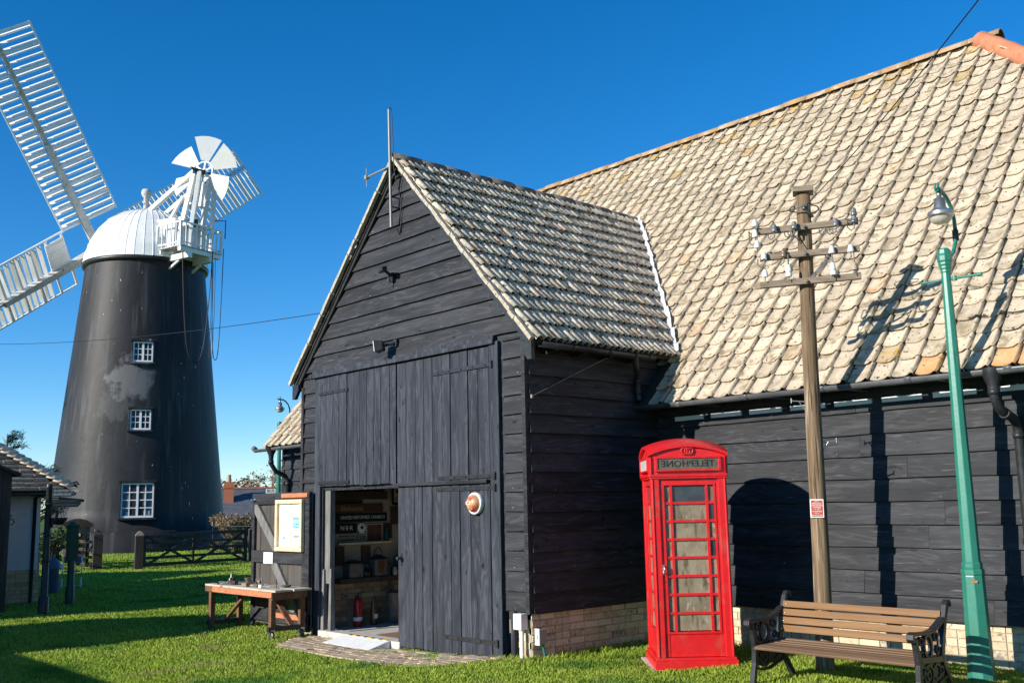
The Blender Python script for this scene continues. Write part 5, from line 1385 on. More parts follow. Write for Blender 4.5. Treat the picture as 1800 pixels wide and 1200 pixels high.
# ------------------------------------------------------------------ trestle table with old tools
def work_table():
    g = -0.09
    t = thing("work_table", "old work table with dark red edge and castors beside folded-back door", "table", (-13.3, 7.05, g))
    x0, x1, ya, yb, zt = -14.15, -12.12, 6.74, 7.30, 0.555
    mb = MB(); rnd = random.Random(2)
    for i in range(4):
        a, b = ya+(yb-ya)*i/4, ya+(yb-ya)*(i+1)/4
        mb.lohi((x0, a+0.002, zt-0.025), (x1+rnd.uniform(-0.02, 0.02), b-0.002, zt+rnd.uniform(-0.003, 0.003)))
    mb.build("table_top", TABLETOP, t, bevel=0.004)
    mb = MB(); mb.lohi((x0+0.25, ya-0.012, zt-0.10), (x1-0.06, ya+0.012, zt-0.026)); mb.build("front_apron", ORANGEWOOD, t, bevel=0.003)
    mb = MB(); mb.lohi((x1-0.12, ya+0.02, zt-0.13), (x1-0.09, yb-0.02, zt-0.026)); mb.lohi((x0+0.05, yb-0.03, zt-0.11), (x1-0.1, yb-0.005, zt-0.026)); mb.lohi((x0+0.02, ya-0.005, zt-0.10), (x0+0.25, ya+0.015, zt-0.026)); mb.build("apron", TABLEWOOD, t, bevel=0.003)
    for x in (x0+0.12, x1-0.16):
        for y in (ya+0.06, yb-0.06):
            mb = MB(); zb = g+0.13 if x > -13 else g
            mb.lohi((x-0.035, y-0.035, zb), (x+0.035, y+0.035, zt-0.026)); mb.build("leg", TABLEWOOD, t, bevel=0.004)
    mb = MB(); mb.lohi((x1-0.19, ya+0.0, g+0.11), (x1-0.13, yb, g+0.17)); mb.build("stretcher", BLACKPAINT, t)
    mb = MB(); mb.lohi((x0+0.09, ya, g+0.08), (x0+0.15, yb, g+0.14)); mb.build("stretcher", BLACKPAINT, t)
    mb = MB(); mb.bar((x0+0.14, (ya+yb)/2, g+0.14), (x0+0.85, (ya+yb)/2, zt-0.05), 0.05, 0.03); mb.build("diagonal_brace", TABLEWOOD, t)
    mb = MB(); mb.bar((x1-0.16, (ya+yb)/2+0.08, g+0.16), (x1-0.75, (ya+yb)/2+0.08, zt-0.05), 0.07, 0.03); mb.build("diagonal_brace", TABLEWOOD, t)
    for y in (ya+0.06, yb-0.06):
        mb = MB(); p = V3((x1-0.16, y-0.0, g+0.055))
        mb.lathe([(0.012, -0.016), (0.05, -0.016), (0.055, -0.01), (0.055, 0.01), (0.05, 0.016), (0.012, 0.016)], p, n=18, axis=Y); w = mb.build("castor", STEEL, t)
        mb = MB(); mb.bar(p+Y*0.024, p+Y*0.024+Z*0.08, 0.03, 0.006, up=X); mb.bar(p-Y*0.024, p-Y*0.024+Z*0.08, 0.03, 0.006, up=X); mb.lohi((x1-0.2, y-0.03, g+0.115), (x1-0.12, y+0.03, g+0.13)); mb.build("fork", GALV, w)
    G = "old tools laid out on the work table"
    z = zt+0.006
    def tool(name, label, fn, m, loc):
        mb = MB(); fn(mb, V3(loc)); tag(mb.build(name, m, None, loc, bevel=0.002, segs=1), label, "tool", G)
    tool("hammer", "claw hammer lying at the far left table end", lambda mb, p: (mb.tube([p+V3((-0.12, 0, 0.015)), p+V3((0.12, 0.06, 0.015))], 0.012, 8), mb.bar(p+V3((0.1, 0.1, 0.025)), p+V3((0.14, 0.01, 0.025)), 0.03, 0.03)), [STEEL], (-13.9, 6.9, z))
    tool("oil_can", "pale small oil can at the table's left end", lambda mb, p: (mb.lathe([(0.03, 0), (0.032, 0.01), (0.03, 0.05), (0.01, 0.07), (0.006, 0.12)], p, n=12)), [PVCWHITE], (-14.05, 7.1, z))
    tool("funnel", "small rusty funnel standing upright among the tools", lambda mb, p: (mb.lathe([(0.02, 0), (0.024, 0.03), (0.05, 0.085), (0.052, 0.09), (0.044, 0.085), (0.015, 0.03)], p, n=14)), [BROWNCERAMIC], (-13.45, 7.05, z))
    tool("wood_plane", "dark wooden block plane beside the rusty funnel", lambda mb, p: (mb.box(p+Z*0.025, (0.2, 0.055, 0.05)), mb.bar(p+V3((0, 0, 0.04)), p+V3((0.05, 0, 0.11)), 0.045, 0.012), mb.lathe([(0.018, 0.05), (0.02, 0.08), (0, 0.09)], p+V3((-0.07, 0, 0)), n=10)), [GATEWOOD], (-13.65, 6.93, z))
    tool("pliers", "open steel pliers near the front table edge", lambda mb, p: (mb.tube([p, p+V3((0.09, 0.03, 0.01)), p+V3((0.17, 0.02, 0.01))], 0.009, 6), mb.tube([p+V3((0, 0.03, 0)), p+V3((0.09, 0.03, 0.01)), p+V3((0.16, 0.06, 0.01))], 0.009, 6)), [STEEL], (-13.75, 6.8, z+0.005))
    tool("iron_bar", "long dark iron bar lying along the table", lambda mb, p: mb.bar(p+V3((-0.3, 0, 0.01)), p+V3((0.28, 0.06, 0.012)), 0.025, 0.02), [BLACKPAINT], (-13.85, 7.12, z))
    tool("spanner", "flat spanner lying left of the plane", lambda mb, p: (mb.bar(p+V3((-0.1, 0, 0.006)), p+V3((0.1, -0.03, 0.006)), 0.022, 0.01), mb.lathe([(0.03, 0), (0.03, 0.012), (0.014, 0.012), (0.014, 0)], p+V3((0.11, -0.032, 0)), n=8)), [STEEL], (-13.98, 6.83, z))
    tool("wooden_mallet", "small wooden mallet near the middle of the table", lambda mb, p: (mb.lathe([(0.03, -0.05), (0.034, 0), (0.03, 0.05)], p+Z*0.034, n=12, axis=X), mb.tube([p+V3((0, 0, 0.034)), p+V3((0.02, -0.2, 0.02))], 0.012, 8)), [ARMWOOD], (-13.2, 7.1, z))
    tool("clamp_frame", "open metal clamp with a hooped back among the tools", lambda mb, p: (mb.tube([p+V3((-0.08, 0, 0)), p+V3((-0.07, 0, 0.09)), p+V3((0.06, 0.02, 0.1)), p+V3((0.09, 0.02, 0.0))], 0.01, 6), mb.tube([p+V3((-0.08, 0, 0.02)), p+V3((0.0, 0, 0.02))], 0.012, 6)), [STEEL], (-13.0, 6.98, z))
    tool("wood_block", "pale wooden block beside the open metal clamp", lambda mb, p: mb.box(p+Z*0.025, (0.13, 0.06, 0.05)), [ARMWOOD], (-13.08, 6.83, z))
    tool("label_card", "small white card near the right front table corner", lambda mb, p: mb.box(p+Z*0.02, (0.07, 0.03, 0.04)), [PAPER], (-12.66, 6.83, z))
    tool("chisel", "short chisel with round handle by the white card", lambda mb, p: (mb.tube([p, p+V3((0.1, 0.03, 0.005))], 0.014, 8), mb.bar(p+V3((0.1, 0.03, 0.005)), p+V3((0.24, 0.07, 0.005)), 0.02, 0.006)), [BROWNCERAMIC], (-12.6, 6.95, z+0.01))
    tool("chain_coil", "rusty coil of chain at the table's right end", lambda mb, p: [mb.lathe([(0.05+0.01*k, 0.012*k), (0.065+0.01*k, 0.012*k+0.008), (0.05+0.01*k, 0.012*k+0.016)], p, n=12) for k in range(2)], [STEEL], (-12.48, 7.12, z))
    tool("wire_brush", "brown wire brush between mallet and white card", lambda mb, p: (mb.box(p+Z*0.03, (0.12, 0.03, 0.02)), mb.box(p+Z*0.01, (0.1, 0.024, 0.02)), mb.tube([p+V3((0.06, 0, 0.03)), p+V3((0.16, 0.02, 0.04))], 0.011, 6)), [BROWNCERAMIC], (-12.85, 6.86, z))
work_table()

# ------------------------------------------------------------------ windmill
MC = V3((-44.8, 18.05, 0))
def tar_material():
    m = mat("tarred_render", (0.016, 0.016, 0.0175), (0.029, 0.029, 0.031), rough=0.52, spec=0.2, scale=(0.6, 0.6, 0.35), detail=8, shift=False, bump=0.35, bscale=2.6, dist=0.03,
            spots=((0.058, 0.058, 0.06), (3.6, 3.6, 0.16), 0.54, 0.74), spots2=((0.4, 0.39, 0.38), (7, 7, 3), 0.715, 0.73))
    # the patch of flaked tar between the upper windows
    nt = m.node_tree; N = nt.nodes; L = nt.links
    b = N["Principled BSDF"]
    old = b.inputs['Base Color'].links[0].from_socket
    tc = N.new("ShaderNodeTexCoord")
    nz = N.new("ShaderNodeTexNoise"); nz.inputs['Scale'].default_value = 1.5; nz.inputs['Detail'].default_value = 10; nz.inputs['Roughness'].default_value = 0.68
    L.new(tc.outputs['Object'], nz.inputs['Vector'])
    add = None
    for (c, r, f) in (((2.72, -1.5, 7.05), 1.0, 0.9), ((2.5, -2.0, 5.9), 0.8, 0.3)):
        sub = N.new("ShaderNodeVectorMath"); sub.operation = 'DISTANCE'; L.new(tc.outputs['Object'], sub.inputs[0]); sub.inputs[1].default_value = c
        k = N.new("ShaderNodeMath"); k.operation = 'MULTIPLY_ADD'; L.new(nz.outputs['Fac'], k.inputs[0]); k.inputs[1].default_value = -2.4; L.new(sub.outputs['Value'], k.inputs[2])
        mr = N.new("ShaderNodeMapRange"); mr.inputs[1].default_value = r-1.2; mr.inputs[2].default_value = r-1.5; mr.inputs[3].default_value = 0; mr.inputs[4].default_value = f
        L.new(k.outputs[0], mr.inputs[0])
        if add is None: add = mr.outputs[0]
        else:
            mx = N.new("ShaderNodeMath"); mx.operation = 'MAXIMUM'; L.new(add, mx.inputs[0]); L.new(mr.outputs[0], mx.inputs[1]); add = mx.outputs[0]
    mix = N.new("ShaderNodeMix"); mix.data_type = 'RGBA'
    L.new(add, mix.inputs[0]); L.new(old, mix.inputs[6]); mix.inputs[7].default_value = (0.13, 0.13, 0.13, 1)
    L.new(mix.outputs[2], b.inputs['Base Color'])
    return m
TAR = tar_material()

def windmill():
    t = thing("windmill", "tall black tower windmill with white domed cap and four lattice sails", "windmill", tuple(MC))
    Rb, Rt, Zt = 3.83, 2.60, 12.42
    rad = lambda z: Rb+(Rt-Rb)*z/Zt
    mb = MB()
    prof = [(Rb+0.16, -0.3), (Rb+0.14, 0.72), (Rb+0.05, 0.78)]+[(rad(z), z) for z in np.linspace(0.78, Zt, 14)]
    mb.lathe(prof, MC, n=96)
    mb.build("tower", TAR, t)
    mb = MB(); mb.lathe([(Rt, Zt-0.02), (Rt+0.14, Zt+0.02), (Rt+0.16, Zt+0.18), (Rt+0.02, Zt+0.2)], MC, n=96); mb.build("curb", BLACKPAINT, t)
    A = V3((math.cos(R(195)), math.sin(R(195)), 0))                 # from tail to sails
    tl = R(8)
    AX = (A*math.cos(tl)+Z*math.sin(tl)).normalized()
    E = V3((math.sin(R(195)), -math.cos(R(195)), 0))
    if E.dot(V3((0.376, 0.926, 0))) < 0: E = -E
    UP = E.cross(AX)
    if UP.z < 0: UP = -UP
    # cap: boarded dome, one gore after another, drawn out along the windshaft
    mb = MB(); n = 44
    prof = [(2.8, 0), (2.77, 0.12), (2.68, 0.55), (2.5, 1.1), (2.2, 1.65), (1.8, 2.1), (1.33, 2.42), (0.85, 2.62), (0.4, 2.72), (0.0, 2.76)]
    vs = []
    for r, z in prof:
        for j in range(n):
            th = 2*math.pi*j/n
            vs.append(MC+Z*(Zt+0.17+z)+E*(r*math.cos(th)*0.97)+A*(r*math.sin(th)*1.0))
    fs = [(i*n+j, i*n+(j+1) % n, (i+1)*n+(j+1) % n, (i+1)*n+j) for i in range(len(prof)-1) for j in range(n)]
    mb.add(vs, fs, 0, False)
    for j in range(n):      # cover strips between the boards
        pts = [vs[i*n+j]+Z*0.005 for i in range(len(prof)-1)]
        mb.tube(pts, 0.012, 4, smooth=False)
    cap = mb.build("cap", WHITE, t)
    # block where the windshaft leaves the cap, and the dormer over the tail
    mb = MB(); mb.bar(MC+A*1.6+Z*13.2, MC+A*3.1+Z*13.45, 1.1, 1.0); mb.build("storm_hatch", WHITE, t, bevel=0.03)
    mb = MB(); mb.bar(MC-A*1.3+Z*13.6, MC-A*3.0+Z*13.5, 1.9, 1.7, w1=1.8, t1=1.6); mb.build("cap_dormer", WHITE, t, bevel=0.03)
    mb = MB(); q = MC+A*0.2-E*0.0; mb.lathe([(0.13, 14.9), (0.12, 16.05), (0.2, 16.1), (0.24, 16.25), (0.2, 16.4), (0.05, 16.45), (0, 16.46)], q, n=16); mb.build("vent_pipe", GREYWHITE, t)
    hub = MC+Z*13.5+AX*3.6
    mb = MB(); mb.tube([hub-AX*1.2, hub+AX*0.35], 0.32, 14); mb.bar(hub-E*0.45+AX*0.1, hub+E*0.45+AX*0.1, 0.5, 0.5, up=UP); mb.bar(hub-UP*0.45+AX*0.1, hub+UP*0.45+AX*0.1, 0.5, 0.5, up=E); mb.build("windshaft_end", GREYWHITE, t)
    # sails
    L = 10.5
    AX0 = AX; wth = R(19)
    for k, ang in enumerate((38, 128, 218, 308)):
        th = R(ang)
        r_ = E*math.cos(th)+UP*math.sin(th)
        cw0 = E*math.cos(th-math.pi/2)+UP*math.sin(th-math.pi/2)
        cw = cw0*math.cos(wth)-AX0*math.sin(wth); AX = AX0*math.cos(wth)+cw0*math.sin(wth)
        P = lambda r, s, d=0.0: hub+r_*r+cw*s+AX*(0.12+d)
        mb = MB()
        mb.bar(P(0.2, 0), P(5.4, 0), 0.36, 0.34, up=AX, w1=0.26, t1=0.24)
        mb.bar(P(2.2, 0, 0.16), P(L+0.05, 0, 0.1), 0.25, 0.2, up=AX, w1=0.15, t1=0.12)
        sail = mb.build("sail", GREYWHITE, t)
        wl, wr = -1.1, 1.7
        i0, i1 = 1.55, L
        nb = 10
        mb = MB()
        bars = [i0+(i1-i0)*i/nb for i in range(nb+1)]
        for i, r in enumerate(bars):
            tw = 0.10*(1-i/nb)
            mb.bar(P(r, wl, 0.14-tw), P(r, wr, 0.14+tw), 0.05, 0.11, up=r_)
        for s_, tws in ((wl, -1), (wr, 1)):
            mb.bar(P(i0-0.08, s_, 0.14+tws*0.1), P(i1+0.08, s_, 0.14), 0.07, 0.06, up=AX)
        mb.build("sail_frame", WHITE, sail)
        mb = MB(); rnd = random.Random(k)
        for i in range(nb):
            for j in range(3):
                r = bars[i]+(bars[i+1]-bars[i])*(j+0.5)/3
                if k == 2 and r < 2.6: continue
                for a, b_ in ((wl+0.04, -0.17), (0.17, wr-0.04)):
                    o = R(70+rnd.uniform(-6, 6))
                    chord = (r_*math.cos(o)+AX*math.sin(o))*0.235
                    c0, c1 = P(r, a, 0.14), P(r, b_, 0.14)
                    nn = cw.cross(chord).normalized()*0.012
                    mb.hexa([c0-chord*0.5-nn, c1-chord*0.5-nn, c1+chord*0.5-nn, c0+chord*0.5-nn, c0-chord*0.5+nn, c1-chord*0.5+nn, c1+chord*0.5+nn, c0+chord*0.5+nn])
        mb.build("shutter_row", WHITE, sail)
        if k == 2:
            mb = MB(); mb.bar(P(1.6, 0.85, 0.12), P(2.6, 0.85, 0.12), 1.35, 0.05, up=AX)
            for q in range(4): mb.bar(P(1.6, 0.3+0.36*q, 0.08), P(2.6, 0.3+0.36*q, 0.08), 0.03, 0.05, up=AX)
            mb.build("solid_panel", WHITE, sail)
        mb = MB(); mb.bar(P(0.6, 0.12, -0.12), P(L*0.97, 0.06, 0.0), 0.04, 0.05, up=AX)
        for r in bars[1:-1:2]: mb.tube([P(r, -0.02, 0.0), P(r+0.15, 0.12, -0.16)], 0.03, 6)
        mb.build("shutter_bar", GREYWHITE, sail)
    # fan stage
    B = -A
    st = MC+Z*12.75-E*0.1
    Q = lambda a, e, z: st+B*(a-0.45)+E*e*0.74+Z*z
    mb = MB()
    for e in (-0.8, 0.8): mb.bar(Q(1.5, e, -0.2), Q(4.3, e, -0.2), 0.22, 0.26)
    mb.bar(Q(4.2, -1.5, 0.0), Q(4.2, 1.5, 0.0), 0.2, 0.2); mb.bar(Q(2.9, -1.5, 0.0), Q(2.9, 1.5, 0.0), 0.18, 0.18)
    for e in (-0.8, 0.8): mb.bar(Q(2.9, e, -0.3), Q(2.3, e, -0.95), 0.14, 0.14); mb.bar(Q(3.6, e, -0.34), Q(2.4, e, -0.9), 0.1, 0.1)
    mb.build("fan_stage_beams", WHITE, t, bevel=0.01)
    mb = MB()
    for i in range(9): mb.bar(Q(2.75+0.19*i, -1.55, 0.13), Q(2.75+0.19*i, 1.55, 0.13), 0.17, 0.04)
    mb.build("fan_stage_floor", GREYWHITE, t)
    mb = MB()
    cs = [(2.75, -1.5), (4.3, -1.5), (4.3, 1.5), (2.75, 1.5)]
    for (a0, e0), (a1, e1) in zip(cs, cs[1:]):
        mb.bar(Q(a0, e0, 1.2), Q(a1, e1, 1.2), 0.07, 0.06); mb.bar(Q(a0, e0, 0.3), Q(a1, e1, 0.3), 0.05, 0.05)
        n = 8 if abs(e1-e0) > 0.1 else 5
        for i in range(n+1):
            if i == 0 and (a0, e0) != cs[0]: continue
            f = i/n; w = 0.09 if i in (0, n) else 0.045
            mb.bar(Q(a0+(a1-a0)*f, e0+(e1-e0)*f, 0.1), Q(a0+(a1-a0)*f, e0+(e1-e0)*f, 1.22), w, w)
    mb.build("railing", WHITE, t)
    FH = MC+B*3.85+Z*16.45
    mb = MB()
    for e in (-0.55, 0.55):
        mb.bar(Q(3.35, e*1.5, 0.0), FH+E*e*0.8-B*0.2-Z*0.1, 0.2, 0.2); mb.bar(Q(4.15, e*1.5, 0.0), FH+E*e*0.8+B*0.15-Z*0.1, 0.17, 0.17)
        mb.bar(Q(0.6, e, 2.1), FH+E*e*0.8-B*0.1, 0.18, 0.2); mb.bar(Q(2.3, e*1.4, 1.0), Q(3.55, e*1.1, 2.6), 0.12, 0.12)
        mb.bar(Q(3.4, e*1.3, 1.25), Q(4.15, e*1.3, 1.25), 0.12, 0.14)
    mb.bar(Q(3.4, -0.7, 1.6), Q(3.4, 0.7, 1.6), 0.12, 0.14); mb.bar(Q(4.0, -0.6, 2.2), Q(3.9, 0.6, 2.2), 0.1, 0.1)
    mb.build("fan_frame", WHITE, t, bevel=0.01)
    mb = MB(); mb.tube([FH-E*0.8, FH+E*0.8], 0.06, 10); mb.box(FH-E*0.35-Z*0.06, (0.25, 0.5, 0.18)); mb.tube([FH-E*0.3, Q(3.75, -0.2, 1.5)], 0.035, 8)
    mb.lathe([(0.05, -0.12), (0.2, -0.1), (0.2, 0.1), (0.05, 0.12)], Q(3.75, -0.1, 1.45), n=14, axis=E); mb.box(Q(3.95, -0.3, 1.35), (0.4, 0.3, 0.3)); mb.build("fan_gearing", BLACKPAINT, t)
    # fantail: six blades on a ring
    fa = (E*math.cos(R(14))+A*math.sin(R(14))).normalized()
    f1 = fa.cross(Z).normalized()
    if f1.dot(B) < 0: f1 = -f1
    mb = MB()
    C0 = FH-fa*0.1
    k = 32
    mb.tube([C0+(f1*math.cos(2*math.pi*i/k)+Z*math.sin(2*math.pi*i/k))*0.46 for i in range(k+1)], 0.045, 8)
    mb.lathe([(0.1, -0.1), (0.14, 0), (0.1, 0.1)], C0, n=12, axis=fa)
    for i in range(6):
        a = R(22+60*i); d = f1*math.cos(a)+Z*math.sin(a)
        mb.bar(C0+d*0.08, C0+d*1.5, 0.06, 0.05, up=fa)
    fan = mb.build("fantail", WHITE, t)
    for i in range(6):
        a = R(22+60*i); d = f1*math.cos(a)+Z*math.sin(a); s_ = fa.cross(d)
        s2 = (s_*math.cos(R(24))+fa*math.sin(R(24)))
        nn = d.cross(s2).normalized()*0.015
        mb = MB()
        outline = [(0.5, -0.18), (0.5, 0.18), (1.52, 0.6)]+[(1.62*math.cos(q)+0.0, 1.62*math.sin(q)) for q in (0.36, 0.18, 0, -0.18, -0.36)]+[(1.52, -0.6)]
        pts = [C0+d*p+s2*q-nn-fa*0.04 for p, q in outline]
        kk = len(pts)
        mb.add(pts+[p+nn*2 for p in pts], [tuple(range(kk))[::-1], tuple(range(kk, 2*kk))]+[(x, (x+1) % kk, kk+(x+1) % kk, kk+x) for x in range(kk)])
        mb.build("fan_blade", FANPALE, fan)
    # endless chain and ropes hanging from the stage
    V = V3((0.926, -0.376, 0)); Rr = V3((0.376, 0.926, 0))
    def loop(p0, p1, bottom, n=24):
        p0, p1 = V3(p0), V3(p1); pts = []
        for i in range(n+1):
            f = i/n; s_ = 2*f-1
            x = p0+(p1-p0)*f
            zz = bottom+(p0.z-bottom)*(abs(s_)**3.2)
            pts.append(V3((x.x, x.y, zz)))
        return pts
    mb = MB()
    ca = MC+V*3.35+Rr*1.45; cb = MC+V*2.9+Rr*2.75
    mb.tube(loop((ca.x, ca.y, 12.9), (cb.x, cb.y, 12.9), 7.9), 0.022, 6)
    cc = Q(4.25, 0.9, -0.2); cd = Q(4.25, 1.75, 0.9)
    mb.tube(loop((cc.x, cc.y, 13.2), (cd.x, cd.y, 14.2), 8.1), 0.018, 6)
    for e in (0.95, 1.05, 1.2): mb.tube([Q(4.2, e, -0.1), Q(4.2, e+0.02, -2.5), Q(4.15, e, -4.6)], 0.012, 5)
    mb.tube([Q(4.25, 0.9, 1.6), Q(4.3, 1.8, 1.75), Q(4.3, 1.78, 0.9)], 0.025, 6)
    mb.build("hanging_rope", WIRE, t)
    # three casement windows towards the lawn
    nv = V3((0.926, -0.376, 0)); uv = Z.cross(nv)
    bt = math.atan((Rb-Rt)/Zt)
    for z, w, h in ((8.27, 0.80, 0.9), (5.36, 0.82, 0.88), (2.02, 1.26, 1.42)):
        nz_ = (nv*math.cos(bt)+Z*math.sin(bt)); vz = nz_.cross(uv)
        c = MC+nv*(rad(z)+0.0)+Z*z
        a = (uv, nz_, vz)
        Bx = lambda mb, x0, x1, z0, z1, d0, d1, m=0: mb.box(c+uv*(x0+x1)/2+vz*(z0+z1)/2+nz_*(d0+d1)/2, (x1-x0, d1-d0, z1-z0), m, a)
        mb = MB()
        H2, W2 = h/2, w/2
        f = 0.055
        Bx(mb, -W2, W2, -H2, -H2+f*1.6, -0.1, 0.035); Bx(mb, -W2, W2, H2-f, H2, -0.1, 0.03)
        Bx(mb, -W2, -W2+f, -H2+f*1.6, H2-f, -0.1, 0.03); Bx(mb, W2-f, W2, -H2+f*1.6, H2-f, -0.1, 0.03); Bx(mb, -f*0.8, f*0.8, -H2+f*1.6, H2-f, -0.1, 0.034)
        rows = 4 if h > 1.2 else 3
        g = 0.02 if h > 1.2 else 0.016
        for s_ in (-1, 1):
            xm = s_*(W2-f+f*0.8)/2
            Bx(mb, xm-g, xm+g, -H2+f*1.6, H2-f, -0.05, 0.018)
            for i in range(1, rows):
                zz = -H2+f*1.6+(h-f*2.6)*i/rows
                Bx(mb, min(s_*f*0.8, s_*(W2-f)), max(s_*f*0.8, s_*(W2-f)), zz-g, zz+g, -0.05, 0.017)
        wn_ = mb.build("window", WHITETRIM, t)
        mb = MB(); Bx(mb, -W2+0.02, W2-0.02, -H2+0.03, H2-0.02, -0.06, -0.01)
        if h > 1.2:
            for (xa, xb, za, zb) in ((-0.4, -0.18, -0.35, 0.2), (-0.42, -0.1, -0.62, -0.45), (0.18, 0.36, -0.2, 0.3), (0.2, 0.5, -0.6, -0.42)):
                Bx(mb, xa, xb, za, zb, -0.02, -0.008, 1)
        mb.build("pane", [PANE, GREYPRINT], wn_)
        mb = MB()
        for s_ in (-1, 1): Bx(mb, min(s_*W2, s_*(W2+0.06)), max(s_*W2, s_*(W2+0.06)), -H2-0.02, H2+0.08, -0.1, 0.075)
        Bx(mb, -W2-0.1, W2+0.1, H2+0.01, H2+0.10, -0.1, 0.14); Bx(mb, -W2-0.1, W2+0.1, -H2-0.09, -H2-0.002, -0.1, 0.15)
        mb.build("surround", TAR, wn_, bevel=0.01)
windmill()

# ------------------------------------------------------------------ left: toilet building, dark shed, signpost and small things
def pantry_building():
    t = thing("brick_outbuilding", "low pale rendered outbuilding with hipped brown tile roof beside the fingerpost", "outbuilding", (-22.5, 5.0, -0.09))
    xw, ya, yb = -21.0, -1.5, 6.55
    xb = -25.5
    mb = MB(); mb.lohi((xb, ya, 0.5), (xw, yb, 2.06)); mb.build("wall", RENDERWALL, t)
    mb = MB(); bricks(mb, (xw+0.03, ya, 0), Y, X, yb-ya+0.03, -0.14, 0.54, m_mortar=1); bricks(mb, (xb, yb+0.03, 0), X, Y, xw-xb, -0.14, 0.54); mb.lohi((xb, ya, -0.14), (xw-0.05, yb-0.05, 0.5), 1); mb.build("brick_plinth", [OUTBRICK, MORTAR], t)
    # hipped roof in plain tile with bonnet hips
    ov = 0.32; ez = 2.05
    x0, x1, y0, y1 = xb-ov, xw+ov, ya-ov, yb+0.48
    hx = (x0+x1)/2; rh = 1.95; run = (x1-x0)/2
    ry0, ry1 = y0+run, y1-run*1.0
    mb = MB()
    flat = [(0.0, 0.0), (0.5, 0.003), (1.0, 0.0)]
    v = V3((-run, 0, rh)).normalized(); sl = math.hypot(run, rh)
    k1 = lambda p: y0+(x1-p.x) < p.y < y1-(x1-p.x)
    tiles(mb, (x1+0.02, y0, ez-0.02), Y, v, y1-y0, 22, sl/22, 0.235, flat, k1, 51, 0, tilt=0.028, thick=0.022, jit=0.005)
    v2 = V3((0, -run, rh)).normalized()
    k2 = lambda p: x0+(y1-p.y) < p.x < x1-(y1-p.y)
    tiles(mb, (x0, y1+0.02, ez-0.02), X, v2, x1-x0, 22, sl/22, 0.235, flat, k2, 52, 0, tilt=0.028, thick=0.022, jit=0.005)
    pk1, pk0 = V3((hx, ry1, ez+rh)), V3((hx, ry0, ez+rh))
    for q in ([(x1, y0, ez), (x1, y1, ez), pk1, pk0], [(x1, y1, ez), (x0, y1, ez), pk1], [(x0, y1, ez), (x0, y0, ez), pk0, pk1], [(x0, y0, ez), (x1, y0, ez), pk0]):
        quadbox(mb, [V3(p)-Z*0.02 for p in q], 0.06, 1)
    roof = mb.build("roof", [OLDTILE, INNERDARK], t)
    mb = MB()
    c = V3((x1, y1, ez)); d = (pk1-c).normalized(); n = int((pk1-c).length/0.155)
    sd = d.cross(Z).normalized(); nn = sd.cross(d)
    for i in range(n):
        p = c+d*(i*0.155)+nn*(0.02)
        vs = []
        for (s, lift) in ((0, 0.055), (0.24, 0.0)):
            for j in range(9):
                th = math.pi*j/8; vs.append(p+d*s+sd*math.cos(th)*0.125+nn*(math.sin(th)*0.10+lift-0.03))
        vs += [q-nn*0.022 for q in vs[:9]]
        mb.add(vs, [(j, j+1, 10+j, 9+j) for j in range(8)]+[(j, 18+j, 19+j, j+1) for j in range(8)], 0, True)
    mb.build("hip_tile_run", HIPTILE, roof)
    mb = MB(); gutter_run(mb, (x1+0.03, y0, ez-0.06), (x1+0.03, y1, ez-0.06), 0.05); gutter_run(mb, (x0, y1+0.03, ez-0.06), (x1, y1+0.03, ez-0.06), 0.05); mb.tube([(xw+0.05, yb-0.12, -0.1), (xw+0.05, yb-0.12, 1.9), (x1, yb, 2.0)], 0.035, 8); mb.lohi((xw-0.1, ya, 1.95), (xw+0.06, yb+0.1, 2.03)); mb.tube([(x1+0.03, y1-0.1, ez+0.1), (x1+0.06, y1+0.05, ez+0.16), (x1+0.05, y1+0.1, ez+0.1)], 0.015, 6); mb.build("gutter", BLACKPAINT, t)
    s = thing("wheelchair_sign", "small white sign with a wheelchair symbol on the pale wall", "sign", (xw+0.01, 5.55, 1.4))
    p = V3((xw+0.012, 6.02, 1.5))
    mb = MB(); mb.box(p, (0.012, 0.17, 0.3)); mb.build("plate", SIGNWHITE, s)
    mb = MB(); k = 14; q = lambda y, z: p+V3((0.01, y, z))
    mb.tube([q(0.045*math.cos(a), -0.05+0.05*math.sin(a)) for a in [R(100+300*i/k) for i in range(k)]], 0.008, 6); mb.lathe([(0.016, 0), (0, 0.006)], q(-0.01, 0.08), n=10, axis=X)
    mb.tube([q(-0.01, 0.055), q(-0.005, 0.0), q(0.04, -0.0), q(0.055, -0.06)], 0.009, 6); mb.build("symbol", INKBLACK, s)
pantry_building()

def dark_shed():
    t = thing("timber_shed", "dark boarded timber shed with sloping roof in front of pale outbuilding", "shed", (-21, 3.5, -0.09))
    mb = MB(); rnd = random.Random(6)
    x = -19.42
    # end wall facing the lawn: upright boards under a lean-to slope
    y = -3.0
    while y < 5.42:
        h = 2.35+(5.5-y)*0.42 if y > 2 else 3.85
        mb.lohi((x-0.03, y+0.004, -0.12), (x+rnd.uniform(-0.004, 0.006), y+0.146, h)); y += 0.15
    mb.lohi((-20.7, -3.0, -0.1), (x-0.02, 5.5, 2.32)); mb.build("wall", SHEDWOOD, t)
    mb = MB(); quadbox(mb, [(x+0.1, 5.68, 2.31), (-20.8, 5.68, 2.31), (-20.8, 2.0, 3.88), (x+0.12, 2.0, 3.88)], 0.05); quadbox(mb, [(x+0.12, 2.0, 3.88), (-20.8, 2.0, 3.88), (-20.8, -3.2, 3.88), (x+0.12, -3.2, 3.88)], 0.05); mb.build("roof", INNERDARK, t)
dark_shed()

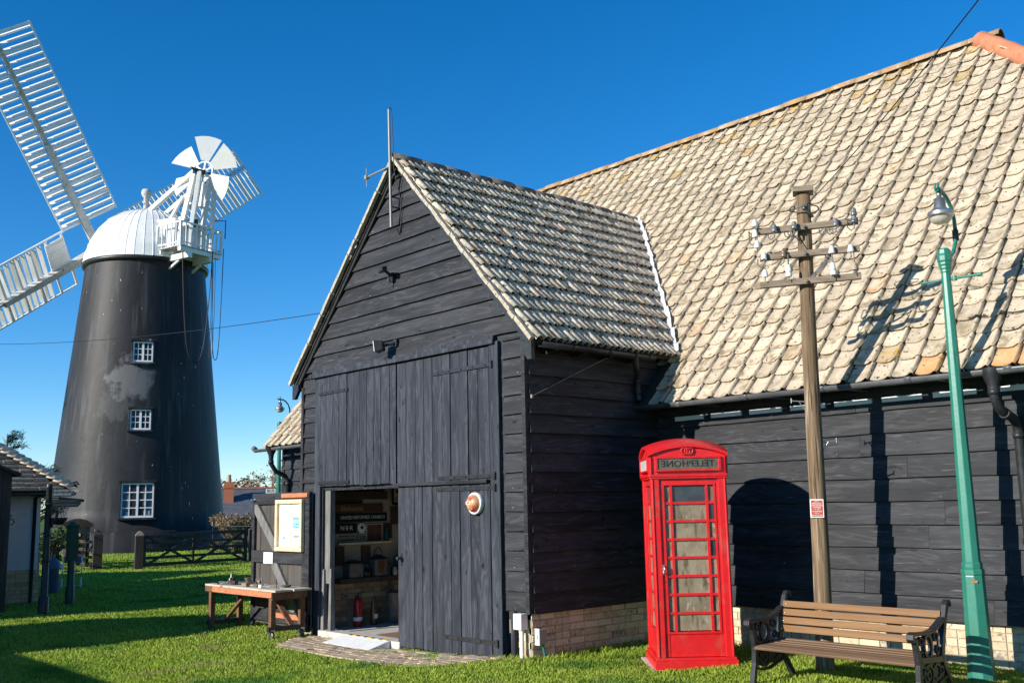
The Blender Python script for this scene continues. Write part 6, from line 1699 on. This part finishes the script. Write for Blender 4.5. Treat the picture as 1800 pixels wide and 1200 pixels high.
def signpost():
    p = V3((-18.41, 5.87, -0.09))
    t = thing("fingerpost", "black iron fingerpost with two pointing arms beside the outbuilding", "signpost", tuple(p))
    mb = MB(); mb.lathe([(0.085, -0.05), (0.085, 0.28), (0.06, 0.32), (0.056, 1.2), (0.05, 2.12), (0.056, 2.13), (0.056, 2.16), (0.05, 2.17), (0.05, 2.2)], p, n=12)
    for z in (0.9, 1.33, 1.85): collar(mb, p+Z*z, Z, 0.056, 0.05)
    mb.bar(p+V3((0.05, 0.05, 1.45)), p+V3((0.05, 0.06, 1.62)), 0.06, 0.03); mb.build("post", BLACKPAINT, t)
    dirv = V3((0.32, 0.947, 0)).normalized(); nv = V3((0.947, -0.32, 0)).normalized()
    def finger(z, ln, h, dark, l1, l2):
        o = p+Z*z+nv*0.03
        mb = MB(); mb.prism([(0.05, -h/2), (ln-0.06, -h/2), (ln, 0), (ln-0.06, h/2), (0.05, h/2)], o, dirv, Z, 0.02); f_ = mb.build("finger", BLACKPAINT if dark else STEEL, t)
        for s_, tx in ((0.25, l1), (-0.22, l2)): lettering(tx, h*0.36, o+dirv*0.07+Z*h*s_+nv*0.023, dirv, Z, GREYCERAMIC if dark else SIGNWHITE, f_, align='LEFT', sx=0.9)
    finger(2.04, 0.42, 0.13, False, "18-CENTURY TIMBER", "FRAMED BARN")
    finger(1.86, 0.52, 0.13, True, "RECEPTION SHOP", "FRANKLIN BEEHIVES")
    mb = MB(); mb.tube([p+Z*1.55, p+dirv*0.12+Z*1.57, p+dirv*0.15+Z*1.72], 0.025, 8); mb.bar(p+dirv*0.15+Z*1.95, p+dirv*0.56+Z*1.9, 0.03, 0.05); mb.build("bracket", BLACKPAINT, t)
signpost()

def small_left_things():
    g = -0.09
    b = V3((-23.2, 7.62, 1.5))
    t = thing("hanging_basket", "dark hanging basket under the outbuilding eaves", "basket", tuple(b))
    mb = MB(); mb.lathe([(0.0, -0.16), (0.1, -0.14), (0.17, -0.05), (0.19, 0.0), (0.15, 0.0)], b, n=16); mb.build("bowl", GATEWOOD, t)
    mb = MB(); [mb.tube([b+V3((0.17*math.cos(a), 0.17*math.sin(a), 0)), b+Z*0.42], 0.006, 5) for a in (0, 2.1, 4.2)]; mb.bar(b+Z*0.42, V3((-23.2, 7.0, 1.95)), 0.02, 0.02); mb.build("chain", WIRE, t)
    p = V3((-23.03, 7.5, g))
    t = thing("litter_bin", "blue-grey domed litter bin standing in the outbuilding's shade", "bin", tuple(p))
    mb = MB(); mb.lathe([(0.13, 0), (0.14, 0.02), (0.12, 0.52), (0.135, 0.54)], p, n=20); mb.build("body", BLUEPLASTIC, t)
    mb = MB(); mb.lathe([(0.17, 0.5), (0.18, 0.54), (0.15, 0.62), (0.09, 0.70), (0.03, 0.74), (0.03, 0.78), (0, 0.79)], p, n=20); mb.build("domed_lid", BLUEPLASTIC, t)
    p = V3((-19.97, 6.83, g))
    t = thing("green_post", "dark green iron pillar with square head in front of folding chair", "post", tuple(p))
    mb = MB(); mb.lathe([(0.085, -0.02), (0.085, 0.3), (0.07, 0.34), (0.062, 0.8)], p, n=12); mb.build("shaft", DKGREEN, t)
    mb = MB(); mb.box(p+Z*1.12, (0.17, 0.17, 0.62)); mb.box(p+Z*1.45, (0.2, 0.2, 0.04)); mb.lathe([(0.08, 1.46), (0.05, 1.52), (0, 1.54)], p, n=10); mb.build("head", DKGREEN, t, bevel=0.01)
    # brick pier with a curved cap, and a board on its front
    p = V3((-35.55, 12.3, -0.1))
    t = thing("brick_pier", "square brick pier with curved dark cap near the mill", "pier", tuple(p))
    nv = V3((0.94, -0.34, 0)).normalized(); uv = Z.cross(nv)
    c = p-uv*0.4
    mb = MB(); bricks(mb, c+nv*0.2, uv, nv, 0.8, 0, 1.2); mb.box(p+Z*0.6, (0.78, 0.38, 1.2), 1, (uv, nv, Z)); mb.build("brickwork", [DKBRICK, DKBRICK], t)
    mb = MB(); mb.prism([(-0.5, 1.2), (0.5, 1.2), (0.5, 1.3), (0.3, 1.42), (0.1, 1.48), (-0.1, 1.48), (-0.3, 1.42), (-0.5, 1.3)], p+nv*0.28, uv, Z, -0.6); mb.build("coping", GATEWOOD, t)
    mb = MB(); mb.box(p+nv*0.225+uv*0.1+Z*0.6, (0.3, 0.03, 1.0), 0, (uv, nv, Z)); mb.build("door_panel", SHEDWOOD, t)
    mb = MB(); mb.box(p+nv*0.245+uv*0.05+Z*0.95, (0.12, 0.01, 0.09), 0, (uv, nv, Z)); mb.build("label_plate", SIGNWHITE, t)
    # folding chair
    c = V3((-24.2, 8.3, g))
    t = thing("folding_chair", "grey folding chair standing in shade by the brick pier", "chair", tuple(c))
    fv = V3((0.94, -0.34, 0)).normalized(); sv = Z.cross(fv)
    mb = MB()
    for s_ in (-1, 1):
        q = c+sv*0.2*s_
        mb.tube([q-fv*0.2+Z*0.68, q-fv*0.12+Z*0.36, q+fv*0.2], 0.013, 8); mb.tube([q+fv*0.12+Z*0.36, q-fv*0.24], 0.013, 8)
    mb.tube([c-sv*0.2-fv*0.2+Z*0.68, c-sv*0.15-fv*0.215+Z*0.73, c+sv*0.15-fv*0.215+Z*0.73, c+sv*0.2-fv*0.2+Z*0.68], 0.013, 8); mb.tube([c-sv*0.2-fv*0.2+Z*0.04, c+sv*0.2-fv*0.2+Z*0.04], 0.01, 6); mb.tube([c-sv*0.2+fv*0.17+Z*0.06, c+sv*0.2+fv*0.17+Z*0.06], 0.01, 6)
    mb.build("tube_frame", TUBEGREY, t)
    mb = MB(); mb.box(c+Z*0.375, (0.4, 0.34, 0.025), 0, (fv, sv, Z)); mb.build("seat", CHAIRBLUE, t, bevel=0.008)
    mb = MB(); mb.box(c-fv*0.19+Z*0.62, (0.02, 0.36, 0.15), 0, (fv, sv, Z)); mb.build("backrest", CHAIRBLUE, t, bevel=0.008)
small_left_things()

def gates():
    # five-barred gate across the grass
    a, b = V3((-29.9, 12.15, -0.1)), V3((-30.45, 15.85, -0.12))
    def post(p, h, label, w=0.24, grp="wooden gate posts", top=True):
        t = thing("gate_post", label, "post", tuple(p), grp)
        mb = MB(); mb.box(p+Z*h/2, (w, w, h), 0, (V3((0.95, -0.3, 0)).normalized(), V3((0.3, 0.95, 0)).normalized(), Z)); mb.build("shaft", SHEDWOOD, t, bevel=0.012)
        mb = MB(); k = 4; mb.lathe([(w*0.707, h), (w*0.6, h+0.05), (w*0.25, h+0.13), (0.02, h+0.14)], p, n=4, phase=math.pi/4-0.3, smooth=False); mb.build("weathered_top", ARMWOOD if top else SHEDWOOD, t)
    post(a, 0.98, "weathered gate post with pale pointed top at the mill end of barred gate")
    post(b+V3((-0.05, 0.32, 0)), 1.02, "thick dark gate post between barred gate and barn", 0.3, top=False)
    d = (b-a).normalized(); a0 = a+d*0.16; b0 = b-d*0.02
    t = thing("field_gate", "dark five barred wooden gate with crossed braces before the mill", "gate", tuple((a+b)/2))
    ln = (b0-a0).length
    mb = MB()
    for z, h in ((0.13, 0.09), (0.33, 0.08), (0.55, 0.08), (0.76, 0.08)): mb.bar(a0+Z*z, b0+Z*(z+0.01), 0.03, h)
    mb.bar(a0+Z*0.94, b0+Z*1.03, 0.06, 0.10); mb.build("bar_set", GATEWOOD, t, bevel=0.005)
    for args in ((a0+Z*0.06, a0+Z*0.98, 0.08, 0.09), (b0+Z*0.04, b0+Z*1.1, 0.10, 0.14), (a0+d*ln*0.47+Z*0.1, a0+d*ln*0.47+Z*0.96, 0.03, 0.07)): mb = MB(); mb.bar(*args, up=d); mb.build("stile", GATEWOOD, t, bevel=0.005)
    nv = V3((d.y, -d.x, 0))*0.035
    mb = MB()
    for (f0, z0, f1, z1) in ((0.02, 0.93, 0.47, 0.12), (0.47, 0.12, 0.98, 0.98), (0.02, 0.12, 0.47, 0.93), (0.5, 0.93, 0.98, 0.12)): mb.bar(a0+d*ln*f0+nv+Z*z0, a0+d*ln*f1+nv+Z*z1, 0.025, 0.08)
    mb.build("brace", GATEWOOD, t, bevel=0.005)
    # the smaller leaf standing open at the left
    p0, p1 = V3((-30.95, 11.33, -0.1)), V3((-33.2, 11.55, -0.1))
    post(p0, 1.02, "dark post of the small gate beside the brick pier", 0.26, top=False)
    t = thing("field_gate", "narrow dark wooden gate standing open beside the brick pier", "gate", tuple(p1))
    mb = MB(); d2 = (p1-p0).normalized(); s0 = p0+d2*0.15
    for z in (0.15, 0.35, 0.56, 0.8): mb.bar(s0+Z*z, p1+Z*z, 0.04, 0.09)
    mb.build("bar_set", GATEWOOD, t)
    for q in (s0, p1, (s0+p1)/2): mb = MB(); mb.bar(q+Z*0.05, q+Z*0.9, 0.09, 0.09, up=d2); mb.build("stile", GATEWOOD, t)
    mb = MB(); mb.bar(s0+Z*0.85+nv, p1+Z*0.15+nv, 0.03, 0.09); mb.build("brace", GATEWOOD, t)
    # post with the IF YOU notice behind the gate
    q = V3((-30.3, 16.32, -0.1))
    post(q, 1.98, "tall square post carrying the white notice by the barn", 0.26, top=False)
    s = thing("white_notice", "white notice on the tall post partly hidden by open door", "sign", tuple(q+Z*1.3))
    nv2 = V3((0.885, -0.466, 0)).normalized(); uv = Z.cross(nv2); c = q+nv2*0.22+Z*1.56+uv*0.03
    mb = MB(); mb.box(c, (0.34, 0.015, 0.47), 0, (uv, nv2, Z)); pl = mb.build("plate", SIGNWHITE, s)
    for i, tx in enumerate(("IF YOU", "YOUR", "TELL")): lettering(tx, 0.085, c-uv*0.1+Z*(0.15-i*0.11)+nv2*0.01, uv, Z, INKBLACK, pl, align='LEFT' if i == 0 else 'LEFT')
    # thin black railing beyond
    t = thing("iron_railing", "thin black railing between the mill and the barn", "railing", (-33, 16.2, -0.1))
    mb = MB(); r0, r1 = V3((-37.6, 18.2, -0.1)), V3((-34.6, 18.7, -0.1))
    for f in (0, 1): mb.bar(r0+(r1-r0)*f, r0+(r1-r0)*f+Z*1.35, 0.05, 0.05)
    mb.bar(r0+Z*1.05, r1+Z*1.05, 0.04, 0.04); mb.bar(r0+Z*0.5, r1+Z*0.5, 0.04, 0.04); mb.build("rail", BLACKPAINT, t)
    # bus stop flag on the far lamp post
    c = V3((-22.35, 12.2, 1.98)); nv3 = V3((0.87, -0.49, 0)).normalized(); uv3 = Z.cross(nv3)
    s = thing("bus_stop_sign", "small BUS STOP plate hanging on the distant lamp post", "sign", tuple(c))
    cc = c+uv3*0.07
    mb = MB(); mb.box(cc, (0.27, 0.02, 0.23), 0, (uv3, nv3, Z)); pl = mb.build("plate", INKBLACK, s)
    mb = MB(); mb.box(cc+nv3*0.011, (0.24, 0.004, 0.20), 0, (uv3, nv3, Z)); mb.build("enamel_field", SIGNWHITE, s)
    lettering("BUS", 0.1, cc+nv3*0.0145+Z*0.047, uv3, Z, INKBLACK, pl); lettering("STOP", 0.095, cc+nv3*0.0145-Z*0.05, uv3, Z, INKBLACK, pl)
gates()

# ------------------------------------------------------------------ far house, trees, shrubs, hedge
def house():
    c = V3((-74, 38, -0.1))
    t = thing("brick_bungalow", "distant slate roofed bungalow with a brick chimney", "house", tuple(c))
    e = V3((0.46, 0.888, 0)).normalized(); d = V3((-0.888, 0.46, 0)).normalized()
    W, D = 7.5, 3.2
    o = c+e*1.0
    P = lambda x, y, z: o+e*x+d*y+Z*z
    mb = MB(); mb.hexa([P(-W, -D, 0), P(W, -D, 0), P(W, D, 0), P(-W, D, 0), P(-W, -D, 1.25), P(W, -D, 1.25), P(W, D, 1.25), P(-W, D, 1.25)]); mb.build("wall", REDBRICK, t)
    mb = MB(); quadbox(mb, [P(-W-.3, -D-.4, 1.05), P(W+.3, -D-.4, 1.05), P(W-2.2, 0, 3.25), P(-W+2.2, 0, 3.25)], 0.1); quadbox(mb, [P(W+.3, D+.4, 1.05), P(-W-.3, D+.4, 1.05), P(-W+2.2, 0, 3.25), P(W-2.2, 0, 3.25)], 0.1)
    quadbox(mb, [P(-W-.3, D+.4, 1.05), P(-W-.3, -D-.4, 1.05), P(-W+2.2, 0, 3.25)], 0.1); quadbox(mb, [P(W+.3, -D-.4, 1.05), P(W+.3, D+.4, 1.05), P(W-2.2, 0, 3.25)], 0.1)
    roof = mb.build("roof", SLATE, t)
    mb = MB(); mb.bar(P(-W+2.2, 0, 3.29), P(W-2.2, 0, 3.29), 0.24, 0.12); mb.build("ridge_tile_run", RIDGE_RED, roof)
    mb = MB(); q = P(-1.85, -1.5, 1.0); mb.box(q+Z*1.25, (0.72, 0.6, 3.0), 0, (e, d, Z)); mb.box(q+Z*2.4, (0.82, 0.7, 0.28), 0, (e, d, Z)); ch = mb.build("chimney", REDBRICK, roof)
    mb = MB(); mb.lathe([(0.17, 2.75), (0.14, 3.1), (0.16, 3.15), (0.13, 3.3)], q, n=12); mb.build("chimney_pot", TERRACOTTA, ch)
house()

def leaf_cloud(mb, pts, size, rnd, aspect=0.5, m=0):
    for p in pts:
        d = V3((rnd.gauss(0, 1), rnd.gauss(0, 1), rnd.gauss(0, 0.7))).normalized(); s = d.cross(V3((rnd.gauss(0, 1), rnd.gauss(0, 1), rnd.gauss(0, 1)))).normalized()
        L = size*rnd.uniform(0.6, 1.3); w = L*aspect
        o = len(mb.v)
        mb.v += [tuple(p-d*L/2), tuple(p+s*w/2), tuple(p+d*L/2), tuple(p-s*w/2)]
        mb.f.append([o, o+1, o+2, o+3]); mb.m.append(m); mb.sm.append(False)

LEAFGREEN = mat("hedge_leaf", (0.04, 0.085, 0.018), (0.075, 0.13, 0.03), rough=0.6, island=0.45, translucent=0.25, scale=(3, 3, 3))
LEAFBROWN = mat("autumn_leaf", (0.2, 0.13, 0.07), (0.3, 0.22, 0.13), rough=0.7, island=0.45, translucent=0.25, scale=(3, 3, 3))
LEAFPALE = mat("dry_twig_leaf", (0.3, 0.25, 0.18), (0.4, 0.34, 0.25), rough=0.8, island=0.4, translucent=0.2, scale=(3, 3, 3))
NEEDLE = mat("conifer_needles", (0.012, 0.035, 0.02), (0.03, 0.06, 0.03), rough=0.6, island=0.4, scale=(3, 3, 3))
BARK = mat("tree_bark", (0.1, 0.075, 0.055), (0.17, 0.14, 0.11), rough=0.9, scale=(8, 8, 2), bump=0.5, bscale=20)

def tree(name, label, base, h, spread, m, seed, group=None, cat="tree", leafsize=0.3, n=1600, trunk_r=0.16, lo=0.35):
    rnd = random.Random(seed); base = V3(base)
    t = thing(name, label, cat, tuple(base), group)
    mb = MB(); ends = []
    mb.tube([base-Z*0.1, base+V3((0.05, 0.03, h*0.35)), base+V3((rnd.uniform(-.2, .2), rnd.uniform(-.2, .2), h*0.85))], [trunk_r, trunk_r*0.75, trunk_r*0.2], 8)
    for i in range(16):
        z = h*rnd.uniform(lo, 0.85); a = rnd.uniform(0, 6.28); L = spread*rnd.uniform(0.55, 1.05)*(1.1-0.6*abs(z/h-0.5))
        p0 = base+Z*z*0.8; p1 = base+V3((math.cos(a)*L*0.6, math.sin(a)*L*0.6, z+h*0.05)); p2 = base+V3((math.cos(a)*L, math.sin(a)*L, z+h*rnd.uniform(0.08, 0.2)))
        mb.tube([p0, p1, p2], [trunk_r*0.35, trunk_r*0.2, trunk_r*0.07], 5); ends += [p1, p2, (p1+p2)/2]
        for k in range(3):
            q = p1+(p2-p1)*rnd.random(); e = q+V3((rnd.gauss(0, .3), rnd.gauss(0, .3), rnd.uniform(0.1, .5)))*spread*0.4; mb.tube([q, e], [trunk_r*0.1, trunk_r*0.04], 4); ends.append(e)
    mb.build("trunk", BARK, t)
    mb = MB(); pts = []
    for i in range(n):
        c = rnd.choice(ends); pts.append(c+V3((rnd.gauss(0, .17), rnd.gauss(0, .17), rnd.gauss(0, .15)))*spread*0.55)
    leaf_cloud(mb, pts, leafsize, rnd)
    mb.build("crown", m, t)

G = "autumn trees behind the bungalow"
tree("autumn_tree", "tall pale twiggy tree rising above the bungalow ridge", (-88.0, 48.5, -0.1), 5.6, 2.6, LEAFPALE, 1, G, n=1500, leafsize=0.3)
tree("autumn_tree", "low brown tree showing just beside the brick chimney", (-90.0, 45.3, -0.1), 4.6, 2.4, LEAFBROWN, 2, G, n=1500, leafsize=0.3)
tree("autumn_tree", "bushy pale tree behind the bus stop plate", (-86.0, 50.6, -0.1), 5.0, 2.5, LEAFPALE, 3, G, n=1500, leafsize=0.3)

def conifer(name, label, base, h, seed, group):
    rnd = random.Random(seed); base = V3(base)
    t = thing(name, label, "conifer", tuple(base), group)
    mb = MB(); mb.tube([base, base+Z*h], [0.12, 0.02], 7); mb.build("trunk", BARK, t)
    mb = MB()
    for i in range(26):
        f = rnd.uniform(0.15, 1.0); z = h*f; a = rnd.uniform(0, 6.28); L = (1.05-f)*h*0.42+0.25
        d = V3((math.cos(a), math.sin(a), 0.35+rnd.uniform(-.1, .2))).normalized()
        p = base+Z*z
        mb.tube([p, p+d*L], [0.03, 0.008], 4)
        pts = [p+d*(L*rnd.uniform(0.15, 1.0))+V3((rnd.gauss(0, .06), rnd.gauss(0, .06), rnd.gauss(0, .06))) for _ in range(50)]
        for q in pts:
            dd = (d+V3((rnd.gauss(0, .5), rnd.gauss(0, .5), rnd.gauss(0, .4)))).normalized(); mb.tube([q, q+dd*0.16], [0.012, 0.003], 3, smooth=False)
    mb.build("crown", NEEDLE, t)
conifer("conifer", "tall spiky dark conifer top above the outbuilding roof", (-32.2, 9.0, -0.1), 3.95, 11, "conifers behind the outbuilding")
conifer("conifer", "lower dark conifer beside the mill tower above roof end", (-31.8, 9.85, -0.1), 3.15, 12, "conifers behind the outbuilding")

def bush(name, label, c, r, m, seed, n, leaf, cat="shrub", m2=None):
    rnd = random.Random(seed); c = V3(c); t = thing(name, label, cat, tuple(c))
    mb = MB()
    for i in range(14):
        a = rnd.uniform(0, 6.28); e = c+V3((math.cos(a)*r[0]*0.7, math.sin(a)*r[1]*0.7, r[2]*rnd.uniform(0.9, 1.9))); mb.tube([c, (c+e)/2+Z*0.1, e], [0.035, 0.02, 0.008], 5)
    mb.build("stem_set", BARK, t)
    mb = MB(); pts = []
    lumps = [V3((rnd.uniform(-.8, .8)*r[0], rnd.uniform(-.8, .8)*r[1], rnd.uniform(0.25, 1.75)*r[2])) for _ in range(14)]
    for i in range(n):
        L = rnd.choice(lumps); v = V3((rnd.gauss(0, 1), rnd.gauss(0, 1), rnd.gauss(0, 1))).normalized()*rnd.uniform(0.6, 1.0)
        q = c+L+V3((v.x*r[0], v.y*r[1], v.z*r[2]))*0.38
        if q.z > c.z: pts.append(q)
    leaf_cloud(mb, pts, leaf, rnd, 0.6)
    half = len(mb.m)//3
    if m2:
        for i in range(len(mb.m)):
            if (mb.v[mb.f[i][0]][2]-c.z) < r[2]*0.8 and rnd.random() < 0.75: mb.m[i] = 1
    mb.build("foliage", [m]+([m2] if m2 else []), t)
bush("garden_shrub", "brown and green garden shrub between the mill and the barn", (-37.7, 19.15, -0.1), (0.9, 0.85, 0.75), LEAFBROWN, 5, 2600, 0.11, m2=LEAFGREEN)
bush("hedge", "dark clipped hedge behind the litter bin", (-34.0, 10.95, -0.1), (0.9, 0.75, 0.72), LEAFGREEN, 6, 5200, 0.10, "hedge")
bush("hedge", "low green hedge in front of the distant bungalow", (-58.5, 31.5, -0.1), (1.2, 6.0, 0.5), LEAFGREEN, 8, 5000, 0.28, "hedge")

# unseen buildings added off to the left, shaped to cast the lawn's shade bands
def unseen_shade_barn():
    t = thing("unseen_shade_barn", "unseen boarded barn added to cast shade bands on the lawn", "barn", (-15.5, -1, -0.09))
    x0, x1, y0, y1 = -17.8, -14.6, -5.0, 0.6
    mb = MB(); mb.lohi((x0, y0, -0.1), (x1, y1, 2.1)); mb.build("wall", SHEDWOOD, t)
    mb = MB(); xm = (x0+x1)/2
    quadbox(mb, [(x1+0.1, y0-.2, 2.05), (x1+.1, y1, 2.05), (xm, y1, 3.4), (xm, y0-.2, 3.4)], 0.06); quadbox(mb, [(x0-.1, y1, 2.05), (x0-.1, y0-.2, 2.05), (xm, y0-.2, 3.4), (xm, y1, 3.4)], 0.06); mb.prism([(x0, 2.1), (x1, 2.1), (xm, 3.36)], (0, y1-0.01, 0), X, Z, -0.1); mb.build("roof", OLDTILE, t)
    mb = MB(); mb.lohi((x1+0.005, y0, -0.1), (-10.4, -1.0, 1.80)); mb.lohi((x1+0.005, y0, 1.803), (-10.3, -0.9, 1.86)); mb.build("shade_lean_to", SHEDWOOD, t)  # low unseen wing, its height set by the nearest shade edge
    t = thing("unseen_shade_shed", "unseen gabled shed added to shade the lawn beyond the outbuilding", "shed", (-28, 0, -0.09))
    mb = MB(); mb.lohi((-30.6, -3, -0.1), (-26.3, 3.5, 2.6)); mb.build("wall", SHEDWOOD, t)
    mb = MB(); quadbox(mb, [(-26.1, -3.2, 2.58), (-26.1, 3.6, 2.58), (-28.45, 3.6, 3.9), (-28.45, -3.2, 3.9)], 0.06); quadbox(mb, [(-30.8, 3.6, 2.58), (-30.8, -3.2, 2.58), (-28.45, -3.2, 3.9), (-28.45, 3.6, 3.9)], 0.06); mb.build("roof", OLDTILE, t)
unseen_shade_barn()

# ------------------------------------------------------------------ grass blades (real geometry over the turf)
def grass():
    rng = np.random.default_rng(5)
    o2 = np.array([0.0, 0.0])
    f2 = np.array([fw.x, fw.y]); f2 /= np.linalg.norm(f2); r2 = np.array([rt.x, rt.y]); r2 /= np.linalg.norm(r2)
    N = 620000
    # density falls off with distance
    u = rng.random(N); d0, d1 = 7.0, 46.0
    d = d0*(d1/d0)**u
    lat = rng.uniform(-0.60, 0.60, N)
    x = f2[0]*d+r2[0]*lat*d; y = f2[1]*d+r2[1]*lat*d
    keep = np.ones(N, bool)
    keep &= ~((x > PXL-0.05) & (x < PXR+0.03) & (y > PY-0.0))
    keep &= ~((x > BXL) & (y > BY+0.0))
    keep &= ~((x < -20.95) & (y < 6.6))
    mx, my = x-MC.x, y-MC.y
    keep &= (mx*mx+my*my) > 3.95**2
    pin = np.array([inpoly(a, b, PATH) if (-12.3 < a < -8.2 and 6.3 < b < 7.5) else False for a, b in zip(x, y)])
    weed = (np.sin(x*5.1+y*3.3)+np.sin(x*8.7-y*6.1+1.0) > 0.45) & (x > -10.3) & (x < -8.3) & (y > 6.75)
    keep &= ~pin | (pin & weed & (rng.random(N) < 0.8)) | (pin & (rng.random(N) < 0.02))
    # trodden by the phone box slab
    bx_, by_ = x+6.65, y-8.36
    lx = bx_*0.611+by_*0.791; ly = -bx_*0.791+by_*0.611
    keep &= ~((abs(lx) < 0.45) & (abs(ly) < 0.47))
    x, y, d = x[keep], y[keep], d[keep]
    n = len(x)
    z = np.array([ground_z(a, b) for a, b in zip(x, y)])
    patch = 0.5+0.5*np.sin(x*2.1+1.3*np.sin(y*1.7))*np.sin(y*2.6+1.1*np.sin(x*1.3))
    near_wall = np.exp(-np.clip(BY-y, 0, 9)*4.0)*(x > PXR)+np.exp(-np.abs(x-PXR)*6)*(y > PY-0.1)*(x > PXR)+np.exp(-np.clip(PY-y, 0, 9)*7)*(x > -8.3)*(x < PXR+0.2)
    h = (0.016+0.018*rng.random(n)+0.010*patch)*(1+1.0*near_wall*rng.random(n))*(1+np.clip(d-16, 0, 30)*0.012)
    w = (0.0045+0.004*rng.random(n))*(1+np.clip(d-10, 0, 40)*0.05)
    a = rng.uniform(0, 2*np.pi, n)
    lean = rng.uniform(0.2, 1.0, n)*h
    la = rng.uniform(0, 2*np.pi, n)
    dx, dy = np.cos(a)*w, np.sin(a)*w
    mxx, myy = np.cos(la)*lean*0.35, np.sin(la)*lean*0.35
    tx, ty = np.cos(la)*lean, np.sin(la)*lean
    co = np.empty((n, 5, 3), np.float32)
    co[:, 0] = np.stack([x-dx, y-dy, z-0.004], 1); co[:, 1] = np.stack([x+dx, y+dy, z-0.004], 1)
    co[:, 2] = np.stack([x+dx*0.7+mxx, y+dy*0.7+myy, z+h*0.6], 1); co[:, 3] = np.stack([x-dx*0.7+mxx, y-dy*0.7+myy, z+h*0.6], 1)
    co[:, 4] = np.stack([x+tx, y+ty, z+h], 1)
    me = bpy.data.meshes.new("grass")
    me.vertices.add(n*5); me.vertices.foreach_set("co", co.ravel())
    base = (np.arange(n)*5)[:, None]
    idx = np.concatenate([base+np.array([0, 1, 2, 3]), base+np.array([3, 2, 4])], 1).astype(np.int32)
    me.loops.add(n*7); me.loops.foreach_set("vertex_index", idx.ravel())
    me.polygons.add(n*2)
    ls = np.stack([np.arange(n)*7, np.arange(n)*7+4], 1).astype(np.int32)
    me.polygons.foreach_set("loop_start", ls.ravel())
    me.polygons.foreach_set("loop_total", np.tile(np.array([4, 3], np.int32), n))
    me.update(); me.validate()
    gm = mat("grass_blade", (0.28, 0.39, 0.04), (0.37, 0.47, 0.07), rough=0.6, spec=0.2, island=0.4, translucent=0.42, scale=(1.2, 1.2, 1.2), shift=False,
             spots=((0.36, 0.36, 0.11), 1.6, 0.56, 0.72), spots2=((0.11, 0.24, 0.03), 0.9, 0.55, 0.68))
    me.materials.append(gm)
    g = bpy.data.objects.new("grass", me); COL.objects.link(g)
    tag(g, kind="stuff")
grass()
